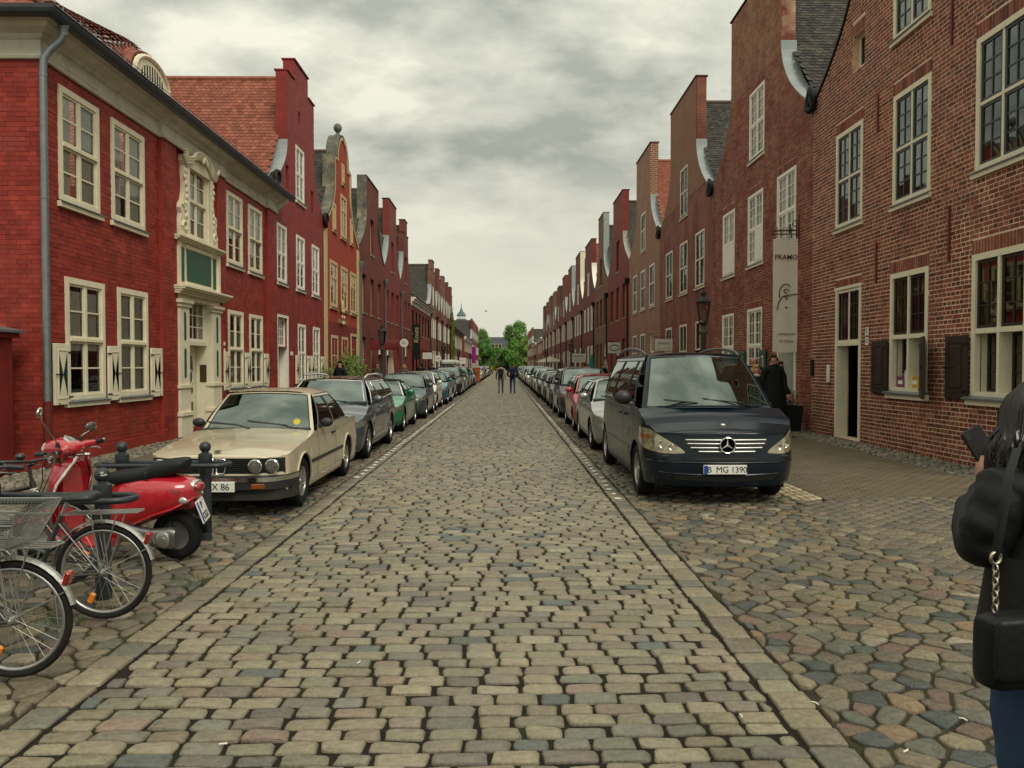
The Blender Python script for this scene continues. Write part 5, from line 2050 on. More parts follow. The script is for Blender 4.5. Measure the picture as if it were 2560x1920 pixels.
eaves_house('eaves_house', 'low red house with white cornice and no gable, beside the tall black banner', 'L', 59.9, 75.0, m_redsm, 6.9, 10.6, 6, 'R')
GL = [75.0, 82.0, 88.9, 96.3, 101.6, 108.6]
labs = ['brick gable house with dark roof next to the low white-corniced house', 'second brick gable house beyond the low white-corniced house', 'third brick gable house beyond the low white-corniced house',
  'narrow brick gable house beside the ivy-covered house', 'red corner gable house overgrown with yellow-green ivy']
for k in range(5):
 a, c = GL[k], GL[k + 1]
 wn, hl = std_wins(c - a, 'F', ww=1.05, door=(0, 2, 1, 0, 2)[k])
 mat = (m_brown, m_redbrick, m_brown, m_redbrick, m_redsm)[k]
 F, wall, prof, ops = gable_house('gable_house', labs[k], 'L', a, c, mat, 'step', zv=7.7, zc=9.8, zt=12.3, d=(c - a) * .24, d2=.7, zs=11.3, wins=wn, holes=hl, roof='slate', group='far gable houses on the shuttered side')
 for h in hl:
  add_door(F, h, m_brownp)
 hopper(F, 0.05, 6.9, mat=m_iron)
 if k == 4:
  ivy = MB()
  ri = random.Random(4)
  for i in range(2600):
   u = ri.uniform(0, 7.0)
   z = ri.uniform(0, 9.8) * (1 - .25 * abs(u - 3.5) / 3.5)
   s = ri.uniform(.07, .15)
   x, y_ = u, -.05 - ri.random() * .22
   a_, t_ = ri.uniform(0, 6.28), ri.uniform(-.5, .5)
   dx, dz = s * math.cos(a_), s * math.sin(a_)
   ivy.quad((x - dx, y_, z - dz), (x + dz, y_ + t_ * s, z - dx), (x + dx, y_, z + dz), (x - dz, y_ - t_ * s, z + dx), 0, vcol((0.16, 0.20, 0.02), .35, ri))
  o = ivy.build('ivy', M('ivy_leaf', attr=True, rough=0.6), F.root)
  o['kind'] = 'stuff'
eaves_house('eaves_house', 'low brick corner house with dark eaves beyond the ivy-covered house', 'L', 108.6, 131.0, m_brown, 6.9, 10.4, 7, 'F', cornice=m_brownp)
eaves_house('eaves_house', 'low brick corner house with pale cornice across the side street', 'L', 139.0, 170.0, m_redbrick, 6.8, 10.8, 9, 'F')
for k in range(6):
 a = 170 + k * 7.2
 wn, hl = std_wins(7.2, 'F', ww=1.05, door=k % 3)
 F, wall, prof, ops = gable_house('gable_house', '%s far brick gable house counted from the side street, near the purple banner' % ORD[k], 'L', a, a + 7.2, WALLS[(k * 2) % 5], 'step', zv=7.7, zc=9.8, zt=12.2, d=1.7, d2=.7, zs=11.3, wins=wn, holes=hl, roof='slate', group='far gable houses near the purple banner')
 for h in hl:
  add_door(F, h, m_brownp)
# ================================================================= right row
BR = [9.75, 18.45, 27.5, 36.7, 45.7, 55.1, 63.2, 73.0, 82.5, 92.0, 101.0, 111.5, 121.0, 131.0, 140.5, 150.0]
BRICK_A = [(0.235, 0.070, 0.042), (0.200, 0.056, 0.036), (0.275, 0.092, 0.054), (0.160, 0.048, 0.034), (0.225, 0.078, 0.050), (0.250, 0.068, 0.040), (0.120, 0.044, 0.034), (0.29, 0.115, 0.068)]
SLT = [(0.045, 0.043, 0.038), (0.06, 0.055, 0.046), (0.035, 0.034, 0.031), (0.075, 0.066, 0.05)]

# ---- A: cream-jointed brick house with the open shop door
y0, y1 = BR[0], BR[1]
UR = lambda Y: y1 - Y
wA = y1 - y0
AX = [(15.90, 17.18), (13.36, 14.66), (10.80, 12.08)]
wins = []
for (a, c) in AX:
 wins.append((UR(c), 4.74, c - a, 2.06, 'A'))
wins.append((UR(14.70), 7.86, 1.30, 2.0, 'A'))
wins.append((UR(16.42), 7.92, .55, .75, 'S'))
wins.append((UR(12.2), 7.92, .55, .75, 'S'))
wins.append((UR(17.12), 2.20, 1.22, 1.16, 'TB'))
holes = [(UR(17.12), UR(15.90), .12, 2.18), (UR(14.70), UR(13.38), 1.22, 3.44), (UR(12.12), UR(10.80), 1.22, 3.44)]
F, wall, prof, ops = gable_house('gable_house', 'red-brown brick gable house with cream joints, dark sashes and open shop door', 'R', y0, y1, m_mortarA, 'flat', zv=7.9, zc=10.4, zt=12.85, d=2.2, wins=wins, holes=holes, roof='slate', lead=False)
FA = F
bl = brick_list(wA, prof, ops, .02, 12.8, rb_, pad=.235, H=.0765, S=.24, Hd=.12, gap=.016, flem='english')
for o_ in ops:
 if abs(o_[3] - 2.18) > .01:
  bl += soldier(o_[0] - .02, o_[1] + .02, o_[3] + .004, o_[3] + .232)
lowb = []
brick_boxes(F, wall, bl, BRICK_A, m_brickA, rb_, proud=.0035, parts=300, jit=.0015, var=.16,
   key=lambda q: (0 if 1.0 < UR(q[0]) - 8.9 < 6 else 50) + UR(q[0]) - 9 + abs(q[2] - 2.2) * .35 if UR(q[1]) > 11.6 else 99)
# iron wall ties
for (Y, z, h) in ((12.75, 7.5, 1.0), (15.25, 6.7, .75), (12.75, 3.9, .9), (15.25, 3.75, .8)):
 MB().bbox(UR(Y) - .025, UR(Y) + .025, -.035, -.012, z - h / 2, z + h / 2, .006).build('wall_tie', M('rust_red_iron', (0.16, 0.03, 0.025), 0.6, var=0.2), F.root)
# ground floor shop windows: cross frame, glazed above, deep display niche below
for k, (a, c) in enumerate(((UR(14.70), UR(13.38)), (UR(12.12), UR(10.80)))):
 ww, h = c - a, 2.22
 fr = MB()
 fw = .095
 fr.box(0, ww, -.014, .10, h - fw, h)
 fr.box(0, ww, -.014, .10, 0, .07)
 fr.box(0, fw, -.014, .10, .07, h - fw)
 fr.box(ww - fw, ww, -.014, .10, .07, h - fw)
 zm = 1.02
 fr.box(fw, ww - fw, -.010, .09, zm - .04, zm + .04)
 fr.box(ww / 2 - .03, ww / 2 + .03, -.008, .085, .07, zm - .04)
 fr.box(ww / 2 - .03, ww / 2 + .03, -.008, .085, zm + .04, h - fw)
 o = fr.build('shop_window', m_cream, F.root, (a, 0, 1.22))
 nb = MB()      # lined niche
 for (p, q) in ((fw, ww / 2 - .03), (ww / 2 + .03, ww - fw)):
  nb.quad((p, .085, .07), (p, .085, zm - .04), (p, .21, zm - .04), (p, .21, .07))
  nb.quad((q, .085, .07), (q, .21, .07), (q, .21, zm - .04), (q, .085, zm - .04))
  nb.quad((p, .085, .071), (q, .085, .071), (q, .21, .071), (p, .21, .071))
  nb.quad((p, .085, zm - .041), (q, .085, zm - .041), (q, .21, zm - .041), (p, .21, zm - .041))
 nb.build('niche', m_cream, o)
 sb = MB()
 for (p, q) in ((fw, ww / 2 - .03), (ww / 2 + .03, ww - fw)):
  for (za, zb, y) in ((zm + .045, h - fw - .004, .02), (.075, zm - .045, .19)):
   sb.box(p + .003, q - .003, y, y + .04, zb - .05, zb)
   sb.box(p + .003, q - .003, y, y + .04, za, za + .05)
   sb.box(p + .003, p + .05, y, y + .04, za + .05, zb - .05)
   sb.box(q - .05, q - .003, y, y + .04, za + .05, zb - .05)
   if y < .1:
    sb.box((p + q) / 2 - .012, (p + q) / 2 + .012, y + .005, y + .035, za + .05, zb - .05)
   for j in (1, 2):
    zz_ = za + (zb - za) * j / 3
    sb.box(p + .05, q - .05, y + .007, y + .033, zz_ - .012, zz_ + .012)
 sb.build('sash', m_dkgreen if k == 9 else m_brownp, o)
 for (p, q) in ((fw, ww / 2 - .03), (ww / 2 + .03, ww - fw)):
  for (za, zb, y, nx) in ((zm + .045, h - fw, .04, 2), (.075, zm - .045, .21, 1)):
   for i in range(nx):
    for j in range(3):
     pw, ph = (q - p - .1) / nx, (zb - za - .1) / 3
     kk = ('pane', round(pw, 3), round(ph, 3))
     if kk not in WINCACHE:
      WINCACHE[kk] = MB().quad((-pw / 2, 0, -ph / 2), (pw / 2, 0, -ph / 2), (pw / 2, 0, ph / 2), (-pw / 2, 0, ph / 2)).mesh('pane', m_pane)
     link('pane', WINCACHE[kk], o, (p + .05 + pw * (i + .5), y, za + .05 + ph * (j + .5)), (rb_.uniform(-.01, .01), 0, rb_.uniform(-.01, .01)))
 sl = MB()
 sl.box(-.05, ww + .05, -.07, .03, -.14, -.028, 0)
 sl.add([(-.07, -.12, -.03), (ww + .07, -.12, -.03), (ww + .07, .0, .01), (-.07, .0, .01), (-.07, -.12, -.055), (ww + .07, -.12, -.055)], [(0, 1, 2, 3), (4, 5, 1, 0)], 1)
 sl.build('sill', [m_cream, m_zinc], o)
 k2 = wave_sheet(ww * .35, .9)
 k2.xform(Matrix.Translation((fw, .12, zm + .08)))
 k2.build('curtain', m_board, o)
 shutter(F.root, a - .01, 1.16, .60, 1.03, 'brown', 'r')
 if k == 0:
  shutter(F.root, c - .12, 1.14, .62, 1.06, 'brown', 'l', -.42)
# open doorway: cream frame, brown door swung in, shop things in the dark
a, c = holes[0][0], holes[0][1]
b = MB()
b.box(a, a + .085, -.02, .12, .11, 3.36)
b.box(c - .085, c, -.02, .12, .11, 3.36)
b.box(a + .085, c - .085, -.018, .12, 2.13, 2.21)
b.box(a - .03, c + .03, -.03, .10, 3.36, 3.42)
b.quad((a + .086, .12, .12), (a + .086, .24, .12), (a + .086, .24, 2.15), (a + .086, .12, 2.15))
b.quad((c - .086, .12, .12), (c - .086, .24, .12), (c - .086, .24, 2.15), (c - .086, .12, 2.15))
b.build('door_frame', m_cream, F.root)
dl = MB()
dl.bbox(0, .045, 0, 1.0, 0, 2.02, .004)
dl.bbox(-.012, .057, .15, .85, .2, .95, .006)
dl.bbox(-.012, .057, .15, .85, 1.1, 1.85, .006)
o = dl.build('door', m_brownp, F.root, (c - .15, .42, .13))
MB().box(a + .1, c - .1, .1, 3.0, .10, .118).build('shop_floor', M('shop_floor', (0.06, 0.045, 0.03), 0.6), F.root)
MB().box(a - .1, c + .1, -.02, .1, -.02, .108).build('door_step', MATS['grey_step'], F.root)
for k in (0, 1):
 MB().box(UR(15.6) - .055, UR(15.6) + .055, -.032, -.012, 2.12 + .2 * k, 2.28 + .2 * k).build('number_plate', m_white, F.root)
MB().box(UR(15.6) - .012, UR(15.6) + .012, -.036, -.032, 2.16, 2.25).build('number_mark', m_iron, F.root)
MB().tube([(UR(15.6) - .02, -.034, 2.46), (UR(15.6) + .02, -.034, 2.44), (UR(15.6) - .01, -.034, 2.40), (UR(15.6) + .01, -.034, 2.36)], .008, 5).build('number_mark', m_iron, F.root)
nb = MB().bbox(UR(17.42) - .05, UR(17.42) + .05, -.06, -.01, 1.32, 1.72, .008)
nb.build('door_intercom', m_white, F.root)
MB().box(UR(18.35) - .05, UR(18.35) + .05, -.06, -.01, 1.45, 1.85).build('lamp_box', m_iron, F.root)
MB().box(0, wA, -.06, 0.0, -.1, .03).build('plinth', M('grey_plinth', (0.17, 0.14, 0.11), 0.85, var=0.3, vscale=4, bump=0.5, bscale=30), F.root)

# goods in the shop window and on a table inside the door: things of their own
gx = XR + .125
YW = 14.04
goods = [('gift_bag', 'purple printed gift bag on the brick house shop sill', (0.22, 0.05, 0.16), -.40, .26, .20), ('gift_bag', 'white gift bag with dark tissue in the brick house shop window', (0.6, 0.58, 0.5), -.17, .15, .32),
   ('gift_box', 'yellow and orange gift box on the brick house shop sill', (0.55, 0.30, 0.04), .10, .30, .21), ('gift_bag', 'olive gift bag with white ribbon in the brick house shop window', (0.28, 0.24, 0.05), .40, .15, .34)]
for n_, lab, col, dy, ww, hh in goods:
 t = thing(n_, lab, 'gift', (gx, YW - dy, 1.292))
 b = MB()
 b.add([(-.05, -ww / 2, 0), (.05, -ww / 2, 0), (.05, ww / 2, 0), (-.05, ww / 2, 0), (-.05, -ww / 2 - .006, hh), (.05, -ww / 2 - .006, hh), (.05, ww / 2 + .006, hh), (-.05, ww / 2 + .006, hh)],
   [(0, 3, 2, 1), (0, 1, 5, 4), (1, 2, 6, 5), (2, 3, 7, 6), (3, 0, 4, 7), (4, 5, 6, 7)])
 b.build('bag_body', M('gift_%.2f%.2f' % (col[0], col[2]), col, 0.6, var=0.45, vscale=25), t)
 b = MB().tube([(0, -.05, hh), (0, -.04, hh + .05), (0, .04, hh + .05), (0, .05, hh)], .005, 5)
 b.box(-.056, -.051, -ww * .3, ww * .3, hh * .3, hh * .65)
 b.build('ribbon', m_white, t)
t = thing('shop_table', 'small dark table with stacked boxes inside the open shop doorway', 'table', (XR + .55, 16.2, .118))
b = MB().bbox(-.22, .22, -.3, .3, .72, .76, .006)
b.build('table_top', M('dark_wood', (0.05, 0.03, 0.02), 0.5, var=0.3), t)
for sx in (-.19, .19):
 for sy in (-.26, .26):
  MB().box(sx - .02, sx + .02, sy - .02, sy + .02, 0, .72).build('leg', MATS['dark_wood'], t)
for k in range(3):
 t2 = tag(MB().bbox(-.14, .14, -.17, .17, 0, .12, .006).build('gift_carton', M('carton_%d' % k, [(0.35, 0.22, 0.12), (0.28, 0.3, 0.28), (0.4, 0.12, 0.10)][k], 0.6, var=0.4, vscale=22), None, (XR + .55, 16.2 + .01 * k, .88 + .121 * k)),
    ['brown gift carton lowest of the stack in the shop doorway', 'grey gift carton in the middle of the stack in the shop doorway', 'red gift carton on top of the stack in the shop doorway'][k], 'carton')
mt = MB().bbox(-.5, .5, -.55, .55, 0, .012, .004)
tag(mt.build('door_mat', M('rubber_mat', (0.03, 0.03, 0.026), 0.9, var=0.3), None, (XR - 1.35, 17.7, ground_z(XR - 1.35) + .008)), 'dark rubber mat lying on the pavement before the brick house', 'mat')

# ---- B: worn red house with white windows
y0, y1 = BR[1], BR[2]
RB_ = [(0.235, 0.060, 0.040), (0.20, 0.048, 0.034), (0.265, 0.078, 0.048), (0.165, 0.044, 0.033), (0.28, 0.112, 0.066), (0.23, 0.090, 0.056)]
m_mortB = M('worn_mortar', (0.20, 0.058, 0.042), 0.8, var=0.3, vscale=1.4, stain=(0.48, 0.33, 0.21), sscale=1.1, sfrac=0.45, bump=0.3, bscale=50)
m_brickB = M('worn_red_brick', attr=True, rough=0.74, var=0.25, vscale=2.5, bump=0.35, bscale=80, stain=(0.13, 0.045, 0.040), sscale=0.7, sfrac=0.62, streak=(0.11, 0.036, 0.030))
wins = [(UR(26.08), 4.68, 1.34, 2.08, 'B', dict(blank=(.0, 1.0, .0, .46))), (UR(23.40), 4.72, 1.36, 2.08, 'B', dict(blank=(.52, 1.0, .0, .46))), (UR(20.90), 4.72, 1.36, 2.08, 'B'),
  (UR(26.08), 1.2, 1.30, 2.2, 'B'), (UR(23.40), 1.2, 1.34, 2.2, 'B'), (UR(23.32), 7.84, 1.34, 2.0, 'B')]
holes = [(UR(20.75), UR(19.45), .12, 3.3)]
F, wall, prof, ops = gable_house('gable_house', 'worn red gable house with white lattice windows and a long white banner', 'R', y0, y1, m_mortB, 'flat', zv=7.95, zc=10.4, zt=12.85, d=2.25, wins=wins, holes=holes, roof='slate',
         tileset=(m_slate, SLT, 34, 150), zr=12.6)
bl = brick_list(F.w, prof, ops, .05, 12.8, rb_, H=.0775, S=.24, Hd=.12, gap=.015, pad=.2)
for o_ in ops:
 bl += soldier(o_[0] - .02, o_[1] + .02, o_[3] + .004, o_[3] + .197)
up_tan = [(0.29, 0.135, 0.075), (0.25, 0.11, 0.065), (0.32, 0.15, 0.085)]
brick_boxes(F, wall, [q for q in bl if q[2] < 10.1], RB_, m_brickB, rb_, proud=.003, jit=.0015, var=.18)
brick_boxes(F, wall, [q for q in bl if q[2] >= 10.1], up_tan, m_brickB, rb_, proud=.003, jit=.0015, var=.18)
coil(F, F.w, 8.05)
FB = F
h = holes[0]
b = MB()
b.box(h[0], h[0] + .09, -.03, .15, .1, 3.3)
b.box(h[1] - .09, h[1], -.03, .15, .1, 3.3)
b.box(h[0], h[1], -.032, .15, 3.302, 3.4)
b.quad((h[0] + .091, .15, .12), (h[0] + .091, .5, .12), (h[0] + .091, .5, 3.3), (h[0] + .091, .15, 3.3))
b.build('door_frame', m_white, F.root)
dl = MB().bbox(0, .05, 0, 1.1, 0, 3.1, .004)
dl.bbox(-.01, .06, .15, .95, .3, 1.4, .008)
dl.bbox(-.01, .06, .15, .95, 1.6, 2.9, .008)
dl.build('door', m_green, F.root, (h[1] - .15, .1, .13), (0, 0, rad(28)))
MB().box(h[0] - .05, h[1] + .05, -.25, .3, -.02, .105).build('door_step', MATS['grey_step'], F.root)
for (u, hg) in ((UR(26.10), 'r'), (UR(24.76), 'l'), (UR(23.42), 'r'), (UR(22.04), 'l')):
 shutter(F.root, u, 1.15, .48, 1.0, 'dgreen', hg)

# ---- C: tan gable over red-brown brick
y0, y1 = BR[2], BR[3]
m_tanw = M('tan_render_wall', (0.24, 0.125, 0.075), 0.8, var=0.18, vscale=1.5, stain=(0.15, 0.085, 0.06), sscale=2.4, sfrac=0.66, bump=0.3, bscale=30)
m_brC = M('red_brown_brick_tex', (0.205, 0.062, 0.042), 0.75, brick=((0.175, 0.052, 0.037), (0.36, 0.21, 0.14), 0.25, 0.077, 0.009), var=0.30, vscale=1.1, bump=0.3, bscale=40, stain=(0.165, 0.042, 0.034), sscale=0.8, sfrac=0.52)
wins = [(UR(35.3), 4.72, 1.38, 2.08, 'C'), (UR(32.52), 4.72, 1.36, 2.08, 'C'), (UR(29.86), 4.72, 1.36, 2.08, 'C'), (UR(35.3), 1.2, 1.3, 2.2, 'C'), (UR(32.5), 1.2, 1.3, 2.2, 'C'), (UR(29.8), 2.3, 1.3, 1.1, 'TB'), (UR(32.5), 7.88, 1.32, 2.0, 'C')]
holes = [(UR(29.8), UR(28.5), .12, 2.28)]
F, wall, prof, ops = gable_house('gable_house', 'gable house with tan rendered gable above dark red brick and cream windows', 'R', y0, y1, m_brC, 'flat', zv=8.0, zc=10.45, zt=12.85, d=2.3, wins=wins, holes=holes, roof='slate', zr=12.6, tileset=(m_slate, SLT, 30, 0))
gw = wall_mesh(F.w, [p for p in prof if p[1] >= 8.2], [o for o in ops if o[3] > 8.2], y=-.012, reveal=.02, zb0=8.45)
gw.build('gable_render', m_tanw, F.root)
add_door(F, holes[0], m_brownp)
coil(F, F.w, 8.05)

# ---- D: striped joints, red roof
y0, y1 = BR[3], BR[4]
wn, hl = std_wins(y1 - y0, 'D', ww=1.35, zlow=1.2, hlow=2.2, zup=4.72, hup=2.08, zg=7.85, hg=2.0, door=2, axes=(.22, .5, .78))
F, wall, prof, ops = gable_house('gable_house', 'brick gable house with pale horizontal joints and a red tiled roof', 'R', y0, y1, m_striped, 'flat', zv=8.0, zc=10.4, zt=13.0, d=2.4, wins=wn, holes=hl, roof='red', zr=12.6, tileset=(m_rtile, [(0.27, 0.09, 0.055), (0.23, 0.076, 0.047)], 26, 0), capmat=m_oldcop)
add_door(F, hl[0], m_brownp)
coil(F, F.w, 8.05)
# ---- E .. far
SP = [(m_redsm, 'R', 'slate', 'smooth dark red gable house with deep-set windows beside the oval sign', M('old_lead', (0.30, 0.29, 0.25), 0.6, var=0.5, vscale=8), False),
  (m_brown, 'R', 'slate', 'brown brick gable house with blue-grey lead along its whole gable', m_lead, True),
  (m_redbrick, 'F', 'red', 'red brick gable house with bright lead strip and red roof beside the turquoise parasol', m_white, False),
  (m_redbrick, 'F', 'slate', 'red brick gable house with a cream coping strip up its gable', m_cream, True),
  (m_redbrick, 'F', 'slate', 'red brick gable house with pale blue coping strip beyond the cream coping', m_lead, True)]
for k in range(4, 15):
 y0, y1 = BR[k], BR[k + 1]
 j = k - 4
 if j < 5:
  mat, st, rf_, lab, lm, lt = SP[j]
  grp = None
 else:
  mat, st, rf_, lm, lt = WALLS[(j * 3) % 5], 'F', 'slate', None, False
  lab, grp = '%s brick gable house with white windows beyond the pale blue coping strip' % ORD[j - 5], 'far gable houses on the van side'
 wn, hl = std_wins(y1 - y0, st, ww=1.3, zlow=1.2, hlow=2.2, zup=4.72, hup=2.08, zg=7.85, hg=2.0, door=k % 3, axes=(.22, .5, .78))
 F, wall, prof, ops = gable_house('gable_house', lab, 'R', y0, y1, mat, 'step' if j in (6, 9) else 'flat', zv=8.0, zc=10.2 + rb_.uniform(-.2, .3), zt=12.85 + rb_.uniform(-.4, .3), zs=11.9, d=2.3 + rb_.uniform(-.3, .3), wins=wn, holes=hl, roof=rf_, zr=12.4, leadmat=lm, leadtop=lt, group=grp, lead=(j < 5 or j % 2 == 1))
 for h in hl:
  add_door(F, h, m_brownp if k % 2 else m_dkgreen)
 hopper(F, F.w - .05, 6.9, mat=m_iron)
eaves_house('eaves_house', 'low corner house with white cornice and grey mansard past the last gables', 'R', 152.0, 172.0, m_brown, 7.2, 11.6, 7, 'F', roofmat=M('grey_slate_roof', (0.06, 0.07, 0.075), 0.7, var=0.2))
eaves_house('eaves_house', 'low pale-corniced house across the side street on the van side', 'R', 180.0, 206.0, m_redbrick, 7.0, 10.6, 8, 'F')
for k in range(5):
 a = 206 + k * 9.0
 wn, hl = std_wins(9.0, 'F', ww=1.2, door=k % 3)
 F, wall, prof, ops = gable_house('gable_house', '%s of the farthest brick gable houses before the trees on the van side' % ORD[k], 'R', a, a + 9, WALLS[(k * 2 + 1) % 5], 'flat', zv=7.7, zc=9.8, zt=12.0, d=2.0, wins=wn, holes=hl, roof='slate', group='farthest gable houses before the trees')
 for h in hl:
  add_door(F, h, m_brownp)
# ================================================================= cars
m_tyre = M('tyre_rubber', (0.014, 0.014, 0.013), 0.8, var=0.3, vscale=20)
m_rim = M('alloy_rim', (0.45, 0.45, 0.42), 0.32, metal=0.85, var=0.1)
m_hub = M('dark_hub', (0.03, 0.03, 0.03), 0.5, metal=0.4)
m_blackp = M('black_plastic', (0.016, 0.017, 0.017), 0.48, var=0.15, vscale=12)
m_under = M('underbody', (0.008, 0.008, 0.008), 0.9)
m_trimb = M('black_trim', (0.012, 0.013, 0.013), 0.3)
m_chrome = M('chrome', (0.62, 0.62, 0.58), 0.12, metal=1.0)
m_seat = M('car_seat', (0.055, 0.055, 0.05), 0.85, var=0.2, vscale=10)
m_cglass = glass('car_glass', (0.40, 0.46, 0.42), 2.5, 0.015, (0.85, 1.0, 0.93))
m_cside = glass('car_side_glass', (0.16, 0.19, 0.18), 1.75, 0.015, (0.85, 0.95, 0.92))
m_lens = M('lamp_lens', (0.17, 0.168, 0.14), 0.08, metal=0.35, var=0.35, vscale=26, coat=1.0)
m_lensd = M('lamp_lens_dark', (0.10, 0.10, 0.09), 0.08, metal=0.3, var=0.4, vscale=22, coat=1.0)
m_amber = M('amber_lens', (0.24, 0.06, 0.008), 0.2, coat=1.0)
m_redl = M('red_lens', (0.28, 0.010, 0.010), 0.15, coat=1.0)
m_plate = M('plate_white', (0.70, 0.69, 0.62), 0.45)
m_eu = M('plate_blue', (0.01, 0.045, 0.30), 0.45)
m_ink = M('plate_ink', (0.012, 0.012, 0.012), 0.6)


def paint(name, col, metal=0.25, rough=0.32):
 return M('paint_' + name, col, rough, metal=metal, coat=0.9, var=0.05, vscale=3)


def lerp_list(pts, x):
 if x <= pts[0][0]:
  return pts[0][1]
 for (a, fa), (b_, fb) in zip(pts[:-1], pts[1:]):
  if x <= b_:
   t = (x - a) / (b_ - a) if b_ > a else 0
   t = t * t * (3 - 2 * t) * .5 + t * .5
   return fa + (fb - fa) * t
 return pts[-1][1]


class Car:
 def __init__(self, label, loc, sp, pm, group=None, cat='car', name='parked_car', rz=0.0, lod=0):
  self.sp = sp
  self.lod = lod
  self.root = thing(name, label, cat, loc, rz, group)
  self.pm = pm
  self.body()
  self.greenhouse()
  self.wheels()
  self.inside()

 # ---- analytic shell
 def sect(self, z):
  return lerp_list(self.sp['sec'], z)

 def hw(self, y):
  L, W = self.sp['L'], self.sp['W']
  t = abs(y - L / 2) / (L / 2)
  return W * (1 - self.sp.get('taper', .05) * t ** 4)

 def fplan(self, xf):
  bow, yc = self.sp['bow'], self.sp['yc']
  x0 = .66
  k = max(0.0, (xf - x0) / (1 - x0))
  return bow * xf * xf + (yc - bow) * k ** 2.3

 def yoff_f(self, z):
  return lerp_list(self.sp['front'], z)

 def yoff_r(self, z):
  return lerp_list(self.sp['rear'], z)

 def fpt(self, x, z, off=0.0):
  """point of the nose at lateral x and height z, pushed out by off"""
  yc = self.sp['yc']
  W0 = self.hw(yc) * self.sect(z)
  xf = min(1.0, abs(x) / W0)
  y = self.fplan(xf) + self.yoff_f(z)
  # outward normal in plan
  d = (self.fplan(min(1, xf + .01)) - self.fplan(max(0, xf - .01))) / (W0 * (min(1, xf + .01) - max(0, xf - .01)) + 1e-9)
  n = Vector((d * (1 if x >= 0 else -1), -1)).normalized()
  return (x + n.x * off, y + n.y * off, z)

 def rpt(self, x, z, off=0.0):
  L, yc = self.sp['L'], self.sp['yc']
  W0 = self.hw(L - yc) * self.sect(z)
  xf = min(1.0, abs(x) / W0)
  y = L - self.fplan(xf) - self.yoff_r(z)
  return (x, y + off, z)

 def spt(self, y, z, s=1, off=0.0):
  sp = self.sp
  L, yc = sp['L'], sp['yc']
  yy = y
  if y < yc + .6:
   yy += self.yoff_f(z) * (1 - (y - yc) / .6)
  if y > L - yc - .6:
   yy -= self.yoff_r(z) * (1 - (L - yc - y) / .6)
  return (s * (self.hw(y) * self.sect(z) + off), yy, z)

 def ztop(self, y):
  return lerp_list(self.sp['top'], y)

 def body(self):
  sp = self.sp
  L, yc, zs = sp['L'], sp['yc'], sp['sill']
  r, ra = sp['r'], sp['r'] + .055
  cols = []
  xfs = [0, .2, .4, .58, .7, .8, .88, .94, .975] if self.lod == 0 else [0, .4, .7, .88, .96]
  for xf in xfs:
   cols.append(('f', xf))
  ys = [yc]
  for yw in sp['wheels']:
   ys.append(yw - ra - .002)
   n = 10 if self.lod == 0 else 6
   ys += [yw - ra * math.cos(PI * i / n) for i in range(n + 1)]
   ys.append(yw + ra + .002)
  ys.append(L - yc)
  c0, r0 = sp['green'][0], sp['green'][3]
  ys += [c0, r0]
  k = yc
  while k < L - yc:
   ys.append(k)
   k += .30 if self.lod == 0 else .5
  ys = sorted(set(round(q, 4) for q in ys if yc <= q <= L - yc))
  for q in ys:
   cols.append(('s', q))
  for xf in xfs[::-1]:
   cols.append(('r', xf))
  T = [0, .08, .2, .35, .5, .65, .78, .88, .95, 1] if self.lod == 0 else [0, .15, .4, .65, .88, 1]
  b = MB()
  nR = len(T)
  zmid = sp['top'][0][1]
  for s in (1, -1):
   base = len(b.v)
   tops = []
   for kind, q in cols:
    if kind == 'f':
     yy, zt = 0, self.ztop(0 if q < .9 else yc * .5)
    elif kind == 'r':
     yy, zt = L, self.ztop(L)
    else:
     yy, zt = q, self.ztop(q)
    zb = zs
    if kind == 's':
     for yw in sp['wheels']:
      if abs(q - yw) <= ra + 1e-4:
       zb = r + math.sqrt(max(0, ra * ra - (q - yw) ** 2))
    else:
     zb = sp.get('zfront', zs) if kind == 'f' else zs + .03
    for t in T:
     z = zb + (zt - zb) * t
     if kind == 'f':
      W0 = self.hw(yc) * self.sect(z)
      p = self.fpt(q * W0, z)
      p = (p[0] * s, p[1], p[2])
     elif kind == 'r':
      W0 = self.hw(L - yc) * self.sect(z)
      p = self.rpt(q * W0, z)
      p = (p[0] * s, p[1], p[2])
     else:
      p = self.spt(q, z, s)
     b.v.append(p)
   nc = len(cols)
   for i in range(nc - 1):
    for j in range(nR - 1):
     a = base + i * nR + j
     f = (a, a + nR, a + nR + 1, a + 1)
     b.f.append(f if s > 0 else f[::-1]); b.m.append(0); b.c.append(None)
   # hood and deck, half across
   K = 5 if self.lod == 0 else 3
   cr = sp['crown']
   cap = []
   for i, (kind, q) in enumerate(cols):
    p = b.v[base + i * nR + nR - 1]
    row_ = []
    for k in range(K + 1):
     f = 1 - k / K
     ff = f
     row_.append((p[0] * ff, p[1], p[2] + cr * (1 - f * f) * min(1.0, abs(p[0]) / sp['W'] * 1.0)))
    cap.append(row_)
   st = len(b.v)
   for row_ in cap:
    b.v.extend(row_)
   for i in range(nc - 1):
    k0, q0 = cols[i]
    k1, q1 = cols[i + 1]
    yy = 0 if k0 == 'f' else (L if k1 == 'r' else (q0 + (q1 if k1 == 's' else L)) / 2)
    if k0 == 's' and k1 == 's' and c0 - 1e-3 <= q0 and q1 <= r0 + 1e-3:
     continue
    for k in range(K):
     a = st + i * (K + 1) + k
     f = (a, a + K + 1, a + K + 2, a + 1)
     b.f.append(f if s > 0 else f[::-1]); b.m.append(0); b.c.append(None)
  o = b.build('body', self.pm, self.root, smooth=48, fix=True)
  self.bodyo = o
  # wheel housings and floor
  u = MB()
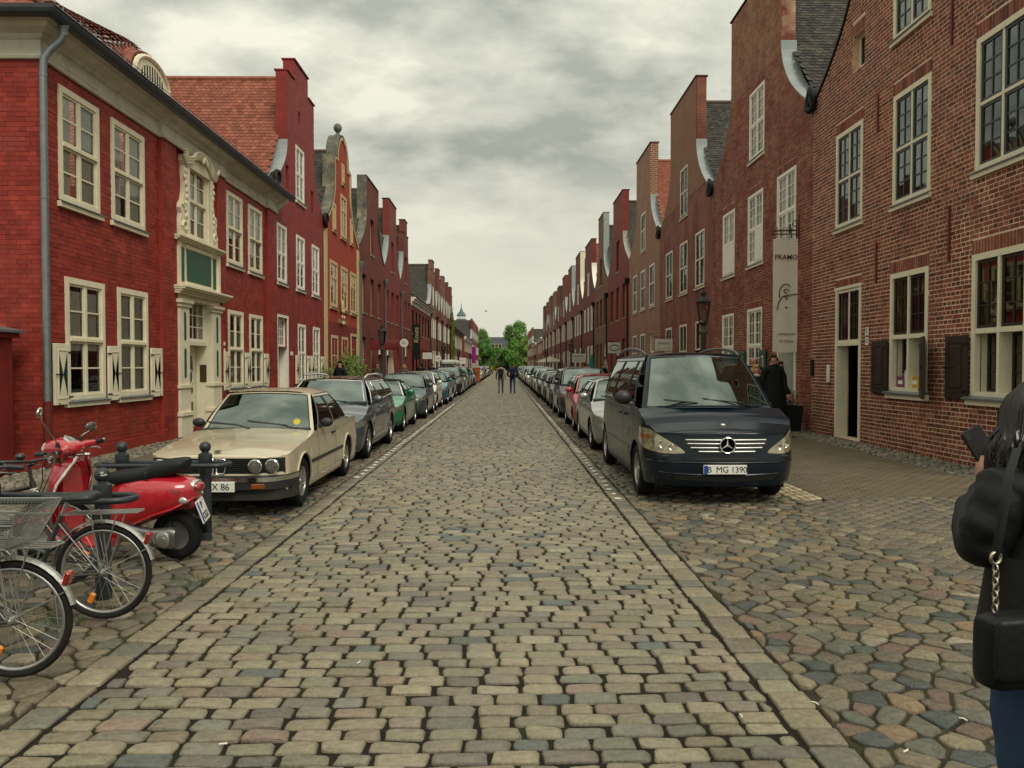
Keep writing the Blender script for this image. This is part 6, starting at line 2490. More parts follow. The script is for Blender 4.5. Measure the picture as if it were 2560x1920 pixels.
  for yw in sp['wheels']:
   for s in (1, -1):
    arc = [(yw - ra * math.cos(PI * i / 10), r + ra * math.sin(PI * i / 10)) for i in range(11)]
    arc = [(yw - ra, zs)] + arc + [(yw + ra, zs)]
    for (ya, za), (yb, zb) in zip(arc[:-1], arc[1:]):
     xa, xb = self.spt(ya, max(za, zs), s)[0] * .985, self.spt(yb, max(zb, zs), s)[0] * .985
     xi = s * (sp['W'] - .32)
     u.quad((xa, ya, za), (xb, yb, zb), (xi, yb, zb), (xi, ya, za))
    xi = s * (sp['W'] - .32)
    u.add([(xi, p[0], p[1]) for p in arc], [tuple(range(len(arc)))])
  u.box(-sp['W'] * .80, sp['W'] * .80, .22, L - .22, zs - .03, zs + .10)
  u.box(-sp['W'] * .62, sp['W'] * .62, .12, L - .12, zs + .0, zs + .14)
  u.build('underbody', m_under, self.root)

 def greenhouse(self):
  sp = self.sp
  c0, c1, r1, r0 = sp['green']
  zr = sp['roof']
  wr = sp['wr']
  inn = sp.get('inn', .93)
  zb = lambda y: self.ztop(y) + .005
  wb = lambda y: self.hw(y) * self.sect(self.ztop(y)) * .985
  zt = zr - .075
  bw = sp.get('wbow', .16)
  fr, seal = MB(), MB()
  panes = []

  def panel(P, nu, nv, mar, mat, name, frame_mi=0):
   """P(u,v) surface; margins (l,r,b,t) in fractions; ring becomes frame, middle the pane"""
   l, r_, bt, tp = mar
   us = [0, l] + [l + (1 - l - r_) * i / nu for i in range(1, nu)] + [1 - r_, 1]
   vs = [0, bt] + [bt + (1 - bt - tp) * i / nv for i in range(1, nv)] + [1 - tp, 1]
   g = [[P(u_, v_) for v_ in vs] for u_ in us]
   pn = MB()
   for i in range(len(us) - 1):
    for j in range(len(vs) - 1):
     q = (g[i][j], g[i + 1][j], g[i + 1][j + 1], g[i][j + 1])
     if 0 < i < len(us) - 2 and 0 < j < len(vs) - 2:
      pn.quad(*q)
     else:
      fr.quad(*q, mi=frame_mi)
   # dark rubber seal round the pane
   ring = [g[i][1] for i in range(1, len(us) - 1)] + [g[len(us) - 2][j] for j in range(2, len(vs) - 1)] + [g[i][len(vs) - 2] for i in range(len(us) - 3, 0, -1)] + [g[1][j] for j in range(len(vs) - 3, 1, -1)]
   seal.tube(ring, .010, 4, closed=True)
   panes.append((pn, mat, name))

  yA = c0 + .10
  # windscreen
  def Pw(u_, v_):
   x = (u_ * 2 - 1)
   wbt, wtp = wb(yA) * .955, wr * .985
   w_ = wbt + (wtp - wbt) * v_
   y = (c0 + (c1 - c0) * v_) - bw * (1 - x * x) * (1 - .45 * v_)
   z = zb(c0) - .01 + (zt + .012 - zb(c0) + .01) * v_ + .03 * math.sin(PI * v_) + (.025 * (1 - x * x) * (1 - v_) + .03 * (1 - x * x) * v_)
   return (x * w_, y + .10 * (1 - v_), z)
  panel(Pw, 8, 5, (.035, .035, .03, .05), m_cglass, 'windscreen', 1)
  # back window

  def Pr(u_, v_):
   x = -(u_ * 2 - 1)
   w_ = wb(r0 - .05) * .95 + (wr * .98 - wb(r0 - .05) * .95) * v_
   y = r0 + (r1 - r0) * v_ + .08 * (1 - x * x) * (1 - v_ * .6) - .06 * (1 - v_)
   z = zb(r0) - .01 + (zt + .012 - zb(r0) + .01) * v_ + .03 * (1 - x * x) * v_ + .02 * math.sin(PI * v_)
   return (x * w_, y, z)
  panel(Pr, 6, 4, (.07, .07, .10, .10), m_cside, 'back_window')
  # side windows
  pil = sp['pillars']           # list of (y at belt, y at roof), from A to last
  for s in (1, -1):
   for k in range(len(pil) - 1):
    (b0, t0), (b1, t1) = pil[k], pil[k + 1]

    def Ps(u_, v_, b0=b0, t0=t0, b1=b1, t1=t1, s=s):
     ybt, ytp = b0 + (b1 - b0) * u_, t0 + (t1 - t0) * u_
     y = ybt + (ytp - ybt) * v_
     w0, w1 = wb(ybt), wr
     x = w0 + (w1 - w0) * v_ + .035 * math.sin(PI * v_)
     z = zb(ybt) - .01 + (zt - zb(ybt) + .01) * v_
     return (s * x, y, z)
    ml = .05 if k else .045
    panel(Ps, 3, 4, (ml, .05, .07, .07), m_cside, 'side_window')
  # roof skin
  n, mth = 8, 8
  rt = sp.get('rooft', 0.0)
  g = []
  for i in range(n + 1):
   v = i / n
   y = c1 + (r1 - c1) * v
   row_ = []
   for j in range(mth + 1):
    x = j / mth * 2 - 1
    yy = y - bw * .55 * (1 - x * x) * max(0, 1 - v * 4) + .03 * (1 - x * x) * max(0, v * 4 - 3)
    e_ = max(abs(x), 0)
    z = zt + .075 * (1 - e_ ** 4) * (1 - .25 * (2 * v - 1) ** 4) + .0
    z += .012 * (1 - (2 * v - 1) ** 2) - rt * v * v
    row_.append((x * wr, yy, z + (0 if e_ < .999 else 0)))
   g.append(row_)
  rb = MB()
  for i in range(n):
   for j in range(mth):
    rb.quad(g[i][j], g[i][j + 1], g[i + 1][j + 1], g[i + 1][j])
  rmat = sp.get('roofmat') or self.pm
  rb.build('roof', rmat, self.root, smooth=60, fix=True)
  fr.build('pillars', [rmat, sp.get('aframe') or rmat], self.root, smooth=40, fix=True)
  seal.build('window_seal', sp.get('sealmat') or m_trimb, self.root)
  for pn, mat, nm in panes:
   pn.build(nm, mat, self.root, smooth=80, fix=True)
  self.zb, self.wb, self.zt = zb, wb, zt

 def wheels(self):
  sp = self.sp
  r = sp['r']
  wd = .20
  key = ('wheel', r, sp.get('spokes', 5), self.lod, sp.get('rimr', .64))
  if key not in WINCACHE:
   ty = MB()
   rr = r * sp.get('rimr', .64)
   ty.lathe([(rr, -wd * .42), (rr + .02, -wd / 2), (r - .03, -wd / 2), (r - .008, -wd * .40), (r, -wd * .25), (r, wd * .25), (r - .008, wd * .40), (r - .03, wd / 2), (rr + .02, wd / 2), (rr, wd * .42)], n=28 if self.lod == 0 else 16, axis='x', cap=False)
   ri = MB()
   ri.lathe([(rr, wd * .44), (rr * .94, wd * .42), (rr * .90, wd * .22), (rr * .88, 0)], n=28 if self.lod == 0 else 16, axis='x', cap=False)
   ns = sp.get('spokes', 5)
   for k in range(ns):
    a = 2 * PI * k / ns
    hwid = rr * (.13 if ns < 8 else .055)
    d, e_ = Vector((0, math.cos(a), math.sin(a))), Vector((0, -math.sin(a), math.cos(a)))
    P = [d * rr * .12 - e_ * hwid * 1.2, d * rr * .12 + e_ * hwid * 1.2, d * rr * .93 + e_ * hwid * .8, d * rr * .93 - e_ * hwid * .8]
    V = [(wd * .33 if i < 2 else wd * .38, p.y, p.z) for i, p in enumerate(P)] + [(wd * .2, p.y, p.z) for p in P]
    ri.add(V, [(0, 1, 2, 3), (0, 4, 5, 1), (1, 5, 6, 2), (3, 2, 6, 7), (0, 3, 7, 4)])
   ri.lathe([(rr * .22, wd * .28), (rr * .20, wd * .38), (rr * .12, wd * .41), (0, wd * .415)], n=14, axis='x', cap=False)
   br = MB().lathe([(rr * .90, wd * .10), (0, wd * .12)], n=20, axis='x', cap=False)
   WINCACHE[key] = (ty.mesh('tyre', m_tyre, 40), ri.mesh('rim', m_rim, 30, True), br.mesh('brake_disc', m_hub))
  ty, ri, br = WINCACHE[key]
  for yw in sp['wheels']:
   for s in (1, -1):
    x = s * (sp['W'] - wd / 2 - .022)
    o = link('wheel', ty, self.root, (x, yw, r), (RNG.uniform(0, 6.28), 0, 0 if s > 0 else PI))
    link('rim', ri, o)
    link('brake_disc', br, o)

 def inside(self):
  sp = self.sp
  c0, c1, r1, r0 = sp['green']
  zb = self.ztop((c0 + r0) / 2)
  b = MB()
  W = sp['W'] * .86
  b.box(-W, W, c0 + .05, r0 - .05, zb - .28, zb - .22)
  b.bbox(-W, W, c0 + .02, c0 + .55, zb - .22, zb + .015, .02)
  o = b.build('dashboard', m_blackp, self.root)
  ys = [(c1 + .55, .42), (r0 - .75 if r0 - c1 < 2.6 else c1 + 1.5, .42)]
  for k, (y, ww) in enumerate(ys):
   if y > r0 - .3:
    continue
   for x in (-.37, .37):
    s = MB()
    s.bbox(x - .24, x + .24, y, y + .16, zb - .25, zb + .20, .05)
    s.bbox(x - .13, x + .13, y + .03, y + .14, zb + .23, zb + .40, .04)
    s.tube([(x - .06, y + .09, zb + .15), (x - .06, y + .09, zb + .26)], .012, 5)
    s.tube([(x + .06, y + .09, zb + .15), (x + .06, y + .09, zb + .26)], .012, 5)
    s.build('seat', m_seat, self.root, smooth=40)
  if self.lod == 0:
   s = MB().tube([(.37 + .18 * math.cos(t), c0 + .62 + .05 * math.sin(t), zb + .02 + .17 * math.sin(t)) for t in [i * PI / 8 for i in range(16)]], .014, 6, closed=True)
   s.box(.21, .53, c0 + .60, c0 + .62, zb + .0, zb + .03)
   s.build('steering_wheel', m_blackp, self.root)

 # ---- fittings
 def front_patch(self, name, mat, poly, off=.006, n=6, m=3):
  """surface patch on the nose between two edges: poly = (xa, xb, zlo(x), zhi(x))"""
  xa, xb, zl, zh = poly
  b = MB()
  g = []
  for i in range(n + 1):
   x = xa + (xb - xa) * i / n
   t = i / n
   g.append([self.fpt(x, zl(t) + (zh(t) - zl(t)) * j / m, off) for j in range(m + 1)])
  for i in range(n):
   for j in range(m):
    b.quad(g[i][j], g[i + 1][j], g[i + 1][j + 1], g[i][j + 1])
  # rim down to the body
  edge = [g[i][0] for i in range(n + 1)] + [g[n][j] for j in range(1, m + 1)] + [g[i][m] for i in range(n - 1, -1, -1)] + [g[0][j] for j in range(m - 1, 0, -1)]
  for p, q in zip(edge, edge[1:] + edge[:1]):
   b.quad(p, q, (q[0], q[1] + off + .01, q[2]), (p[0], p[1] + off + .01, p[2]))
  return b.build(name, mat, self.root, smooth=60, fix=True)

 def wrap_patch(self, name, mat, s, x0, ys, zl, zh, off=.006, n=9, m=3):
  """lamp that runs from x0 on the nose round the corner to ys on the flank"""
  yc = self.sp['yc']
  b = MB()
  zc = (zl(.5) + zh(.5)) / 2
  W0 = self.hw(yc) * self.sect(zc)
  l1 = (W0 - x0) * 1.05 + yc * .5
  l2 = max(0.0, ys - yc)
  g = []
  for i in range(n + 1):
   t = i / n
   d = t * (l1 + l2)
   col = []
   for j in range(m + 1):
    z = zl(t) + (zh(t) - zl(t)) * j / m
    if d <= l1:
     f = d / l1
     W1 = self.hw(yc) * self.sect(z)
     x = x0 + (W1 * .999 - x0) * (1 - (1 - f) ** 1.25)
     p = self.fpt(s * x, z, off)
    else:
     p = self.spt(yc + d - l1, z, s, off)
    col.append(p)
   g.append(col)
  for i in range(n):
   for j in range(m):
    b.quad(g[i][j], g[i + 1][j], g[i + 1][j + 1], g[i][j + 1])
  return b.build(name, mat, self.root, smooth=60, fix=True)

 def side_strip(self, name, mat, s, ya, yb, za, zb, off=.008, n=10):
  b = MB()
  for i in range(n):
   y0_, y1_ = ya + (yb - ya) * i / n, ya + (yb - ya) * (i + 1) / n
   b.quad(self.spt(y0_, za, s, off), self.spt(y1_, za, s, off), self.spt(y1_, zb, s, off), self.spt(y0_, zb, s, off))
   b.quad(self.spt(y0_, zb, s, off), self.spt(y1_, zb, s, off), self.spt(y1_, zb, s, -.01), self.spt(y0_, zb, s, -.01))
   b.quad(self.spt(y0_, za, s, off), self.spt(y1_, za, s, off), self.spt(y1_, za, s, -.01), self.spt(y0_, za, s, -.01))
  return b.build(name, mat, self.root, smooth=50, fix=True)

 def seams(self, ylist, s):
  b = MB()
  for (y, za, zb) in ylist:
   n = 8
   for i in range(n):
    z0_, z1_ = za + (zb - za) * i / n, za + (zb - za) * (i + 1) / n
    b.quad(self.spt(y, z0_, s, .002), self.spt(y + .009, z0_, s, .002), self.spt(y + .009, z1_, s, .002), self.spt(y, z1_, s, .002))
  b.build('door_seam', m_under, self.root)

 def handle(self, y, z, s, mat):
  p = self.spt(y, z, s, .015)
  MB().bbox(p[0] - .018, p[0] + .012, y - .09, y + .09, z - .016, z + .016, .006).build('door_handle', mat, self.root, smooth=40)

 def mirror(self, s, y, z, mat, size=(.10, .055, .075), out=.10):
  x = self.wb(y) + out
  b = MB().ball((s * x, y, z), size, 12, 8)
  b.box(min(s * (x - out - .02), s * x), max(s * (x - out - .02), s * x), y - .02, y + .03, z - .06, z - .03)
  b.build('mirror', mat, self.root, smooth=50)

 def plate(self, txt, z, y=None, w=.52, h=.112, x=0.0):
  p = self.fpt(x, z, .014)
  yy = min(p[1], self.fpt(x + w / 2, z, .014)[1]) if y is None else y
  o = MB().bbox(x - w / 2, x + w / 2, yy - .012, yy + .012, z - h / 2, z + h / 2, .004).build('number_plate', m_plate, self.root)
  if txt:
   MB().box(x - w / 2 + .004, x - w / 2 + .048, yy - .0145, yy - .012, z - h / 2 + .004, z + h / 2 - .004).build('plate_band', m_eu, o)
   text(txt, h * .92, m_ink, o, (x + .022, yy - .0125, z - .002), (PI / 2, 0, 0), space=.95, bold=.0)
  return o

 def wipers(self, z=None):
  sp = self.sp
  c0 = sp['green'][0]
  zz = self.zb(c0) + .03
  b = MB()
  slope = (self.zt - self.zb(c0)) / (sp['green'][1] - c0)
  for (xa, xb, zz2) in ((.55, -.10, .10), (-.05, -.60, .085)):
   ya = c0 - .16 * .8 + .06
   b.tube([(xa, ya, zz), ((xa + xb) / 2 + .1, ya - .015 + zz2 * .5, zz + .05), (xb, ya + zz2 * .55, zz + zz2)], .011, 5)
   b.tube([(xa - .12, ya - .01, zz + .045), (xb + .02, ya + zz2 * .4, zz + zz2 - .01)], .008, 4)
  b.build('wiper', m_trimb, self.root)


SEC = [(.15, .90), (.28, .965), (.45, .995), (.60, 1.0), (.78, .985), (.95, .945), (1.15, .93)]


def spec_hatch(**k):
 d = dict(L=3.95, W=.845, sill=.20, yc=.34, bow=.10, taper=.06, r=.305, wheels=(.80, 3.28), sec=SEC, crown=.06, zfront=.17,
    top=[(0, .70), (.35, .80), (.95, .97), (2.0, 1.0), (3.4, 1.06), (3.95, 1.06)], front=[(.15, .10), (.30, .0), (.45, .0), (.62, .06), (.80, .20)], rear=[(.15, .10), (.35, 0), (.6, .0), (1.0, .10)],
    green=(.88, 1.62, 3.35, 3.80), roof=1.47, wr=.60, pillars=[(1.05, 1.66), (2.02, 2.02), (2.95, 2.88), (3.55, 3.28)])
 d.update(k)
 return d


def spec_estate(**k):
 d = dict(L=4.77, W=.91, sill=.20, yc=.38, bow=.12, taper=.06, r=.325, wheels=(.93, 3.64), sec=SEC, crown=.06, zfront=.17,
    top=[(0, .70), (.4, .80), (1.2, .96), (2.4, 1.0), (4.1, 1.06), (4.77, 1.06)], front=[(.15, .10), (.30, .0), (.45, .0), (.62, .05), (.80, .18)], rear=[(.15, .10), (.35, 0), (.6, .0), (1.0, .10)],
    green=(1.15, 1.92, 4.25, 4.62), roof=1.47, wr=.62, pillars=[(1.34, 1.98), (2.40, 2.38), (3.38, 3.30), (4.36, 4.16)])
 d.update(k)
 return d


def spec_sedan(**k):
 d = dict(L=4.40, W=.86, sill=.20, yc=.36, bow=.11, taper=.06, r=.31, wheels=(.85, 3.40), sec=SEC, crown=.06, zfront=.17,
    top=[(0, .70), (.4, .80), (1.1, .96), (2.2, 1.0), (3.7, 1.05), (4.2, 1.04), (4.40, 1.0)], front=[(.15, .10), (.30, .0), (.45, .0), (.62, .05), (.80, .18)], rear=[(.15, .10), (.35, 0), (.6, .0), (1.0, .06)],
    green=(1.05, 1.78, 3.15, 3.82), roof=1.44, wr=.60, pillars=[(1.22, 1.82), (2.15, 2.12), (3.05, 2.95), (3.55, 3.12)])
 d.update(k)
 return d


def spec_mpv(**k):
 d = dict(L=4.40, W=.90, sill=.22, yc=.36, bow=.12, taper=.06, r=.325, wheels=(.90, 3.58), sec=SEC + [(1.3, .925)], crown=.05, zfront=.18,
    top=[(0, .78), (.4, .90), (.95, 1.06), (2.0, 1.08), (3.8, 1.10), (4.40, 1.10)], front=[(.15, .10), (.30, .0), (.5, .0), (.7, .06), (.9, .20)], rear=[(.15, .08), (.35, 0), (.6, .0), (1.1, .08)],
    green=(.85, 1.62, 4.05, 4.28), roof=1.65, wr=.66, pillars=[(1.05, 1.68), (2.1, 2.08), (3.1, 3.05), (4.05, 3.98)])
 d.update(k)
 return d


def modern_face(c, lens=m_lens, grille=m_trimb, plate='', zt=.62, lowgr=True):
 sp = c.sp
 W = sp['W']
 z0 = sp['top'][0][1]
 for s in (1, -1):
  c.wrap_patch('headlight', lens, s, W * .52, sp['yc'] + .12, lambda t: z0 - .14 + .07 * t, lambda t: z0 - .035 + .075 * t)
 c.front_patch('grille', grille, (-W * .42, W * .42, lambda t: z0 - .125, lambda t: z0 - .055), off=.004)
 if lowgr:
  c.front_patch('air_intake', m_trimb, (-W * .60, W * .60, lambda t: .25, lambda t: .36), off=.004)
 c.plate(plate, .46)
 for s in (1, -1):
  c.mirror(s, sp['green'][0] + .38, c.zb(sp['green'][0]) + .10, c.pm if c.lod == 0 else c.pm)
  if c.lod == 0:
   c.handle(sp['pillars'][1][0] - .18, c.ztop(sp['pillars'][1][0]) - .12, s, c.pm)
   if len(sp['pillars']) > 3:
    c.handle(sp['pillars'][2][0] - .18, c.ztop(sp['pillars'][2][0]) - .12, s, c.pm)
   c.seams([(sp['pillars'][0][0] + .02, sp['sill'] + .1, c.ztop(1.2) - .02), (sp['pillars'][1][0], sp['sill'] + .06, c.ztop(2.1) - .02), (min(sp['pillars'][2][0], sp['wheels'][1] - sp['r'] - .06), sp['sill'] + .1, c.ztop(3.) - .02)], s)
 if c.lod == 0:
  c.wipers()
 for s in (1, -1):
  b = MB()
  L = sp['L']
  b.add([c.rpt(s * W * .62, .72, .006), c.rpt(s * W * .93, .72, .006), c.rpt(s * W * .93, .92, .006), c.rpt(s * W * .62, .92, .006)], [(0, 1, 2, 3)])
  b.build('tail_light', m_redl, c.root)


# ---------------------------------------------------------------- beige two-door saloon (near left)
LX = -3.23
pb_ = paint('beige', (0.56, 0.485, 0.335), 0.25, 0.32)
SEC_E = [(.15, .93), (.25, .965), (.45, .985), (.60, 1.0), (.64, .985), (.78, .975), (.90, .955)]
sp = dict(L=4.33, W=.805, sill=.19, yc=.16, bow=.05, taper=.03, r=.30, wheels=(.77, 3.34), sec=SEC_E, crown=.045, zfront=.20, spokes=14, rimr=.60,
   top=[(0, .675), (.10, .695), (.8, .775), (1.45, .855), (2.4, .875), (3.5, .895), (4.1, .88), (4.33, .845)],
   front=[(.15, .10), (.26, .03), (.36, .0), (.43, .0), (.465, .05), (.66, .03)], rear=[(.15, .06), (.35, 0), (.52, .0), (.56, .05), (.95, .06)],
   green=(1.42, 2.02, 3.02, 3.58), roof=1.375, wr=.565, wbow=.10, pillars=[(1.55, 2.06), (2.55, 2.48), (3.42, 2.98)], sealmat=m_trimb)
bm_ = Car('beige two-door saloon with twin round headlights parked behind the bollards', (LX, 8.55, 0), sp, pb_)
c = bm_
c.front_patch('grille', m_trimb, (-.735, .735, lambda t: .485, lambda t: .664), off=.012, n=10)
b = MB()
for i in range(7):
 z = .50 + i * .024
 for s in (-1, 1):
  MB().box(min(s * .13, s * .40), max(s * .13, s * .40), c.fpt(.2, z, .02)[1], c.fpt(.2, z, .02)[1] + .01, z - .004, z + .004).build('grille_slat', m_blackp, c.root)
for s in (-1, 1):
 b = MB()
 pts = [(s * .015, .492), (s * .10, .497), (s * .115, .54), (s * .112, .655), (s * .02, .662)]
 b.tube([(p[0], c.fpt(p[0], .6, .026)[1], p[1]) for p in pts], .010, 6, closed=True)
 b.build('kidney_grille', m_chrome, c.root, smooth=60)
 for x in (.445, .625):
  yy = c.fpt(x, .62, .018)[1]
  h_ = MB().lathe([(.080, .0), (.080, -.022), (.070, -.028)], (s * x, yy, .575), 18, axis='y', cap=False)
  ho = h_.build('headlight', m_chrome, c.root, smooth=40)
  MB().lathe([(.071, -.018), (.050, -.022), (0, -.024)], (s * x, yy, .575), 18, axis='y', cap=False).build('lens', m_lens, ho, smooth=80)
MB().lathe([(.040, 0), (.040, .006), (0, .008)], (0, 0, 0), 16).build('bonnet_badge', m_chrome, c.root, (0, c.fpt(0, .66)[1] + .07, .735), (rad(8), 0, 0), smooth=50)
# bumper: dark with a bright top edge
for nm, mat, za, zb, off in (('bumper', m_blackp, .325, .470, .085), ('bumper_trim', m_chrome, .412, .462, .096), ('front_spoiler', M('beige_dark_skirt', (0.035, 0.034, 0.030), 0.5), .20, .33, .03)):
 b = MB()
 n = 12
 prev = None
 ring = []
 for i in range(n + 1):
  x = -.80 + 1.60 * i / n
  ring.append((x, c.fpt(x * .995, .42, off)[1] + (.10 * max(0, (abs(x) - .68) / .12) ** 2)))
 ring = [(-.83, .42)] + ring + [(.83, .42)]
 for (p, q) in zip(ring[:-1], ring[1:]):
  b.quad((p[0], p[1], za), (q[0], q[1], za), (q[0], q[1], zb), (p[0], p[1], zb))
  b.quad((p[0], p[1], zb), (q[0], q[1], zb), (q[0], q[1] + .10, zb + .002), (p[0], p[1] + .10, zb + .002))
  b.quad((p[0], p[1], za), (p[0], p[1] + .10, za), (q[0], q[1] + .10, za), (q[0], q[1], za))
 b.build(nm, mat, c.root, smooth=50, fix=True)
for s in (-1, 1):
 MB().bbox(s * .50 - .075, s * .50 + .075, c.fpt(.5, .38, .092)[1] - .008, c.fpt(.5, .38, .092)[1] + .02, .335, .390, .006).build('indicator', m_amber, c.root)
 c.side_strip('side_moulding', m_blackp, s, 1.13, 2.98, .475, .52, .012)
 c.mirror(s, 1.72, .945, m_blackp, (.085, .05, .06), .09)
 c.handle(2.36, .765, s, m_blackp)
 c.seams([(1.50, .26, .85), (2.52, .26, .87)], s)
yp = c.fpt(0, .40, .10)[1]
c.plate('B  XX 86', .365, yp - .012)
c.wipers()
for s in (-1, 1):
 b = MB().tube([(s * (c.sp['W'] - .005), yw + .352 * math.cos(PI * i / 12), .30 + .352 * math.sin(PI * i / 12)) for yw in (.77,) for i in range(13)], .016, 5)
 b.build('wheel_arch_lip', pb_, c.root, smooth=60)
 b = MB().tube([(s * (c.sp['W'] - .005), 3.34 + .352 * math.cos(PI * i / 12), .30 + .352 * math.sin(PI * i / 12)) for i in range(13)], .016, 5)
 b.build('wheel_arch_lip', pb_, c.root, smooth=60)
MB().lathe([(.045, 0), (0, .002)], (0, 0, 0), 10, axis='y').build('windscreen_sticker', M('yellow_sticker', (0.55, 0.42, 0.04), 0.6), c.root, (.52, 1.50 - .03, .97), (rad(-35), 0, 0))

# ---------------------------------------------------------------- grey estate with bright roof rails
pg = paint('slate_grey', (0.085, 0.098, 0.112), 0.5, 0.30)
c = Car('slate grey estate car with silver roof rails behind the beige saloon', (-3.38, 13.2, 0), spec_estate(sealmat=m_chrome), pg)
modern_face(c, plate='')
for s in (-1, 1):
 b = MB().tube([(s * .60, 2.0, 1.45), (s * .63, 2.2, 1.515), (s * .63, 3.2, 1.53), (s * .62, 4.0, 1.50), (s * .60, 4.2, 1.44)], .020, 6)
 b.build('roof_rail', m_chrome, c.root, smooth=60)
 c.side_strip('side_moulding', m_chrome, s, 1.35, 3.2, .36, .385, .008)
# ---------------------------------------------------------------- green convertible with black top
pgn = paint('green', (0.012, 0.20, 0.085), 0.2, 0.30)
c = Car('green convertible with black fabric roof parked behind the grey estate', (-3.42, 19.1, 0),
  spec_hatch(L=4.0, W=.84, roof=1.33, wr=.55, green=(1.15, 1.80, 2.75, 3.35), wheels=(.80, 3.28), top=[(0, .66), (.4, .74), (1.2, .90), (2.2, .92), (3.3, .95), (4.0, .90)],
     pillars=[(1.30, 1.84), (2.45, 2.35), (3.15, 2.70)], roofmat=M('soft_top', (0.012, 0.012, 0.013), 0.85), aframe=m_chrome), pgn)
modern_face(c)
# ---------------------------------------------------------------- the rest of the left row
PC = {'teal': paint('teal_grey', (0.06, 0.10, 0.105), 0.5), 'white': paint('white', (0.66, 0.65, 0.58), 0.0), 'turq': paint('turquoise', (0.02, 0.14, 0.18), 0.4), 'black': paint('black', (0.012, 0.013, 0.014), 0.1),
  'dgrey': paint('dark_grey', (0.045, 0.05, 0.055), 0.45), 'silver': paint('silver', (0.36, 0.36, 0.34), 0.65), 'red': paint('red', (0.42, 0.022, 0.025), 0.1), 'blue': paint('blue', (0.02, 0.035, 0.09), 0.4),
  'grey': paint('mid_grey', (0.16, 0.165, 0.165), 0.5), 'brown': paint('brown_grey', (0.10, 0.085, 0.07), 0.5)}
SPF = {'hatch': spec_hatch, 'estate': spec_estate, 'sedan': spec_sedan, 'mpv': spec_mpv}
LEFT = [('hatch', 'teal', 24.0, 'dark teal hatchback parked behind the green convertible'), ('hatch', 'white', 28.5, 'white hatchback with dark headlights in the shuttered side row'),
  ('estate', 'turq', 33.0, 'turquoise blue estate car parked behind the white hatchback'), ('hatch', 'dgrey', 38.4, 'dark grey hatchback parked behind the turquoise estate'),
  ('mpv', 'black', 43.2, 'black tall estate car with pale roof box in the shuttered side row'), ('estate', 'grey', 48.6, 'mid grey estate car behind the one with a roof box'), ('mpv', 'dgrey', 54.2, 'dark grey people carrier beside the red gable houses'),
  ('hatch', 'black', 59.6, 'black hatchback beside the tall black banner'), ('estate', 'blue', 64.4, 'dark blue estate car parked before the orange skip')]
for kind, pc, yy, lab in LEFT:
 c = Car(lab, (-3.40 + RNG.uniform(-.06, .06), yy, 0), SPF[kind](), PC[pc], lod=0 if yy < 45 else 1)
 modern_face(c, m_lensd if pc == 'white' else m_lens)
 if 'roof box' in lab:
  MB().bbox(-.40, .40, 1.7, 3.6, 1.70, 2.05, .12).build('roof_box', M('roof_box_grey', (0.42, 0.42, 0.36), 0.4), c.root, smooth=40)
FARC = ['silver', 'white', 'dgrey', 'black', 'blue', 'grey', 'white', 'silver', 'black', 'red', 'dgrey']
FCN = {'silver': 'silver', 'white': 'white', 'dgrey': 'dark grey', 'black': 'black', 'blue': 'dark blue', 'grey': 'mid grey', 'red': 'red', 'brown': 'grey-brown'}
KN = {'hatch': 'hatchback', 'estate': 'estate car', 'sedan': 'saloon', 'mpv': 'people carrier'}
for i, pc in enumerate(FARC):
 kd = ('hatch', 'sedan', 'estate', 'hatch', 'mpv', 'sedan')[i % 6]
 c = Car('%s %s parked far off beyond the orange skip' % (FCN[pc], KN[kd]), (-3.4, 79 + i * 5.3, 0), SPF[kd](), PC[pc], 'cars parked beyond the orange skip', lod=1)
 modern_face(c)

# ---------------------------------------------------------------- dark blue van (near right)
pv = M('paint_midnight_blue', (0.0038, 0.0088, 0.0155), 0.20, coat=0.06, spec=0.35)
SEC_V = [(.15, .93), (.30, .975), (.50, 1.0), (.80, 1.0), (1.0, .99), (1.2, .975)]
spv = dict(L=4.76, W=.95, sill=.24, yc=.42, bow=.14, taper=.045, r=.335, wheels=(.97, 4.15), sec=SEC_V, crown=.05, zfront=.24, spokes=5,
   top=[(0, .885), (.12, .94), (.5, 1.05), (.92, 1.16), (1.4, 1.14), (3.0, 1.16), (4.76, 1.16)], front=[(.15, .13), (.28, .03), (.42, .0), (.58, .0), (.62, .015), (.85, .05)], rear=[(.15, .06), (.4, 0), (1.2, .05)],
   green=(.82, 1.62, 4.52, 4.70), roof=1.89, wr=.675, wbow=.24, pillars=[(1.15, 1.72), (2.00, 2.02), (3.25, 3.25), (4.45, 4.36)])
c = Car('dark midnight blue people van with star badge on its chrome grille', (2.665, 9.15, 0), spv, pv, cat='van', name='parked_van')
VAN = c
gz = lambda t: .645 + .11 * abs(t * 2 - 1) ** 2.2
c.front_patch('grille', m_trimb, (-.50, .50, gz, lambda t: .835 - .012 * abs(t * 2 - 1)), off=.010, n=12)
for i, (z, hw_) in enumerate(((.805, .485), (.760, .465), (.712, .43), (.668, .34))):
 b = MB()
 n = 12
 pts = [(-hw_ + 2 * hw_ * k / n) for k in range(n + 1)]
 b.tube([(x, c.fpt(x, z, .016)[1], z) for x in pts], .009, 5)
 b.build('grille_bar', M('satin_chrome', (0.40, 0.40, 0.38), 0.3, metal=0.9), c.root, smooth=60)
ys_ = c.fpt(0, .74, .050)[1]
b = MB().tube([(.092 * math.cos(t), ys_, .745 + .092 * math.sin(t)) for t in [i * 2 * PI / 28 for i in range(28)]], .009, 6, closed=True)
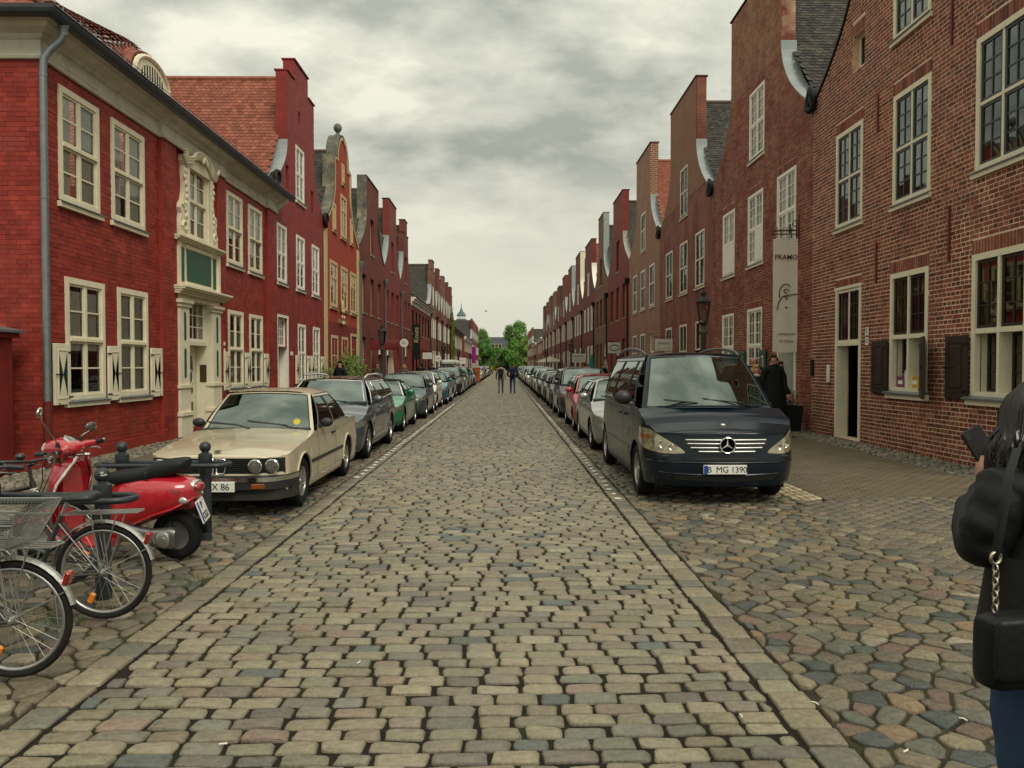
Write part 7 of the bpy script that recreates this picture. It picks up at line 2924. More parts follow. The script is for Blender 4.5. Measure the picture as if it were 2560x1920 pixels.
for k in range(3):
 a = PI / 2 + k * 2 * PI / 3
 d, e_ = (math.cos(a), math.sin(a)), (-math.sin(a), math.cos(a))
 b.add([(d[0] * .09, ys_, .745 + d[1] * .09), (e_[0] * .016, ys_, .745 + e_[1] * .016), (-e_[0] * .016, ys_, .745 - e_[1] * .016), (0, ys_ - .014, .745)], [(0, 1, 3), (0, 3, 2)])
b.build('star_emblem', m_chrome, c.root, smooth=40)
MB().lathe([(.088, .004), (0, .004)], (0, ys_ + .006, .745), 20, axis='y').build('emblem_disc', m_trimb, c.root)
MB().lathe([(.026, 0), (.026, .008), (0, .010)], (0, 0, 0), 14).build('bonnet_badge', m_plate, c.root, (0, .19, .975), (rad(16), 0, 0))
for s in (1, -1):
 c.wrap_patch('headlight', M('van_lens', (0.30, 0.275, 0.17), 0.07, metal=0.4, var=0.7, vscale=14, coat=1.0), s, .50, .66, lambda t: .645 - .02 * math.sin(PI * t) + .10 * t ** 2, lambda t: .665 + .225 * min(1, t * 1.7) ** .8 + .05 * t, n=12, m=5, off=.008)
 for x_, z_, r_ in ((.66, .715, .036), (.755, .745, .050)):
  yy = c.fpt(x_, z_, .012)[1]
  MB().lathe([(r_, .0), (r_ * .9, -.006), (r_ * .5, .004), (0, .006)], (s * x_, yy, z_), 16, axis='y', cap=False).build('lamp_reflector', m_chrome, c.root, smooth=60)
 c.wrap_patch('indicator', m_amber, s, .86, .52, lambda t: .80, lambda t: .85, off=.014, n=5)
 b = MB().bbox(s * .72 - .045, s * .72 + .045, c.fpt(.72, .60, .03)[1], c.fpt(.72, .60, .03)[1] + .04, .59, .62, .006)
 b.build('washer_nozzle', m_blackp, c.root)
 if s < 0:
  c.mirror(s, 1.22, 1.27, m_blackp, (.12, .075, .095), .15)
 c.handle(1.85, 1.02, s, m_blackp)
 c.handle(2.25, 1.02, s, m_blackp)
 c.seams([(1.16, .36, 1.13), (2.02, .34, 1.13), (3.28, .36, 1.13)], s)
 c.side_strip('side_moulding', m_trimb, s, 1.36, 3.72, .58, .61, .006)
 c.side_strip('sill_strip', m_blackp, s, 1.38, 3.74, .245, .30, .010)
 c.side_strip('belt_trim', m_chrome, s, 1.35, 4.4, 1.118, 1.130, .006)
 b = MB().tube([(s * (.655 + .03 * math.sin(PI * i / 14) ** .5), 1.72 + 2.6 * i / 14, 1.835 + .125 * math.sin(PI * i / 14) ** .55) for i in range(15)], .022, 8)
 b.build('roof_rail', M('rail_black', (0.02, 0.02, 0.022), 0.35), c.root, smooth=60)
c.front_patch('bumper_slot', m_trimb, (-.38, .38, lambda t: .555, lambda t: .59), off=.006)
c.front_patch('air_intake', m_trimb, (-.72, .72, lambda t: .30 + .03 * abs(t * 2 - 1), lambda t: .37 + .02 * abs(t * 2 - 1)), off=.005, n=10)
b = MB()
for zz_, dz_ in ((.535, .0), (.385, .03)):
 b.tube([(x, c.fpt(x, zz_, .004)[1], zz_ + dz_ * abs(x / .9) ** 2) for x in [-.90 + .15 * i for i in range(13)]], .010, 5)
b.build('bumper_crease', pv, c.root, smooth=60)
c.plate('B  MG 1390', .455, x=-.03)
c.wipers()

# ---------------------------------------------------------------- the rest of the right row
RX = 2.62
RIGHT = [('sedan', 'silver', 14.75, 'silver saloon squeezed between the dark van and a red hatchback'), ('hatch', 'red', 19.2, 'bright red hatchback parked behind the silver saloon'), ('mpv', 'dgrey', 24.3, 'dark grey people carrier behind the red hatchback'),
   ('sedan', 'black', 29.6, 'black saloon parked behind the dark grey people carrier'), ('sedan', 'dgrey', 34.7, 'dark grey saloon parked behind the black saloon'), ('estate', 'black', 39.8, 'black estate car in the van side row'),
   ('hatch', 'silver', 45.3, 'silver hatchback in the van side row near the oval sign'), ('mpv', 'blue', 50.2, 'dark blue people carrier in the van side row'), ('hatch', 'dgrey', 55.4, 'dark grey hatchback behind the dark blue people carrier')]
for kind, pc, yy, lab in RIGHT:
 c = Car(lab, (RX + RNG.uniform(-.05, .05), yy, 0), SPF[kind](**(dict(aframe=None))), PC[pc], lod=0 if yy < 40 else 1)
 modern_face(c, plate='P SI 431' if yy == 29.6 else '')
for i, pc in enumerate(['white', 'black', 'grey', 'silver', 'dgrey', 'white', 'black', 'brown', 'blue', 'brown', 'dgrey', 'white', 'grey']):
 kd = ('sedan', 'estate', 'hatch', 'mpv', 'sedan', 'hatch')[i % 6]
 c = Car('%s %s far down the van side row' % (FCN[pc], KN[kd]), (RX, 60.4 + i * 5.2, 0), SPF[kd](), PC[pc], 'cars far down the van side row', lod=1)
 modern_face(c)
# ================================================================= bollards, bicycles, scooter
m_bol = M('bollard_paint', (0.020, 0.026, 0.030), 0.42, var=0.25, vscale=12, bump=0.05)
m_alu = M('dull_alloy', (0.42, 0.42, 0.39), 0.35, metal=0.9, var=0.15)
m_steel = M('steel_spoke', (0.36, 0.36, 0.33), 0.42, metal=0.7)
m_frame = M('bike_frame_black', (0.012, 0.013, 0.012), 0.35, coat=0.4)
m_frame2 = M('bike_frame_green', (0.02, 0.03, 0.026), 0.35, coat=0.4)
m_saddle = M('saddle_vinyl', (0.018, 0.022, 0.024), 0.45)


def bollard_stand(label, x0, x1, y, mark=None):
 """two ball-topped posts joined by a long oval rail"""
 t = thing('bollard_stand', label, 'bike stand', ((x0 + x1) / 2, y, 0))
 cx_ = (x0 + x1) / 2
 for x in (x0, x1):
  b = MB().lathe([(.055, -.04), (.055, .60), (.054, .70), (.058, .72), (.058, .735), (.064, .745), (.066, .80), (.064, .835), (.045, .845), (.032, .855), (.030, .862)], (x - cx_, 0, 0), 20)
  o = b.build('post', m_bol, t, smooth=35)
  bb = MB().ball((x - cx_, 0, .905), .055, 18, 12).build('ball', m_bol, o, smooth=80)
  if mark == x:
   q = MB().tube([(x - cx_ + .012, -.052, .925), (x - cx_ + .032, -.044, .93), (x - cx_ + .018, -.052, .905), (x - cx_ + .036, -.042, .906), (x - cx_ + .044, -.034, .915), (x - cx_ + .048, -.03, .905)], .0035, 5)
   q.build('scrawl', m_white, o)
 pts = []
 a, r_ = (x1 - x0) / 2, .13
 for i in range(13):
  tt = -PI / 2 + PI * i / 12
  pts.append((a + .10 + r_ * math.cos(tt), r_ * math.sin(tt), .735))
 for i in range(13):
  tt = PI / 2 + PI * i / 12
  pts.append((-a - .10 + r_ * math.cos(tt), r_ * math.sin(tt), .735))
 MB().tube(pts, .024, 10, closed=True).build('rail', m_bol, t, smooth=80)
 for x in (-a, a):
  MB().tube([(x, -.13, .735), (x, .13, .735)], .014, 8).build('rail_bracket', m_bol, t, smooth=60)
 return t


bollard_stand('dark bollard stand with oval rail beside the beige saloon, behind the scooter seat', -3.74, -2.93, 7.52)
bollard_stand('dark bollard stand with white scrawl on its ball, between bicycles and scooter', -3.74, -2.93, 5.60, mark=-2.93)


def bike_wheel(parent, x, r, name, reflect=True, seed=0, z=None):
 z = z or r
 ty = MB().tube([((r - .019) * math.cos(t), 0, (r - .019) * math.sin(t)) for t in [i * 2 * PI / 40 for i in range(40)]], .019, 8, closed=True)
 o = ty.build('wheel', m_tyre, parent, (x, 0, z), smooth=80)
 ri = MB()
 rr = r - .045
 ri.tube([(rr * math.cos(t), 0, rr * math.sin(t)) for t in [i * 2 * PI / 40 for i in range(40)]], .013, 6, closed=True)
 ri.build('rim', m_alu, o, smooth=80)
 sp_ = MB()
 for i in range(28):
  a = i * 2 * PI / 28
  a2 = a + (.9 if i % 2 else -.9)
  y = .03 if i % 4 < 2 else -.03
  sp_.tube([(.022 * math.cos(a2), y, .022 * math.sin(a2)), (rr * math.cos(a), 0, rr * math.sin(a))], .0011, 4, caps=False)
 q = sp_.build('spokes', m_steel, o)
 q['kind'] = 'stuff'
 MB().lathe([(.012, -.055), (.024, -.04), (.02, 0), (.024, .04), (.012, .055)], (0, 0, 0), 12, axis='y').build('hub', m_alu, o, smooth=50)
 if reflect:
  a = rad(-65 + seed)
  MB().bbox(-.035, .035, -.012, .012, -.018, .018, .006).build('spoke_reflector', M('orange_reflector', (0.75, 0.20, 0.01), 0.25, coat=1.0), o, (rr * .72 * math.cos(a), 0, rr * .72 * math.sin(a)), (0, -a, 0))
 return o


def mudguard(r, a0, a1, w=.028):
 b = MB()
 n = 20
 g = []
 for i in range(n + 1):
  a = rad(a0 + (a1 - a0) * i / n)
  row_ = []
  for k in range(5):
   t = (k - 2) / 2
   rr = r + .028 - .014 * t * t
   row_.append((rr * math.cos(a), t * w, rr * math.sin(a)))
  g.append(row_)
 for i in range(n):
  for k in range(4):
   b.quad(g[i][k], g[i + 1][k], g[i + 1][k + 1], g[i][k + 1])
 return b


def bicycle(label, loc, rz, r=.32, fm=m_frame, guard=m_alu, rack=True, basket=False, saddle=True, light=True, straight=False, name='bicycle', front_guard=True, lean=0.0):
 """heading local +x; rear axle over the local origin"""
 t = thing(name, label, 'bicycle', loc, rz)
 if lean:
  t.rotation_euler = (lean, 0, rz)
 wb_ = 1.06
 bike_wheel(t, 0, r, 'wheel', seed=0)
 bike_wheel(t, wb_, r, 'wheel', seed=40)
 f = MB()
 bb = (.44, 0, r - .04)
 seat_t = (.27, 0, .70)
 head_b, head_t = (.90, 0, .62), (.85, 0, .80)
 f.tube([bb, seat_t], .016, 8)
 if straight:
  f.tube([(.29, 0, .64), (.86, 0, .76)], .017, 8)
 f.tube([bb, (.885, 0, .66)], .019, 8)
 if not straight:
  f.tube([(.38, 0, .44), (.60, 0, .52), (.87, 0, .72)], .016, 8)
 for y in (-.05, .05):
  f.tube([(0, y, r), (.40, y * .6, r - .04)], .010, 6)
  f.tube([(0, y, r), (.28, y * .4, .64)], .009, 6)
 f.tube([head_b, head_t], .021, 8)
 f.build('frame', fm, t, smooth=60)
 fk = MB()
 for y in (-.05, .05):
  fk.tube([(.89, y, .63), (.93, y, .50), (wb_, y, r)], [.014, .013, .009], 6)
 fk.tube([(.885, -.05, .635), (.885, .05, .635)], .016, 6)
 fk.tube([head_t, (.83, 0, .92)], .013, 8)
 fk.build('fork', fm, t, smooth=60)
 hb = MB()
 hb.tube([(.83, 0, .92), (.88, 0, .945)], .016, 8)
 hb.tube([(.72, -.29, .97), (.82, -.26, .98), (.90, -.10, .96), (.90, .10, .96), (.82, .26, .98), (.72, .29, .97)], .012, 8)
 ho = hb.build('handlebar', m_frame, t, smooth=60)
 for s in (-1, 1):
  MB().tube([(.70, s * .295, .968), (.80, s * .268, .978)], .019, 8).build('grip', m_saddle, ho, smooth=50)
  MB().tube([(.80, s * .25, .965), (.86, s * .24, .94), (.74, s * .28, .935)], .006, 5).build('brake_lever', m_alu, ho, smooth=50)
 MB().ball((.84, -.12, 1.0), (.035, .035, .03), 10, 7).build('bell', m_frame, ho, smooth=80)
 for s in (-1, 1):
  MB().tube([(.88, s * .10, .955), (.98, s * .08, .93), (.95, s * .03, .80), (.90, s * .02, .68)], .004, 5).build('brake_cable', m_frame, ho, smooth=60)
 if saddle:
  sb = MB()
  prof_ = [(.40, .012, .008), (.36, .022, .016), (.28, .035, .022), (.20, .075, .032), (.12, .10, .040), (.06, .095, .038), (.03, .06, .024)]
  n = 12
  vs = []
  for (x, hy, hz) in prof_:
   for k in range(n):
    a = 2 * PI * k / n
    vs.append((x, hy * math.cos(a), .815 + hz * math.sin(a) * (1 if math.sin(a) > 0 else .8) - (.012 if x > .15 and x < .3 else 0)))
  fs = [(i * n + k, i * n + (k + 1) % n, (i + 1) * n + (k + 1) % n, (i + 1) * n + k) for i in range(len(prof_) - 1) for k in range(n)]
  fs += [tuple(range(n))[::-1], tuple((len(prof_) - 1) * n + k for k in range(n))]
  sb.add(vs, fs)
  so = sb.build('saddle', m_saddle, t, smooth=70)
  MB().tube([seat_t, (.225, 0, .80)], .013, 8).build('seat_post', m_alu, so, smooth=60)
 if guard:
  o = mudguard(r, 14, 175).build('mudguard', guard, t, (0, 0, r), (0, PI, 0), smooth=60)
  o.rotation_euler = (0, 0, PI)
  b = MB()
  for y in (-.035, .035):
   b.tube([(0, y, r), (-(r + .02) * math.cos(rad(28)), y * .8, r + (r + .02) * math.sin(rad(28)))], .003, 4)
   b.tube([(0, y, r), (-(r + .02) * math.cos(rad(100)), y * .8, r + (r + .02) * math.sin(rad(100)))], .003, 4)
  b.build('mudguard_stay', m_steel, t)
  if front_guard:
   mudguard(r, 15, 150).build('mudguard', guard, t, (wb_, 0, r), smooth=60)
 if light:
  MB().bbox(-.025, .012, -.028, .028, -.038, .042, .010).build('tail_light', m_redl, t, (-(r + .045) * math.cos(rad(38)), 0, r + (r + .045) * math.sin(rad(38))), (0, rad(-20), 0), smooth=40)
 if rack:
  b = MB()
  for y in (-.065, -.022, .022, .065):
   b.tube([(-.24, y, .72), (.24, y, .705)], .005, 5)
  for x in (-.24, -.1, .06, .2):
   b.tube([(x, -.065, .716), (x, .065, .716)], .005, 5)
  for y in (-.06, .06):
   b.tube([(-.12, y, .715), (0, y * .9, r)], .005, 5)
   b.tube([(.05, y, .712), (0, y * .9, r)], .005, 5)
  b.build('rack', m_alu if guard is m_alu else m_frame, t)
 if basket:
  bk = MB()
  zt, zb = .935, .725
  top_ = [(-.15, -.20), (.36, -.20), (.36, .20), (-.15, .20)]
  bot = [(-.05, -.14), (.31, -.14), (.31, .14), (-.05, .14)]
  P = lambda i, k, f: (bot[i][0] + (top_[i][0] - bot[i][0]) * f, bot[i][1] + (top_[i][1] - bot[i][1]) * f, zb + (zt - zb) * f)
  for f, rr in ((1.0, .006), (.62, .004), (.0, .005)):
   bk.tube([P(i, 0, f) for i in range(4)], rr, 5, closed=True)
  ms = MB()
  for i in range(4):
   j = (i + 1) % 4
   bk.tube([P(i, 0, 0), P(i, 0, 1)], .004, 5)
   n = 26
   for k in range(1, n):
    u_ = k / n
    a = tuple(P(i, 0, 0)[q] * (1 - u_) + P(j, 0, 0)[q] * u_ for q in range(3))
    c_ = tuple(P(i, 0, 1)[q] * (1 - u_) + P(j, 0, 1)[q] * u_ for q in range(3))
    ms.tube([a, c_], .0011, 3, caps=False)
   for k in range(1, 20):
    f = k / 20
    ms.tube([P(i, 0, f), P(j, 0, f)], .0011, 3, caps=False)
  for k in range(1, 24):
   u_ = k / 24
   ms.tube([(bot[0][0] + .36 * u_, -.14, zb), (bot[0][0] + .36 * u_, .14, zb)], .0011, 3, caps=False)
   ms.tube([(-.05, -.14 + .28 * u_, zb), (.31, -.14 + .28 * u_, zb)], .0011, 3, caps=False)
  bo = bk.build('basket', m_steel, t, smooth=60)
  q = ms.build('basket_mesh', m_steel, bo)
  q['kind'] = 'stuff'
 ck = MB().lathe([(.085, -.003), (.085, .003)], (.44, -.06, r - .04), 24, axis='y')
 co_ = ck.build('chainring', m_steel, t)
 MB().tube([(.44, -.075, r - .04), (.36, -.085, r - .17)], .010, 6).tube([(.44, .065, r - .04), (.52, .085, r + .09)], .010, 6).build('crank', m_alu, co_)
 for (x, y, z) in ((.36, -.13, r - .17), (.52, .13, r + .09)):
  MB().bbox(x - .045, x + .045, y - .045, y + .045, z - .012, z + .012, .005).build('pedal', m_frame, co_)
 cg = MB()
 cg.tube([(.02, -.06, r + .04), (.44, -.06, r + .055)], .006, 5).tube([(.02, -.06, r - .045), (.44, -.06, r - .125)], .006, 5)
 cg.build('chain', m_hub, t)
 MB().tube([(.30, .06, r - .03), (.22, .15, .02)], .009, 6).build('kickstand', m_frame, t)
 return t


b1 = bicycle('dark bicycle with silver rear mudguard and rack, leaning at the bollard rail', (-2.655, 5.08, .02), PI, .318, m_frame2, m_alu, rack=True)
b2 = bicycle('bicycle with a silver wire basket on its rear rack', (-2.64, 4.12, .02), PI, .318, m_frame, m_alu, rack=True, basket=True)
b3 = bicycle('black lettered bicycle standing nose to nose with the rack bicycle', (-3.39 - 1.06, 5.86, .02), 0.0, .335, m_frame, m_frame, rack=False, straight=True)
text('KTM', .075, m_white, b3, (.895, -.026, .68), (PI / 2, rad(75), 0), ext=.001, bold=.001)

# ---------------------------------------------------------------- red scooter
m_sred = M('scooter_red', (0.44, 0.012, 0.022), 0.25, coat=1.0, var=0.06, vscale=4)
m_sblk = M('scooter_seat', (0.014, 0.017, 0.019), 0.5, bump=0.05, bscale=80)
m_eng = M('engine_alloy', (0.24, 0.24, 0.225), 0.35, metal=0.8, var=0.25, vscale=14)


def loft(secs, n=20, p=2.4):
 """secs: (x, cz, hy, hz [, cy]) rounded sections along x"""
 b = MB()
 vs = []
 for s in secs:
  x, cz_, hy, hz = s[:4]
  cy_ = s[4] if len(s) > 4 else 0
  for k in range(n):
   a = 2 * PI * k / n
   ca, sa = math.cos(a), math.sin(a)
   vs.append((x, cy_ + hy * abs(ca) ** (2 / p) * (1 if ca >= 0 else -1), cz_ + hz * abs(sa) ** (2 / p) * (1 if sa >= 0 else -1)))
 fs = [(i * n + k, i * n + (k + 1) % n, (i + 1) * n + (k + 1) % n, (i + 1) * n + k) for i in range(len(secs) - 1) for k in range(n)]
 fs += [tuple(range(n))[::-1], tuple((len(secs) - 1) * n + k for k in range(n))]
 return b.add(vs, fs)


sc_ = thing('motor_scooter', 'glossy red motor scooter with black seat parked between the bollard stands', 'scooter', (-2.86, 6.72, .0), rad(176))
sc_.rotation_euler = (rad(-4), 0, rad(176))
t = sc_
R_S = .215
for x in (0, 1.27):
 ty = MB().lathe([(.125, -.045), (.16, -.055), (.195, -.050), (R_S, -.02), (R_S, .02), (.195, .050), (.16, .055), (.125, .045)], (0, 0, 0), 28, axis='y', cap=False)
 o = ty.build('wheel', m_tyre, t, (x, 0, R_S + .012), smooth=50)
 ri = MB().lathe([(.128, -.042), (.11, -.03), (.05, -.025), (0, -.03)], (0, 0, 0), 20, axis='y', cap=False).lathe([(.128, .042), (.11, .03), (.05, .025), (0, .03)], (0, 0, 0), 20, axis='y', cap=False)
 ri.build('rim', m_rim, o, smooth=50)
# rear body: tapering shell with rounded haunches
body_ = loft([(-.33, .63, .05, .04), (-.30, .63, .105, .075), (-.22, .62, .15, .11), (-.08, .605, .195, .145), (.10, .58, .215, .185), (.25, .545, .21, .215), (.38, .50, .185, .245), (.47, .455, .155, .255), (.53, .42, .125, .25), (.56, .40, .10, .235)], 22, 2.5)
body_.build('rear_body', m_sred, t, smooth=60, fix=True)
loft([(-.33, .585, .05, .012), (-.28, .555, .13, .02), (-.1, .50, .19, .02), (.12, .44, .205, .022), (.28, .37, .19, .02)], 14, 3).build('body_rib', m_sred, t, smooth=60, fix=True)
mudg = loft([(-.30, .50, .05, .03), (-.25, .51, .075, .055), (-.1, .51, .085, .06), (.15, .47, .085, .06)], 14, 2.6)
mudg.build('rear_mudguard', M('scooter_dark_red', (0.20, 0.012, 0.018), 0.4, coat=0.5), t, smooth=60, fix=True)
loft([(.50, .185, .16, .035), (.62, .175, .20, .030), (.85, .175, .20, .030), (.98, .20, .20, .045), (1.04, .27, .20, .09)], 16, 4).build('floorboard', m_sred, t, smooth=50, fix=True)
# leg shield: curved sheet leaning back
ls = MB()
n_, m_ = 12, 10
for face, off in ((0, 0.0), (1, .035)):
 g = []
 for j in range(m_ + 1):
  v = j / m_
  z = .20 + .72 * v
  xc_ = 1.10 - .16 * v + .05 * math.sin(PI * v)
  hw_ = .21 + .045 * math.sin(PI * min(1, v * 1.15)) - .13 * max(0, v - .72) / .28
  g.append([(xc_ - .14 * ((i / n_) * 2 - 1) ** 2 + off, ((i / n_) * 2 - 1) * hw_, z) for i in range(n_ + 1)])
 for j in range(m_):
  for i in range(n_):
   q = (g[j][i], g[j][i + 1], g[j + 1][i + 1], g[j + 1][i])
   ls.quad(*(q if face else q[::-1]))
 if face == 0:
  g0 = g
rim_a = [g0[0][i] for i in range(n_ + 1)]
ed = [g0[j][0] for j in range(m_ + 1)] + [g0[m_][i] for i in range(1, n_ + 1)] + [g0[j][n_] for j in range(m_ - 1, -1, -1)]
ls.build('leg_shield', m_sred, t, smooth=60)
MB().tube([(p[0] + .017, p[1], p[2]) for p in ed], .017, 6).build('shield_rim', m_chrome, t, smooth=60)
loft([(.92, .55, .14, .30), (1.02, .55, .15, .32), (1.06, .55, .12, .30)], 16, 3.0).build('glove_box', m_sred, t, smooth=50, fix=True)
MB().tube([(.90, -.16, .50), (.88, -.17, .47), (.905, -.155, .44)], .018, 8).build('bag_hook', m_sblk, t, smooth=60)
# front fork with its mudguard
fb = loft([(1.10, .34, .03, .05), (1.16, .37, .07, .06), (1.27, .385, .08, .065), (1.40, .34, .065, .08), (1.46, .27, .02, .05)], 16, 2.4)
fb.build('front_mudguard', m_sred, t, smooth=60, fix=True)
MB().tube([(1.04, 0, .92), (1.19, 0, .40)], .028, 8).tube([(1.18, .07, .42), (1.27, .07, R_S)], .018, 8).build('fork', m_eng, t, smooth=60)
# headset with lamp, dials, bars
hs = loft([(.83, .985, .045, .03), (.87, .985, .13, .055), (.94, .985, .145, .085), (1.02, .985, .115, .09), (1.09, .975, .085, .08), (1.13, .97, .066, .066)], 18, 2.3)
hs.build('headset', m_sred, t, smooth=60, fix=True)
MB().lathe([(.072, 1.115), (.074, 1.135), (.066, 1.145)], (0, 0, .968), 18, axis='x', cap=False).build('lamp_ring', m_chrome, t, smooth=50)
MB().lathe([(.066, 1.138), (.045, 1.155), (0, 1.160)], (0, 0, .968), 18, axis='x', cap=False).build('headlight', m_lens, t, smooth=70)
MB().lathe([(.062, 0), (.058, .012), (.05, .014)], (0, 0, 0), 18, cap=False).lathe([(.05, .010), (0, .012)], n=18, mi=1).build('dial', [m_chrome, m_lensd], t, (.92, 0, 1.055), (0, rad(-35), 0), smooth=50)
for s in (-1, 1):
 MB().tube([(.90, s * .11, .985), (.86, s * .24, .995)], [.045, .026], 10).build('bar_cover', m_sred, t, smooth=60)
 g_ = MB().tube([(.865, s * .23, .995), (.84, s * .33, .997)], .019, 10).build('grip', m_sblk, t, smooth=50)
 MB().tube([(.84, s * .33, .997), (.835, s * .35, .998)], .021, 10).build('bar_end', m_chrome, g_, smooth=50)
 MB().tube([(.90, s * .20, .97), (.95, s * .26, .945), (.89, s * .34, .935), (.87, s * .35, .92)], .007, 6).build('brake_lever', m_alu, t, smooth=60)
 mz = (1.32, 1.10)[0 if s > 0 else 1]
 top_ = (.93, s * .16, 1.05)
 mr_ = MB().tube([top_, (.96, s * .22, mz - .15 if s > 0 else 1.06), (.96, s * .30, mz - .06 if s > 0 else 1.075), (.945, s * .33, mz)], .006, 6).build('mirror_arm', m_chrome, t, smooth=60)
 MB().ball((0, 0, 0), (.018, .062, .046), 12, 8).build('mirror', m_chrome if s > 0 else m_lensd, mr_, (.945, s * .34, mz + .02), (0, rad(-10), rad(20) * s), smooth=70)
 MB().lathe([(.02, 0), (.016, .03), (.006, .045)], (top_[0], top_[1], 1.02), 10).build('mirror_boot', m_sblk, t, smooth=50)
# seat with a step between rider and pillion
seat = loft([(.64, .715, .06, .02), (.60, .725, .10, .04), (.48, .735, .125, .055), (.34, .745, .135, .06), (.22, .765, .135, .062), (.14, .80, .135, .070), (.02, .825, .13, .072), (-.10, .845, .12, .062), (-.17, .86, .10, .045), (-.20, .87, .07, .02)], 18, 3.2)
seat.build('seat', m_sblk, t, smooth=50, fix=True)
st_ = MB().tube([(.185, .142 * math.cos(a), .765 + .085 * math.sin(a)) for a in [rad(-20 + 220 * i / 10) for i in range(11)]], .011, 6)
st_.build('seat_strap', m_sblk, t, smooth=60)
# tail
loft([(-.24, .665, .075, .02), (-.31, .66, .075, .042), (-.37, .652, .06, .036), (-.39, .65, .03, .015)], 14, 2.4).build('tail_light', m_redl, t, smooth=60, fix=True)
loft([(-.20, .69, .09, .012), (-.30, .668, .09, .052), (-.325, .66, .08, .048)], 14, 2.4).build('tail_light_surround', m_chrome, t, smooth=60, fix=True)
for s in (-1, 1):
 MB().ball((-.215, s * .150, .565), (.065, .018, .030), 12, 8).build('indicator', M('clear_lens', (0.62, 0.60, 0.55), 0.12, metal=0.5, coat=1.0), t, smooth=80)
pl = MB().bbox(-.006, .006, -.13, .13, -.10, .10, .004).build('number_plate', m_plate, t, (-.385, .02, .455), (0, rad(18), rad(14)))
MB().box(-.0085, -.0062, .085, .126, -.09, .09).build('plate_band', m_eu, pl)
for s_, z_ in (('P  ', .045), ('CG1', -.05)):
 text(s_, .085, m_ink, pl, (-.0075, -.015, z_), (PI / 2, 0, -PI / 2), bold=.001)
MB().tube([(-.18, 0, .52), (-.37, .02, .45)], .02, 6).build('plate_bracket', m_sblk, t)
# engine and drive case on the left side (towards the camera)
ec = loft([(-.10, .235, .045, .075, .135), (-.03, .235, .055, .095, .135), (.06, .235, .05, .088, .14), (.14, .24, .05, .075, .145), (.26, .265, .05, .075, .15), (.38, .285, .05, .08, .15), (.43, .29, .04, .065, .15)], 16, 2.6)
ec.build('drive_case', m_eng, t, smooth=50, fix=True)
MB().lathe([(.062, 0), (.07, .012), (.055, .022), (.03, .024), (.026, .032), (0, .034)], (.02, .19, .235), 18, axis='y', cap=False).build('case_cover', m_rim, t, smooth=40)
for k in range(5):
 MB().tube([(.10 + .05 * k, .195, .20 + .01 * k), (.13 + .05 * k, .195, .30 + .006 * k)], .006, 5).build('case_rib', m_eng, t)
MB().tube([(.30, .08, .16), (.24, .17, .012)], .012, 6).tube([(.30, -.08, .16), (.24, -.17, .012)], .012, 6).build('centre_stand', m_iron, t)
loft([(.1, .28, .06, .10, -.13), (-.2, .27, .07, .08, -.14), (-.35, .27, .05, .06, -.14)], 12, 2.4).build('exhaust', m_sblk, t, smooth=50, fix=True)
MB().tube([(.05, .02, .40), (.02, .10, .30), (0, .09, R_S)], .022, 8).build('shock_absorber', m_iron, t)
lt_ = text('Vespa', .05, m_chrome, t, (-.08, .185, .655), (PI / 2, 0, PI), ext=.001, shear=.3)
# the tail ends close behind the rear wheel
for ch in sc_.children:
 if ch.name.startswith('wheel') or ch.type != 'MESH':
  continue
 if ch.location.x < 0:
  ch.location.x *= .64
 elif ch.location.length < 1e-6:
  for v in ch.data.vertices:
   if v.co.x < 0:
    v.co.x *= .64
# scrap of grass growing between the stones by the bicycles
gr = MB()
rg_ = random.Random(2)
for (gx_, gy_, nn_, sp_r) in ((-3.05, 5.15, 170, .16), (-2.55, 6.1, 40, .08), (-3.2, 4.6, 110, .13), (-2.42, 5.9, 40, .07), (-3.5, 5.0, 80, .15)):
 for i in range(nn_):
  x, y = gx_ + rg_.gauss(0, sp_r), gy_ + rg_.gauss(0, sp_r * .7)
  h, a = rg_.uniform(.02, .07), rg_.uniform(0, 6.28)
  dx, dy = math.cos(a) * .003, math.sin(a) * .003
  lx, ly = rg_.uniform(-.02, .02), rg_.uniform(-.02, .02)
  gr.add([(x - dx, y - dy, -.02), (x + dx, y + dy, -.02), (x + lx, y + ly, h)], [(0, 1, 2)], 0, vcol((0.07, 0.13, 0.02), .4, rg_))
rr_ = random.Random(8)
for i in range(1500):          # moss and tufts in the joints of the parking strip
 x, y = rr_.uniform(KERB_R + .3, PARK_R - .05), rr_.uniform(2.6, 6.5)
 if rr_.random() > (x - KERB_R) / 2.4:
  continue
 for k in range(3):
  xx, yy, h, a = x + rr_.gauss(0, .012), y + rr_.gauss(0, .012), rr_.uniform(-.005, .018), rr_.uniform(0, 6.28)
  dx, dy = math.cos(a) * .004, math.sin(a) * .004
  gr.add([(xx - dx, yy - dy, -.03), (xx + dx, yy + dy, -.03), (xx + rr_.uniform(-.012, .012), yy + rr_.uniform(-.012, .012), h)], [(0, 1, 2)], 0, vcol((0.055, 0.085, 0.018), .4, rr_))
tag(gr.build('grass', M('grass_blade', attr=True, rough=0.7)), 'short grass and moss tufts growing in the joints of the cobbles', 'grass', kind='stuff')

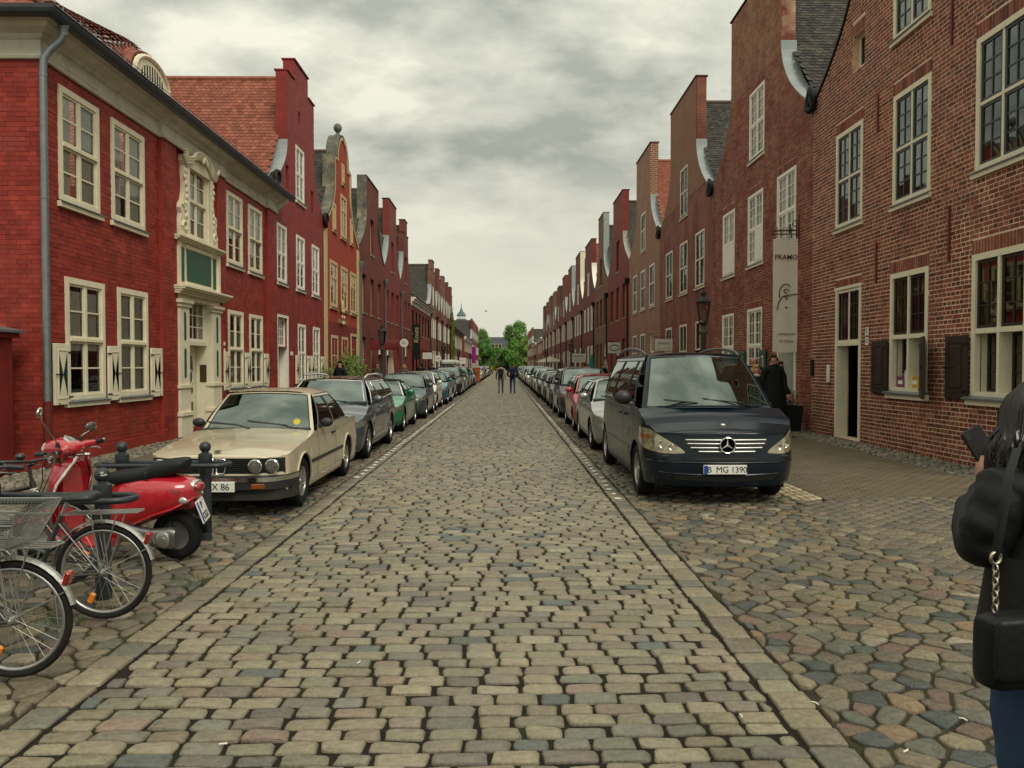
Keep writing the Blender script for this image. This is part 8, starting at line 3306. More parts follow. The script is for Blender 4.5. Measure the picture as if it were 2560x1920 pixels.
# cigarette ends lying on the stones
m_butt = M('cigarette_paper', (0.70, 0.66, 0.56), 0.8)
rb2 = random.Random(12)
for (px, py, lab) in ((1861, 1806, 'cigarette end lying on a sett close to the kerb row of the van side'), (2049, 1774, 'white pebble-like cigarette end beside the kerb row'), (2427, 1817, 'cigarette end between the field cobbles near the woman'),
      (2282, 1899, 'cigarette end on a dark field cobble'), (552, 1873, 'bent cigarette end in a joint of the carriageway'), (895, 1665, 'cigarette end on a pale sett of the carriageway')):
 Zc = 1.7 * 1920 / (py - 914)
 xc_ = (px - 1262) * Zc / 1920
 a = rb2.uniform(0, 3.1)
 o = MB().tube([(-.018 * math.cos(a), -.018 * math.sin(a), .006), (.002, .001, .0075), (.018 * math.cos(a + .3), .018 * math.sin(a + .3), .006)], .0042, 7).build('cigarette_end', m_butt, None, (xc_, Zc, .004), smooth=60)
 tag(o, lab, 'litter', 'cigarette ends on the paving')
# ================================================================= people
SKIN = {'fair': M('skin_fair', (0.42, 0.23, 0.16), 0.55, var=0.08), 'rosy': M('skin_rosy', (0.45, 0.21, 0.15), 0.55, var=0.08)}
m_eye = M('eye_dark', (0.02, 0.015, 0.012), 0.3)
m_mouth = M('lip', (0.25, 0.07, 0.06), 0.5)


def cloth(n, c):
 return M('cloth_' + n, c, 0.85, var=0.18, vscale=14, bump=0.25, bscale=25)


CL = {'black': cloth('black', (0.012, 0.013, 0.015)), 'navy': cloth('navy', (0.015, 0.02, 0.04)), 'jeans': cloth('jeans', (0.03, 0.055, 0.11)), 'tan': cloth('tan', (0.30, 0.23, 0.13)), 'grey': cloth('grey', (0.09, 0.095, 0.095)),
  'yellow': cloth('yellow', (0.55, 0.32, 0.02)), 'brown': cloth('brown', (0.08, 0.05, 0.03)), 'olive': cloth('olive', (0.05, 0.055, 0.03)), 'cream': cloth('cream', (0.45, 0.40, 0.30)), 'shoe': cloth('shoe', (0.02, 0.018, 0.016)), 'stone': cloth('stone', (0.13, 0.135, 0.125))}
HAIRM = {'dark': M('hair_dark', (0.012, 0.009, 0.007), 0.5, var=0.4, vscale=60), 'brown': M('hair_brown', (0.06, 0.035, 0.018), 0.5, var=0.4, vscale=60), 'blond': M('hair_blond', (0.38, 0.24, 0.09), 0.5, var=0.35, vscale=60), 'grey': M('hair_grey', (0.22, 0.20, 0.17), 0.6, var=0.3, vscale=60)}


def hair_mesh(style, c=(0, .012, 1.63), seed=0):
 """hair as many overlapping locks around the skull; open to the face"""
 b = MB()
 r = random.Random(seed)
 n = 70 if style in ('long', 'curly', 'bob') else 56
 for i in range(n):
  th = r.uniform(0, 2 * PI)
  f = math.cos(th)                   # f>0 towards the face
  ph = r.uniform(.0, 1.0)
  elev = rad(90 - 95 * ph) if f < .45 else rad(90 - 42 * ph)
  d = Vector((math.sin(th) * math.cos(elev), math.cos(th) * math.cos(elev), math.sin(elev)))
  p = Vector(c) + Vector((d.x * .082, d.y * .098, d.z * .092))
  down = Vector((d.x * .25, d.y * .25, -1)).normalized()
  L_ = {'short': .035, 'long': .22, 'bob': .11, 'curly': .12}[style] * r.uniform(.7, 1.2)
  if f > .45:
   L_ = min(L_, .03)
   down = Vector((d.x, .2, .2)).normalized()
  rr = {'short': .022, 'long': .03, 'bob': .028, 'curly': .036}[style]
  q1 = p + down * L_ * .5 + Vector((r.uniform(-.01, .01), r.uniform(-.01, .005), 0))
  q2 = p + down * L_ + Vector((r.uniform(-.02, .02), r.uniform(-.02, .01), 0))
  b.tube([tuple(p - d * .012), tuple(q1), tuple(q2)], [rr, rr * .95, rr * .35], 6)
 return b


def person(label, loc, rz, pose, coat, trousers, hair='short', haircol='brown', skin='fair', scale=1.0, extras=(), group=None, bald=False):
 t = thing('person', label, 'person', loc, rz, group)
 t.scale = (scale, scale, scale)
 src = POSES[pose]
 b = MB()
 b.v, b.f, b.m, b.c = src.v, src.f, src.m, src.c
 b.build('body', [CL[coat], CL[trousers], SKIN[skin], CL['shoe'], m_eye, m_mouth], t, smooth=180)
 if not bald:
  hair_mesh(hair, seed=int(loc[1] * 10) % 97).build('hair', HAIRM[haircol], t, smooth=80)
 if 'coat' in extras:
  k = MB()
  n = 22
  rows_ = [(1.20, .175, .145), (1.05, .19, .155), (.9, .205, .165), (.75, .215, .175), (.62, .225, .185)]
  g = [[(hx * math.cos(a) * (1 + .03 * math.sin(5 * a + z * 9)), hy * math.sin(a) * (1 + .03 * math.sin(4 * a)), z) for a in [2 * PI * i / n for i in range(n)]] for (z, hx, hy) in rows_]
  for i in range(len(rows_) - 1):
   for j in range(n):
    k.quad(g[i][j], g[i][(j + 1) % n], g[i + 1][(j + 1) % n], g[i + 1][j])
  k.build('coat_skirt', CL[coat], t, smooth=180, fix=True)
  MB().tube([(.075 * math.cos(a), .02 + .07 * math.sin(a), 1.49 + .02 * math.sin(a)) for a in [2 * PI * i / 14 for i in range(14)]], .026, 6, closed=True).build('collar', CL[coat], t, smooth=80)
 if 'pack' in extras:
  MB().bbox(-.15, .15, -.30, -.11, 1.02, 1.46, .06).build('backpack', CL['navy'], t, smooth=40)
  for s in (-1, 1):
   MB().tube([(s * .11, -.15, 1.42), (s * .12, .0, 1.50), (s * .12, .12, 1.40), (s * .13, .10, 1.2), (s * .14, -.12, 1.1)], .018, 6).build('backpack_strap', CL['navy'], t, smooth=60)
 if 'glasses' in extras:
  gl = MB()
  # worn by a head turned towards -x
  f = Vector((-.75, .65, 0)).normalized()
  s_ = Vector((0, 0, 1)).cross(f) * -1
  c_ = Vector((0, .022, 1.624)) + f * .094
  for k in (-1, 1):
   q = c_ + s_ * k * .034
   gl.tube([tuple(q + s_ * .026 * math.cos(a) + Vector((0, 0, .02 * math.sin(a)))) for a in [i * PI / 6 for i in range(12)]], .003, 4, closed=True)
   gl.tube([tuple(q + s_ * k * .026), tuple(Vector((0, .022, 1.624)) + s_ * k * .084)], .003, 4)
  gl.build('glasses', m_iron, t)
 if 'cap' in extras:
  k = MB().lathe([(.105, 1.655), (.104, 1.69), (.085, 1.73), (0, 1.745)], (0, .012, 0), 16)
  k.bbox(-.07, .07, .08, .17, 1.652, 1.664, .004)
  k.build('cap', CL['black'], t, smooth=60)
 if 'hood' in extras:
  MB().ball((0, -.01, 1.62), (.125, .135, .155), 14, 10).build('hood', CL[coat], t, smooth=80)
 if 'scarf' in extras:
  MB().tube([(.07 * math.cos(a), .02 + .075 * math.sin(a), 1.50) for a in [2 * PI * i / 12 for i in range(12)]], .032, 7, closed=True).build('scarf', CL['cream'], t, smooth=80)
 return t


# two men walking off down the carriageway
person('walker in tan jacket and grey trousers with dark backpack on the carriageway', (-.24, 46.0, .02), 0, 'walk', 'tan', 'stone', 'short', 'brown', extras=('pack', 'cap'), scale=1.03)
person('walker in dark jacket and blue jeans with dark backpack on the carriageway', (.46, 45.2, .02), 0, 'walkp', 'black', 'jeans', 'short', 'dark', extras=('pack',), scale=1.03)
person('person in a yellow jacket crossing the carriageway far down the street', (-2.4, 140, .02), -PI / 2, 'walk', 'yellow', 'black', 'bob', 'dark')
# group at the green door behind the van
gz_ = ground_z(6)
person('man with glasses in a long black coat walking behind the dark van', (6.02, 17.2, ground_z(6.0)), PI + .25, 'coat', 'black', 'navy', 'short', 'brown', extras=('coat', 'glasses'), scale=1.08)
person('smiling blond woman in dark jacket beside the man in the black coat', (5.36, 16.4, ground_z(5.2)), PI + .35, 'turn', 'black', 'jeans', 'bob', 'blond', 'rosy', extras=('scarf',), scale=.96)
person('bald man in dark jacket behind the blond woman', (5.76, 17.75, ground_z(5.5)), PI + .1, 'turn', 'black', 'black', skin='rosy', bald=True, scale=1.08)
person('curly haired woman in black coat behind the man with glasses', (6.62, 18.5, ground_z(6.6)), PI + .6, 'turn', 'black', 'jeans', 'curly', 'brown', extras=('coat',), scale=.98)
# heads above the parked cars on the left pavement
PL = [(-5.9, 27.6, 'dark haired woman in black behind the grey estate car', 'stand', 'black', 'long', 'dark', ()), (-5.35, 32.4, 'brown haired woman on the pavement by the orange bell gable house', 'stand', 'brown', 'long', 'brown', ()),
  (-5.3, 40.5, 'blond woman in grey coat by the cream folded parasol', 'turn', 'grey', 'curly', 'blond', ('coat',)), (-5.2, 47.5, 'person in a black hooded jacket on the left pavement', 'walk', 'black', 'short', 'dark', ('hood',)),
  (-5.0, 52.8, 'man in black cap and coat below the round white sign', 'walkp', 'black', 'short', 'dark', ('cap',)), (-5.1, 63.5, 'man in dark cap and jacket beside the tall black banner', 'stand', 'navy', 'short', 'dark', ('cap',)),
  (-5.0, 67.0, 'dark haired person in grey jacket near the low white-corniced house', 'stand', 'grey', 'bob', 'dark', ()), (-4.9, 69.0, 'person in brown jacket near the low white-corniced house', 'turn', 'brown', 'short', 'brown', ())]
for x, y, lab, ps, ct, hr, hc, ex in PL:
 person(lab, (x, y, ground_z(x)), PI + RNG.uniform(-.5, .5), ps, ct, 'jeans', hr, hc, extras=ex, scale=RNG.uniform(.97, 1.05))
PR = [(4.75, 62, 'tall dark-clad man on the van side pavement near the first far lamp', 'black', 1.04), (4.9, 57, 'person in grey jacket on the van side pavement', 'grey', .98), (5.2, 52, 'person in olive jacket by the small white shop sign', 'olive', 1.0),
  (5.0, 46, 'dark haired person in navy near the turquoise parasol', 'navy', 1.0), (5.5, 43, 'person in black jacket near the oval sign', 'black', 1.0)]
for x, y, lab, ct, s in PR:
 person(lab, (x, y, ground_z(x)), PI + RNG.uniform(-.6, .6), 'walk', ct, 'black', 'short', 'dark', scale=s)

# ---------------------------------------------------------------- woman with a phone in the right foreground
W0 = thing('person', 'woman in black jacket and jeans seen from behind, holding up a phone', 'person', (1.545, 2.03, 0), rad(-2))
b = MB()
b.v, b.f, b.m, b.c = WOMAN.v, WOMAN.f, WOMAN.m, WOMAN.c
jk = M('puffer_black', (0.0040, 0.0046, 0.0056), 0.66, spec=0.35, var=0.25, vscale=9, bump=0.35, bscale=30)
b.build('body', [jk, CL['jeans'], SKIN['fair'], CL['shoe'], m_eye, m_mouth], W0, smooth=180)
k = MB()
n = 26
rows_ = [(1.20, .225, .175), (1.05, .245, .19), (.97, .255, .20), (.91, .26, .205), (.875, .25, .195), (.87, .2, .16)]
g = [[(hx * math.cos(a) * (1 + .012 * math.sin(5 * a + z * 20)), hy * math.sin(a), z + .006 * math.sin(3 * a)) for a in [2 * PI * i / n for i in range(n)]] for (z, hx, hy) in rows_]
for i in range(len(rows_) - 1):
 for j in range(n):
  k.quad(g[i][j], g[i][(j + 1) % n], g[i + 1][(j + 1) % n], g[i + 1][j])
k.build('jacket_hem', jk, W0, smooth=180, fix=True)
# quilted seams and the hood lying on the shoulders
hd = MB().ball((0, -.085, 1.385), (.155, .075, .07), 16, 10)
hd.build('hood', jk, W0, smooth=80)
hm = MB()
rh = random.Random(3)
HC = Vector((-.058, .05, 1.535))
hm.ball(tuple(HC), (.098, .112, .112), 18, 12)
hm.ball((-.055, .0, 1.455), (.098, .072, .115), 16, 10)      # body of the hair on the neck
hm.ball((-.075, .03, 1.43), (.095, .085, .10), 14, 8)
for i in range(950):           # wavy strands from the crown over it
 th = rh.uniform(0, 2 * PI)
 f = math.cos(th)
 k_ = rh.uniform(1.0, 1.13)
 ph_, am = rh.uniform(0, 6.28), rh.uniform(.004, .013)
 pts = []
 for e_ in ((88, 62, 38) if f > .55 else (88, 64, 40, 16, -6)):
  el = rad(e_ + rh.uniform(-6, 6))
  d = Vector((math.sin(th) * math.cos(el), math.cos(th) * math.cos(el), math.sin(el)))
  pts.append(HC + Vector((d.x * .103, d.y * .117, d.z * .118)) * k_)
 if f <= .55:
  hang = rh.uniform(.07, .19)
  o_ = Vector((math.sin(th), math.cos(th), 0))
  last = pts[-1]
  for q in range(1, 6):
   t_ = q / 5
   pts.append(last + o_ * (.030 * math.sin(t_ * 2.6)) + Vector((0, 0, -hang * t_)) + Vector((o_.y, -o_.x, 0)) * am * math.sin(q * 1.6 + ph_))
 r_ = rh.uniform(.0028, .0055)
 hm.tube([tuple(q) for q in pts], [r_] * (len(pts) - 1) + [r_ * .3], 4)
hm.build('hair', M('hair_black_gloss', (0.016, 0.011, 0.008), 0.32, var=0.5, vscale=70), W0, smooth=80)
# jacket side seams
# phone in her hands
ph = MB().bbox(-.037, .037, -.0045, .0045, -.075, .075, .004)
pho = thing('phone', 'dark phone in a black case held up by the woman', 'phone', (1.505, 2.40, 1.435), rad(12))
pho.rotation_euler = (rad(-12), rad(-28), rad(6))
ph.build('case', M('phone_case', (0.016, 0.016, 0.017), 0.5), pho)
MB().bbox(-.030, -.012, -.0065, -.004, .045, .066, .001).build('camera_bump', m_trimb, pho)
# bag with chain strap
bg = thing('handbag', 'black leather handbag on a chain strap at the woman\'s hip', 'bag', (1.262, 1.83, .928), rad(10))
lt = M('black_leather', (0.007, 0.008, 0.009), 0.48, spec=0.25, var=0.15, vscale=20, bump=0.2, bscale=60)
_v = loft([(-.125, .088, .020, .070), (-.118, .088, .036, .082), (-.09, .088, .044, .088), (.09, .088, .044, .088), (.118, .088, .036, .082), (.125, .088, .020, .070)], 20, 5)
_v.build('bag_body', lt, bg, smooth=50, fix=True)
_v = loft([(-.127, .105, .008, .066, -.046), (-.118, .105, .010, .074, -.047), (.118, .105, .010, .074, -.047), (.127, .105, .008, .066, -.046)], 16, 4)
_v.build('flap', lt, bg, smooth=50, fix=True)
gd = M('pale_gold', (0.50, 0.45, 0.33), 0.35, metal=1.0)
MB().add([(-.022, -.0565, .164), (.022, -.0565, .164), (.022, -.0565, .15), (.0, -.0565, .138), (-.022, -.0565, .15)], [(0, 1, 2, 3, 4), (4, 3, 2, 1, 0)]).build('badge', gd, bg)
for k_ in range(7):
 z = .19 + k_ * .016
 pts = []
 for i in range(12):
  a = 2 * PI * i / 12
  if k_ % 2:
   pts.append((-.09 + .002 + .007 * math.cos(a), .0, z + .011 * math.sin(a)))
  else:
   pts.append((-.09, .007 * math.cos(a), z + .011 * math.sin(a)))
 MB().tube(pts, .0024, 6, closed=True).build('chain_link', gd, bg, smooth=80)
MB().tube([(-.09 + .014 * math.cos(a), 0, .312 + .014 * math.sin(a)) for a in [2 * PI * i / 14 for i in range(14)]], .004, 6, closed=True).build('ring', gd, bg, smooth=80)
MB().tube([(-.09, 0, .322), (-.08, -.01, .42), (-.03, .03, .50), (.06, .10, .56)], .013, 8, flat=(1, .3)).build('strap', lt, bg, smooth=60)
# ================================================================= lamps, signs, plants, far things
m_lamp = M('lamp_iron', (0.020, 0.021, 0.020), 0.5, var=0.2, vscale=10)
m_lpost = M('lamp_post_brown', (0.055, 0.045, 0.034), 0.55, var=0.25, vscale=6)
m_lglass = glass('lamp_glass', (0.75, 0.72, 0.66), 1.5)


def lamp(label, x, y, h=3.3):
 t = thing('street_lamp', label, 'lamp', (x, y, ground_z(x)), rad(8))
 MB().lathe([(.11, 0), (.11, .35), (.085, .42), (.075, .5), (.066, 1.4), (.06, h - .95), (.085, h - .92), (.085, h - .87), (.05, h - .83), (.05, h - .74)], n=14).build('post', m_lpost, t, smooth=40)
 hb = MB()
 zb, zt = h - .68, h - .22
 rb_, rt_ = .095, .155
 hb.lathe([(.03, h - .76), (.07, h - .73), (.10, zb), (.09, zb + .02)], n=6)
 for k in range(6):
  a = 2 * PI * k / 6
  hb.tube([(rb_ * math.cos(a), rb_ * math.sin(a), zb), (rt_ * math.cos(a), rt_ * math.sin(a), zt)], .011, 5)
 hb.lathe([(rt_ + .02, zt - .01), (rt_ + .025, zt + .01), (rt_ - .03, zt + .08), (.06, zt + .13), (.055, zt + .17), (.075, zt + .18), (.07, zt + .22), (.02, zt + .24), (.012, zt + .29), (0, zt + .30)], n=6)
 o = hb.build('lantern', m_lamp, t)
 g = MB()
 for k in range(6):
  a, c_ = 2 * PI * k / 6, 2 * PI * (k + 1) / 6
  g.quad((rb_ * .97 * math.cos(a), rb_ * .97 * math.sin(a), zb), (rb_ * .97 * math.cos(c_), rb_ * .97 * math.sin(c_), zb), (rt_ * .97 * math.cos(c_), rt_ * .97 * math.sin(c_), zt), (rt_ * .97 * math.cos(a), rt_ * .97 * math.sin(a), zt))
 g.build('lantern_glass', m_lglass, o)
 MB().lathe([(.035, zb + .05), (.04, zb + .2), (.03, zb + .3), (0, zb + .32)], n=10).build('mantle', M('milk_glass', (0.55, 0.48, 0.42), 0.4), o, smooth=60)
 return t


lamp('street lamp with hexagonal lantern on the pavement behind the dark van', 4.40, 17.0)
lamp('street lamp with hexagonal lantern before the red house with the round sign', -4.65, 29.2, 3.2)
for x, y, w_ in ((4.4, 51, 'beside the small white sign with grey lines'), (4.4, 81, 'halfway to the open white parasol'), (4.4, 112, 'beyond the open white parasol')):
 lamp('street lamp on the van side pavement ' + w_, x, y)['group'] = 'lamps farther along the van side'
for x, y, w_ in ((-4.5, 56.5, 'before the tall black banner'), (-4.5, 75, 'beside the orange skip'), (-4.5, 100, 'before the ivy-covered house')):
 lamp('street lamp on the shuttered side pavement ' + w_, x, y)['group'] = 'lamps farther along the shuttered side'

m_sign = M('sign_white', (0.66, 0.64, 0.56), 0.6, var=0.06)
m_signk = M('sign_black', (0.012, 0.014, 0.013), 0.5)
m_inkr = M('ink_maroon', (0.10, 0.02, 0.02), 0.6)
m_inkb = M('ink_grey', (0.13, 0.14, 0.15), 0.6)
m_inkk = M('ink_black', (0.02, 0.02, 0.02), 0.6)


def bracket(t, x_wall, z, reach, sgn, mat=m_iron):
 """wrought iron arm from the wall at local x=0 out to reach"""
 b = MB().tube([(0, 0, z), (sgn * reach, 0, z)], .014, 6)
 b.tube([(0, 0, z - .28), (sgn * reach * .25, 0, z - .22), (sgn * reach * .5, 0, z - .03)], .010, 6)
 b.tube([(sgn * (reach * .3 + .07 * math.cos(a) * (1 - a / 14)), 0, z + .09 + .07 * math.sin(a) * (1 - a / 14)) for a in [i * .5 for i in range(16)]], .008, 5)
 return b.build('bracket', mat, t, smooth=60)


# long cloth banner
t = thing('shop_banner', 'long white lettered cloth banner hanging from an iron wall bracket', 'banner', (XR, 19.30, 0))
bz0, bz1 = 2.05, 4.88
m_rust = M('rusty_iron', (0.10, 0.045, 0.02), 0.8, var=0.4, vscale=16)
bb = MB().tube([(0, 0, bz1 + .12), (-.72, 0, bz1 + .12)], .016, 6)
for k in range(6):
 x = -.08 - k * .12
 bb.tube([(x, 0, bz1 + .02), (x, 0, bz1 + .30 - .02 * (k % 2))], .010, 5)
bb.tube([(-.03, 0, bz1 + .22), (-.66, 0, bz1 + .20)], .02, 6)
bb.tube([(-.10 + .1 * math.cos(a) * (1 - a / 12), 0, bz1 + .38 + .1 * math.sin(a) * (1 - a / 12)) for a in [i * .45 for i in range(18)]], .012, 5)
bb.tube([(-.02, 0, bz1 - .1), (-.02, 0, bz1 + .62)], .014, 6)
bb.build('bracket', m_rust, t, smooth=60)
nx_, nz_ = 8, 20
vs, fs = [], []
for i in range(nx_ + 1):
 for j in range(nz_ + 1):
  u_, v_ = i / nx_, j / nz_
  vs.append((-.66 + .62 * u_, -.015 * math.sin(v_ * 5) * (1 - v_) + .008 * math.sin(u_ * 9 + v_ * 2) * (1 - v_ * .5), bz0 + (bz1 - bz0) * v_ - .02 * math.sin(u_ * PI) * (1 - v_)))
for i in range(nx_):
 for j in range(nz_):
  a = i * (nz_ + 1) + j
  fs.append((a, a + nz_ + 1, a + nz_ + 2, a + 1))
cl_ = MB().add(vs, fs).build('cloth', M('banner_cloth', (0.74, 0.70, 0.58), 0.85, var=0.06), t, smooth=180)
text('PRAMO', .17, m_inkr, cl_, (-.34, -.03, 4.42), (PI / 2, 0, 0), bold=.001)
text('Lieblingsstücke', .075, m_inkb, cl_, (-.34, -.03, 2.50), (PI / 2, 0, 0), shear=.45)
text('für Frauen', .085, m_inkb, cl_, (-.33, -.03, 2.32), (PI / 2, 0, 0), shear=.45)
lg = MB()
lg.tube([(-.345 + .165 * math.cos(a), -.03, 3.50 + .25 * math.sin(a)) for a in [rad(50 + i * 17) for i in range(10)]], .011, 5)
lg.tube([(-.33 + .065 * math.cos(a), -.03, 3.57 + .05 * math.sin(a)) for a in [rad(i * 36) for i in range(9)]], .010, 5)
lg.tube([(-.56, -.03, 3.10), (-.52, -.03, 3.30), (-.42, -.03, 3.44), (-.25, -.03, 3.47), (-.06, -.03, 3.50)], .012, 5)
lg.tube([(-.37, -.03, 3.44), (-.33, -.03, 3.36), (-.30, -.03, 3.46)], .010, 5)
lg.ball((-.33, -.03, 3.16), (.035, .008, .018), 8, 5)
lg.build('line_drawing', m_inkk, cl_, smooth=60)


def board(label, side, y, reach, w, h, z, txts, shape='rect', mat=m_sign, arm=True, name='hanging_sign'):
 """sign standing out from the wall, facing along the street"""
 sgn = 1 if side == 'L' else -1
 t = thing(name, label, 'sign', (XL if side == 'L' else XR, y, 0))
 cx_ = sgn * (reach - w / 2)
 if arm:
  bracket(t, 0, z + h / 2 + .10, reach, sgn)
  b = MB()
  for s in (-1, 1):
   b.tube([(cx_ + s * w * .35, 0, z + h / 2), (cx_ + s * w * .35, 0, z + h / 2 + .10)], .008, 5)
  b.build('hanger', m_iron, t)
 if shape == 'rect':
  o = MB().bbox(cx_ - w / 2, cx_ + w / 2, -.015, .015, z - h / 2, z + h / 2, .005).build('board', mat, t)
 else:
  n = 8 if shape == 'oct' else 28
  poly = [(cx_ + w / 2 * math.cos(2 * PI * (i + .5) / n), z + h / 2 * math.sin(2 * PI * (i + .5) / n)) for i in range(n)]
  o = MB().prism(poly, -.02, .02, 'y').build('board', mat, t, smooth=40)
 for (s, size, dz, m_, sh) in txts:
  if not s:                # a line of print too small to read
   MB().box(cx_ - w * size, cx_ + w * size, -.0205 if shape == 'rect' else -.0255, -.016 if shape == 'rect' else -.021, z + dz - h * sh, z + dz + h * sh).build('print_line', m_, o)
   continue
  text(s, size, m_, o, (cx_, -.017 if shape == 'rect' else -.022, z + dz), (PI / 2, 0, 0), shear=sh)
 return t, o, cx_


board('white shop sign with handwritten black name on an ornate iron bracket', 'R', 33.4, .86, .76, .50, 2.60, [("Emma's", .17, .07, m_inkk, .35), ('Mode- und Lebenskunst', .062, -.14, m_inkk, .2)])
t, o, cx_ = board('white sign board with a grey oval ornament', 'R', 48.5, .88, .80, .68, 2.82, [])
MB().tube([(cx_ + .30 * math.cos(a), -.018, 2.83 + .18 * math.sin(a)) for a in [i * 2 * PI / 24 for i in range(24)]], .03, 5, closed=True).build('oval_ornament', m_inkb, o, smooth=60)
board('small white shop sign with grey lines beside the turquoise parasol', 'R', 66.0, 1.75, 1.3, .75, 2.35, [('', .36, .16, m_inkb, .05), ('', .34, -.04, m_inkb, .015), ('', .34, -.18, m_inkb, .015)])
board('round white shop sign with grey rim on a plain red house', 'L', 52.5, .72, .58, .58, 3.25, [('', .30, .06, m_inkb, .03), ('', .26, -.06, m_inkb, .03)], 'round')
board('low white board sign beside the octagonal sign', 'L', 66.5, 1.0, .80, .55, 2.55, [('', .3, .08, m_inkb, .02), ('', .36, -.08, m_inkb, .02)])
board('white octagonal shop sign by the low white-corniced house', 'L', 70.0, 1.55, .62, .62, 2.35, [('', .36, 0, m_inkb, .03)], 'oct')
board('pale square shop sign before the low corner house', 'L', 112.0, 1.6, 1.1, .9, 2.4, [('', .3, .1, m_inkb, .03)])
# tall black banner with vertical lettering
t = thing('shop_banner', 'tall black banner with cream vertical lettering', 'banner', (XL, 60.6, 0))
bracket(t, 0, 5.05, .66, 1)
o = MB().bbox(.04, .64, -.012, .012, 2.2, 4.95, .004).build('cloth', m_signk, t)
text('Knuts', .52, M('gold_ink', (0.50, 0.42, 0.22), 0.6), o, (.34, -.016, 4.1), (PI / 2, -PI / 2, 0), shear=.1)
t = thing('shop_banner', 'purple and magenta banner far down the shuttered side', 'banner', (XL, 163.0, 0))
MB().bbox(.3, 1.2, -.012, .012, 2.2, 5.7, .004).build('cloth', M('banner_purple', (0.16, 0.02, 0.22), 0.8, stain=(0.40, 0.02, 0.16), sscale=1.5, sfrac=0.5), t)
bracket(t, 0, 5.8, 1.2, 1)
# red curly shop sign on the first plain red gable
t = thing('shop_sign', 'dark red scrolled shop sign board on the mossy-coped red gable house', 'sign', (XL, 42.0, 0))
b = MB().bbox(0, 1.5, -.02, .02, 2.55, 3.1, .006)
for s in (0, 1.5):
 b.tube([(s + (.22 if s else -.0) * 0 + .18 * math.cos(a) * (1 - a / 14), 0, 3.1 + .16 * math.sin(a) * (1 - a / 14)) for a in [i * .5 for i in range(16)]], .02, 6)
b.build('board', M('sign_red', (0.13, 0.015, 0.015), 0.5), t, smooth=50)
# folded cream parasol on the left pavement, turquoise one on the right, open white one farther


def folded_parasol(label, x, y, h, mat):
 t = thing('folded_parasol', label, 'parasol', (x, y, ground_z(x)))
 MB().tube([(0, 0, .06), (0, 0, h)], .022, 8).build('pole', m_alu, t, smooth=60)
 MB().bbox(-.25, .25, -.25, .25, 0, .06, .02).build('base', MATS['grey_step'], t)
 k = MB()
 n = 16
 rows_ = [(.9, .15), (1.2, .15), (1.6, .13), (h - .25, .07), (h - .02, .015)]
 g = [[((r_ * (1 + .25 * math.cos(8 * 2 * PI * i / n))) * math.cos(2 * PI * i / n), (r_ * (1 + .25 * math.cos(8 * 2 * PI * i / n))) * math.sin(2 * PI * i / n), z) for i in range(n)] for z, r_ in rows_]
 for i in range(len(rows_) - 1):
  for j in range(n):
   k.quad(g[i][j], g[i][(j + 1) % n], g[i + 1][(j + 1) % n], g[i + 1][j])
 k.build('canopy', mat, t, smooth=60, fix=True)


folded_parasol('folded cream parasol before the mossy-coped red gable house', -6.3, 42.5, 2.75, CL['cream'])
folded_parasol('folded turquoise parasol on the van side pavement', 6.4, 56.5, 2.5, M('parasol_turquoise', (0.02, 0.30, 0.27), 0.8))
folded_parasol('folded cream parasol near the brown brick gable house', 6.5, 49.5, 2.1, CL['cream'])
t = thing('open_parasol', 'open white parasol far down the van side pavement', 'parasol', (6.2, 104, ground_z(6)))
MB().tube([(0, 0, 0), (0, 0, 2.7)], .03, 8).build('pole', m_alu, t)
MB().lathe([(1.9, 2.05), (1.9, 2.15), (.05, 2.85), (0, 2.86)], n=8).build('canopy', CL['cream'], t)

# black planter by the green door, bamboo tubs by the orange house
def leafy(b, c, rx, rz, n, size, col, rng, up=.3):
 for i in range(n):
  th, k = rng.uniform(0, 6.28), rng.random() ** .5
  p = Vector((c[0] + rx * k * math.cos(th), c[1] + rx * k * math.sin(th), c[2] + rng.uniform(-rz, rz)))
  d = Vector((rng.gauss(0, 1), rng.gauss(0, 1), rng.gauss(up, 1))).normalized()
  s = d.orthogonal().normalized() * size * rng.uniform(.14, .22)
  d = d * size * rng.uniform(.6, 1.3)
  b.add([tuple(p), tuple(p + d * .45 + s), tuple(p + d), tuple(p + d * .45 - s)], [(0, 1, 2, 3)], 0, vcol(col, .35, rng))


